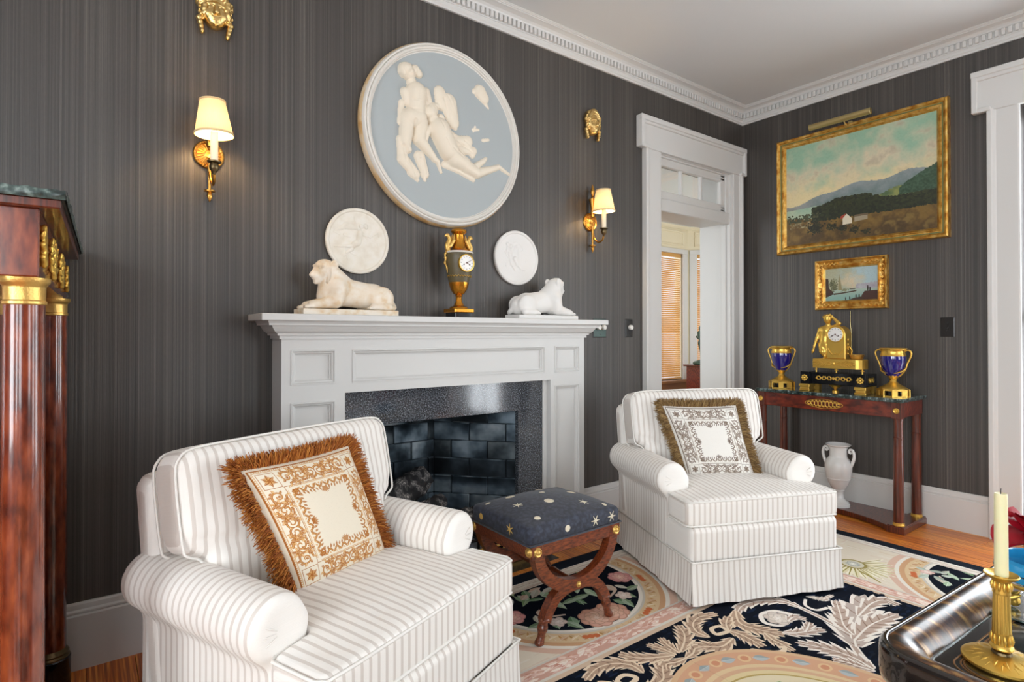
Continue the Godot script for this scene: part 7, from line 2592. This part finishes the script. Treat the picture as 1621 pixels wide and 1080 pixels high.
# ---------------------------------------------------------------- column cabinet at the left
func build_cabinet() -> void:
	var c := thing("column_cabinet", "tall mahogany cabinet with gilt-capped columns and a dark marble top", "cabinet", Vector3(-4.485, 0.0125, 0.565), -0.024)
	# the face with columns looks toward +x
	var ed := B.new()
	var rng := RandomNumberGenerator.new()
	rng.seed = 6
	ed.bar(Vector3(-0.60, 1.533, -0.535), Vector3(0.0, 1.550, 0.537), 0.003)
	part("marble_top", ed.done(), M.dark_marble, c)
	# rough broken edge of the stone
	var re := B.new()
	var nz := FastNoiseLite.new()
	nz.seed = 2
	nz.frequency = 60.0
	for f in [[Vector3(-0.60, 1.531, 0.537), Vector3(0.0, 1.531, 0.537), Vector3(0, 0, 1)], [Vector3(0.0, 1.531, 0.537), Vector3(0.0, 1.531, -0.535), Vector3(1, 0, 0)]]:
		var rows := []
		for i in 5:
			var row := []
			for j in 70:
				var p: Vector3 = f[0].lerp(f[1], j / 69.0) + Vector3.UP * (i / 4.0 * 0.021)
				row.append(p + f[2] * (0.004 + 0.005 * nz.get_noise_3dv(p)) * sin(PI * (i + 0.6) / 5.2) + Vector3.UP * 0.004 * nz.get_noise_3dv(p * 0.6 + Vector3(3, 1, 2)) * (1 if i == 4 else 0))
			rows.append(row)
		re.sheet(rows)
	part("rough_edge", re.done(), M.dark_marble, c)
	part("cornice", bar_mesh(Vector3(-0.59, 1.512, -0.53), Vector3(-0.008, 1.533, 0.530), 0.003), M.mahogany, c)
	part("frieze", bar_mesh(Vector3(-0.57, 1.362, -0.51), Vector3(-0.046, 1.513, 0.508), 0.003), M.column_wood, c)
	# pilaster mounts on the frieze face
	for zz in [0.465, -0.465]:
		part("tablet_mount", oak_mount(0.022, 0.085), M.gold, c, Vector3(-0.045, 1.437, zz), PI / 2)
	part("swag_mount", oak_mount(0.11, 0.10), M.gold, c, Vector3(-0.045, 1.437, 0.17), PI / 2)
	part("swag_mount", oak_mount(0.11, 0.10), M.gold, c, Vector3(-0.045, 1.437, -0.17), PI / 2)
	for zz in [0.452, -0.452]:
		for xx in [-0.075, -0.50]:
			part("column", lathe_mesh([0.040, 0.13, 0.040, 0.30, 0.0385, 0.8, 0.0365, 1.315], 40), M.column_wood, c, Vector3(xx, 0, zz))
			part("gilt_capital", lathe_mesh([0.0365, 1.302, 0.040, 1.304, 0.040, 1.310, 0.0375, 1.313, 0.038, 1.340, 0.0385, 1.343, 0.042, 1.348, 0.046, 1.353, 0.047, 1.362, 0.0, 1.362], 40), M.gold_leaf, c, Vector3(xx, 0, zz))
			part("gilt_base", lathe_mesh([0.050, 0.100, 0.051, 0.106, 0.047, 0.112, 0.049, 0.118, 0.044, 0.126, 0.0405, 0.132], 40), M.dark_brass, c, Vector3(xx, 0, zz))
			part("black_drum", lathe_mesh([0.054, 0.0, 0.054, 0.098, 0.050, 0.102, 0.0, 0.102], 40), M.black_marble, c, Vector3(xx, 0, zz))
	part("carcase", bar_mesh(Vector3(-0.57, 0.10, -0.49), Vector3(-0.13, 1.364, 0.40), 0.003), M.column_wood, c)
	part("plinth_board", bar_mesh(Vector3(-0.58, 0.0, -0.51), Vector3(-0.135, 0.10, 0.40), 0.003), M.mahogany, c)

# leafy gilt mount of a given half width and height, facing +z
func oak_mount(w: float, h: float) -> ArrayMesh:
	var b := Blob.new(Vector3(-w, -h * 0.6, 0), Vector3(w, h * 0.6, 0.02), 0.0045)
	var rng := RandomNumberGenerator.new()
	rng.seed = int(w * 1000)
	var n := int(10 + w * 220)
	for k in n:
		var x := lerpf(-w, w, (k + 0.5) / n) * 0.9
		var y := h * 0.42 * sin(k * 2.4) * (1.0 - 0.4 * absf(x / w))
		b.put(Vector3(x, y, 0.003), Vector3(x + rng.randf_range(-0.012, 0.012), y + rng.randf_range(-0.018, 0.018), 0.006), 0.007, 0.004, 0.004)
	b.put(Vector3(0, -h * 0.5, 0.004), Vector3(0, h * 0.5, 0.004), 0.008, 0.006, 0.004)
	return b.mesh()

# ---------------------------------------------------------------- coffee table and its things
func rounded_loop(hx: float, hz: float, r: float, y: float) -> Array:
	var out := []
	for q in [[1, 1, 0.0], [-1, 1, PI / 2], [-1, -1, PI], [1, -1, PI * 1.5]]:
		for k in 9:
			var a: float = q[2] + PI / 2 * k / 8.0
			out.append(Vector3(q[0] * (hx - r) + cos(a) * r, y, q[1] * (hz - r) + sin(a) * r))
	return out

func build_coffee_table() -> void:
	var hx := 0.56
	var hz := 0.37
	var turn := -0.06
	var corner := Vector3(-2.935, 0, 2.085)
	var t := thing("tray_table", "low black lacquer tray table with a gilded curved rim", "coffee table", corner + Basis(Vector3.UP, turn) * Vector3(hx, 0, hz), turn)
	var rim := B.new()
	var rows := []
	for q in [[0.012, 0.405], [0.002, 0.412], [0.0, 0.425], [0.0, 0.482], [0.002, 0.492], [0.008, 0.498], [0.014, 0.499], [0.017, 0.496]]:
		rows.append(rounded_loop(hx - q[0], hz - q[0], 0.10 - q[0] * 0.6, q[1]))
	rim.sheet(rows, true)
	part("outer_rim", rim.done(), M.lacquer, t)
	rim = B.new()
	rows = []
	for q in [[0.017, 0.496], [0.022, 0.499], [0.034, 0.500], [0.050, 0.497], [0.066, 0.489], [0.080, 0.477], [0.089, 0.464], [0.092, 0.458]]:
		rows.append(rounded_loop(hx - q[0], hz - q[0], 0.10 - q[0] * 0.6, q[1]))
	rim.sheet(rows, true)
	part("gilded_rim", rim.done(), M.lacquer_rim, t)
	var fl := B.new()
	var loop := rounded_loop(hx - 0.092, hz - 0.092, 0.045, 0.458)
	fl.fan(loop, Vector3(0, 0.458, 0))
	fl.sheet([rounded_loop(hx - 0.092, hz - 0.092, 0.045, 0.40), loop], true)
	fl.fan(rounded_loop(hx - 0.02, hz - 0.02, 0.09, 0.404), Vector3(0, 0.404, 0), true)
	part("tray_floor", fl.done(), M.lacquer, t)
	for d in [0.096, 0.128, 0.138, 0.143]:
		var lp := rounded_loop(hx - d, hz - d, 0.05, 0.4585)
		lp.append(lp[0])
		part("gilt_line", rows_tube(lp, 0.0022 if d > 0.11 else 0.0032, 5, 0.4), M.lacquer_gold if d > 0.11 else M.green_marble, t)
	for sx in [-1.0, 1.0]:
		for sz in [-1.0, 1.0]:
			part("leg", lathe_mesh([0.016, 0.0, 0.020, 0.01, 0.016, 0.03, 0.014, 0.12, 0.022, 0.15, 0.016, 0.17, 0.018, 0.26, 0.024, 0.30, 0.018, 0.33, 0.028, 0.36, 0.028, 0.404], 20), M.lacquer, t, Vector3(sx * (hx - 0.075), 0.0115, sz * (hz - 0.075)))
	part("under_frame", bar_mesh(Vector3(-hx + 0.07, 0.37, -hz + 0.07), Vector3(hx - 0.07, 0.404, hz - 0.07), 0.004), M.lacquer, t)
	# candlestick
	var cp := on_y(1586, 1046, 0.466)
	var c := thing("candlestick", "gilt fluted column candlestick with a round foot on the lacquer tray table", "candlestick", Vector3(cp.x, 0.4585, cp.z))
	part("foot", lathe_mesh([0.0, 0.0, 0.075, 0.0, 0.078, 0.004, 0.078, 0.009, 0.073, 0.013, 0.060, 0.0165, 0.036, 0.021, 0.024, 0.024, 0.0, 0.024], 64), M.gold, c)
	var rl := B.new()
	for k in 14:
		var a := TAU * k / 14
		var u := Vector3(cos(a), 0, sin(a))
		var v := Vector3(-sin(a), 0, cos(a))
		rl.tube([u * 0.030 + Vector3(0, 0.0205, 0), u * 0.047 + v * 0.004 + Vector3(0, 0.0180, 0), u * 0.065 + Vector3(0, 0.0148, 0)], [0.002, 0.006, 0.001], 6, true, 0.5)
		rl.tube([u.rotated(Vector3.UP, 0.22) * 0.054 + Vector3(0, 0.0172, 0), u.rotated(Vector3.UP, 0.22) * 0.070 + Vector3(0, 0.0138, 0)], [0.003, 0.001], 6, true, 0.5)
	part("foot_relief", rl.done(), M.gold, c)
	part("knop", lathe_mesh([0.0173, 0.022, 0.0209, 0.026, 0.0187, 0.031, 0.013, 0.034, 0.0122, 0.038], 32, 18, 0.06), M.dark_brass, c)
	part("lower_band", lathe_mesh([0.0, 0.037, 0.0216, 0.037, 0.0238, 0.040, 0.023, 0.044, 0.0191, 0.048, 0.0187, 0.074, 0.0194, 0.076], 40), M.gold, c)
	part("fluted_shaft", lathe_mesh([0.0189, 0.074, 0.0176, 0.12, 0.0164, 0.168, 0.0167, 0.170], 72, 18, 0.085), M.gold, c)
	part("capital", lathe_mesh([0.0171, 0.168, 0.018, 0.172, 0.0169, 0.176, 0.0173, 0.194, 0.0187, 0.200, 0.0216, 0.203], 40), M.gold, c)
	for y in [[0.050, 0.072, 0.0193], [0.178, 0.198, 0.0177]]:
		var lb := B.new()
		for k in 12:
			var a := TAU * k / 12
			var u: Vector3 = Vector3(cos(a), 0, sin(a)) * y[2]
			lb.tube([u + Vector3.UP * y[0], u * 1.05 + Vector3.UP * ((y[0] + y[1]) * 0.5), u + Vector3.UP * y[1]], [0.0022, 0.0040, 0.0008], 6)
		part("leaf_relief", lb.done(), M.gold, c)
	part("drip_pan", lathe_mesh([0.0, 0.203, 0.0216, 0.203, 0.0317, 0.209, 0.0346, 0.214, 0.0331, 0.216, 0.0216, 0.210, 0.013, 0.209, 0.0115, 0.214, 0.0, 0.214], 48), M.gold, c)
	var k := thing("taper_candle", "pale yellow candle standing in the gilt candlestick", "candle", Vector3(cp.x, 0.4585 + 0.2115, cp.z))
	part("wax", lathe_mesh([0.0138, 0.0, 0.0134, 0.10, 0.0130, 0.192, 0.0118, 0.197, 0.006, 0.1955, 0.0, 0.195], 32), M.wax, k)
	part("wick", rows_tube([Vector3(0, 0.194, 0), Vector3(0.001, 0.203, 0), Vector3(0.003, 0.208, 0)], 0.0012, 5), M.ink, k)
	# blue bowl on gilt swans, with a red flower
	var bp := on_y(1648, 972, 0.46)
	var w := thing("swan_bowl", "bright blue bowl carried by gilt swans on the lacquer tray table", "bowl", Vector3(bp.x, 0.459, bp.z))
	part("glass_base", bar_mesh(Vector3(-0.11, 0.0, -0.11), Vector3(0.11, 0.006, 0.11), 0.002), M.green_marble, w)
	part("bowl", lathe_mesh([0.0, 0.078, 0.060, 0.080, 0.092, 0.098, 0.103, 0.125, 0.100, 0.146, 0.092, 0.154, 0.086, 0.152, 0.090, 0.125, 0.07, 0.10, 0.0, 0.095], 56), M.blue_glass, w)
	part("gilt_ring", lathe_mesh([0.094, 0.082, 0.099, 0.084, 0.100, 0.090, 0.096, 0.094, 0.09, 0.09, 0.094, 0.082], 56), M.gold, w)
	part("painted_line", lathe_mesh([0.1015, 0.118, 0.1035, 0.119, 0.1035, 0.121, 0.1018, 0.122], 56), M.ink, w)
	for j in 4:
		var sw := Blob.new(Vector3(-0.03, 0.0, -0.02), Vector3(0.04, 0.09, 0.02), 0.0042)
		sw.put(Vector3(-0.008, 0.018, 0), Vector3(0.012, 0.022, 0), 0.016, 0.011, 0.008)
		var nk := spline([Vector3(0.014, 0.024, 0), Vector3(0.026, 0.036, 0), Vector3(0.018, 0.052, 0), Vector3(0.006, 0.064, 0), Vector3(0.012, 0.078, 0)], 4)
		for i in nk.size() - 1:
			sw.put(nk[i], nk[i + 1], 0.0085, 0.008, 0.004)
		sw.put(Vector3(0.014, 0.079, 0), Vector3(0.030, 0.074, 0), 0.007, 0.003, 0.003)
		for d in [-0.012, 0.012]:
			sw.put(Vector3(0.006, 0.026, d), Vector3(-0.022, 0.040, d), 0.009, 0.004, 0.005)
		sw.floor_at(0.004)
		var o := part("gilt_swan", sw.mesh(), M.gold, w)
		var a := PI * 0.9 + TAU * j / 4
		o.transform = Transform3D(Basis(Vector3.UP, -a), Vector3(cos(a) * 0.066, 0.0055, sin(a) * 0.066))
	var fl2 := thing("red_flower", "deep red flower with broad petals rising from the blue bowl", "flower", Vector3(bp.x - 0.005, 0.459 + 0.10, bp.z))
	part("stem", rows_tube([Vector3(0, 0, 0), Vector3(0.004, 0.07, 0), Vector3(0.0, 0.118, 0)], 0.004, 6), M.leaf, fl2)
	var right := Vector3(cos(YAW), 0, sin(YAW))
	var fwd := Vector3(sin(YAW), 0, -cos(YAW))
	for q in [[PI, -0.10, 0.115, 0.075], [PI * 0.82, 0.75, 0.10, 0.055], [PI * 0.35, 0.35, 0.105, 0.07], [PI * 1.45, 0.1, 0.105, 0.075], [0.1, 0.0, 0.11, 0.075], [PI * 1.2, 0.9, 0.085, 0.05], [PI * 0.1, 0.9, 0.085, 0.05], [PI * 1.75, 0.8, 0.085, 0.05]]:
		var d: Vector3 = right * cos(q[0]) + fwd * sin(q[0])
		var side := d.cross(Vector3.UP)
		var b := B.new()
		var pr := []
		for i in 10:
			var u := i / 9.0
			var row := []
			for j2 in 9:
				var v := j2 / 8.0 * 2.0 - 1.0
				var ww: float = q[3] * pow(sin(PI * clampf(u * 0.86 + 0.07, 0, 1)), 0.7)
				var p: Vector3 = d * (q[2] * u * cos(q[1])) + Vector3.UP * (q[2] * u * sin(q[1]) + 0.016 * sin(u * PI) - 0.02 * u * u)
				row.append(p + side * v * ww + Vector3.UP * (0.018 * v * v * u + 0.003 * sin(u * 14 + v * 5)) + Vector3.UP * 0.118)
			pr.append(row)
		b.sheet(pr)
		var lift := []
		for row in pr:
			var r2 := []
			for p in row:
				r2.append(p + Vector3(0, -0.0012, 0))
			lift.append(r2)
		b.sheet(lift)
		part("petal", b.done(), M.petal, fl2)
	part("flower_heart", lathe_mesh([0.0, 0.112, 0.012, 0.118, 0.014, 0.130, 0.006, 0.138, 0.0, 0.139], 16), M.thread_gold, fl2)
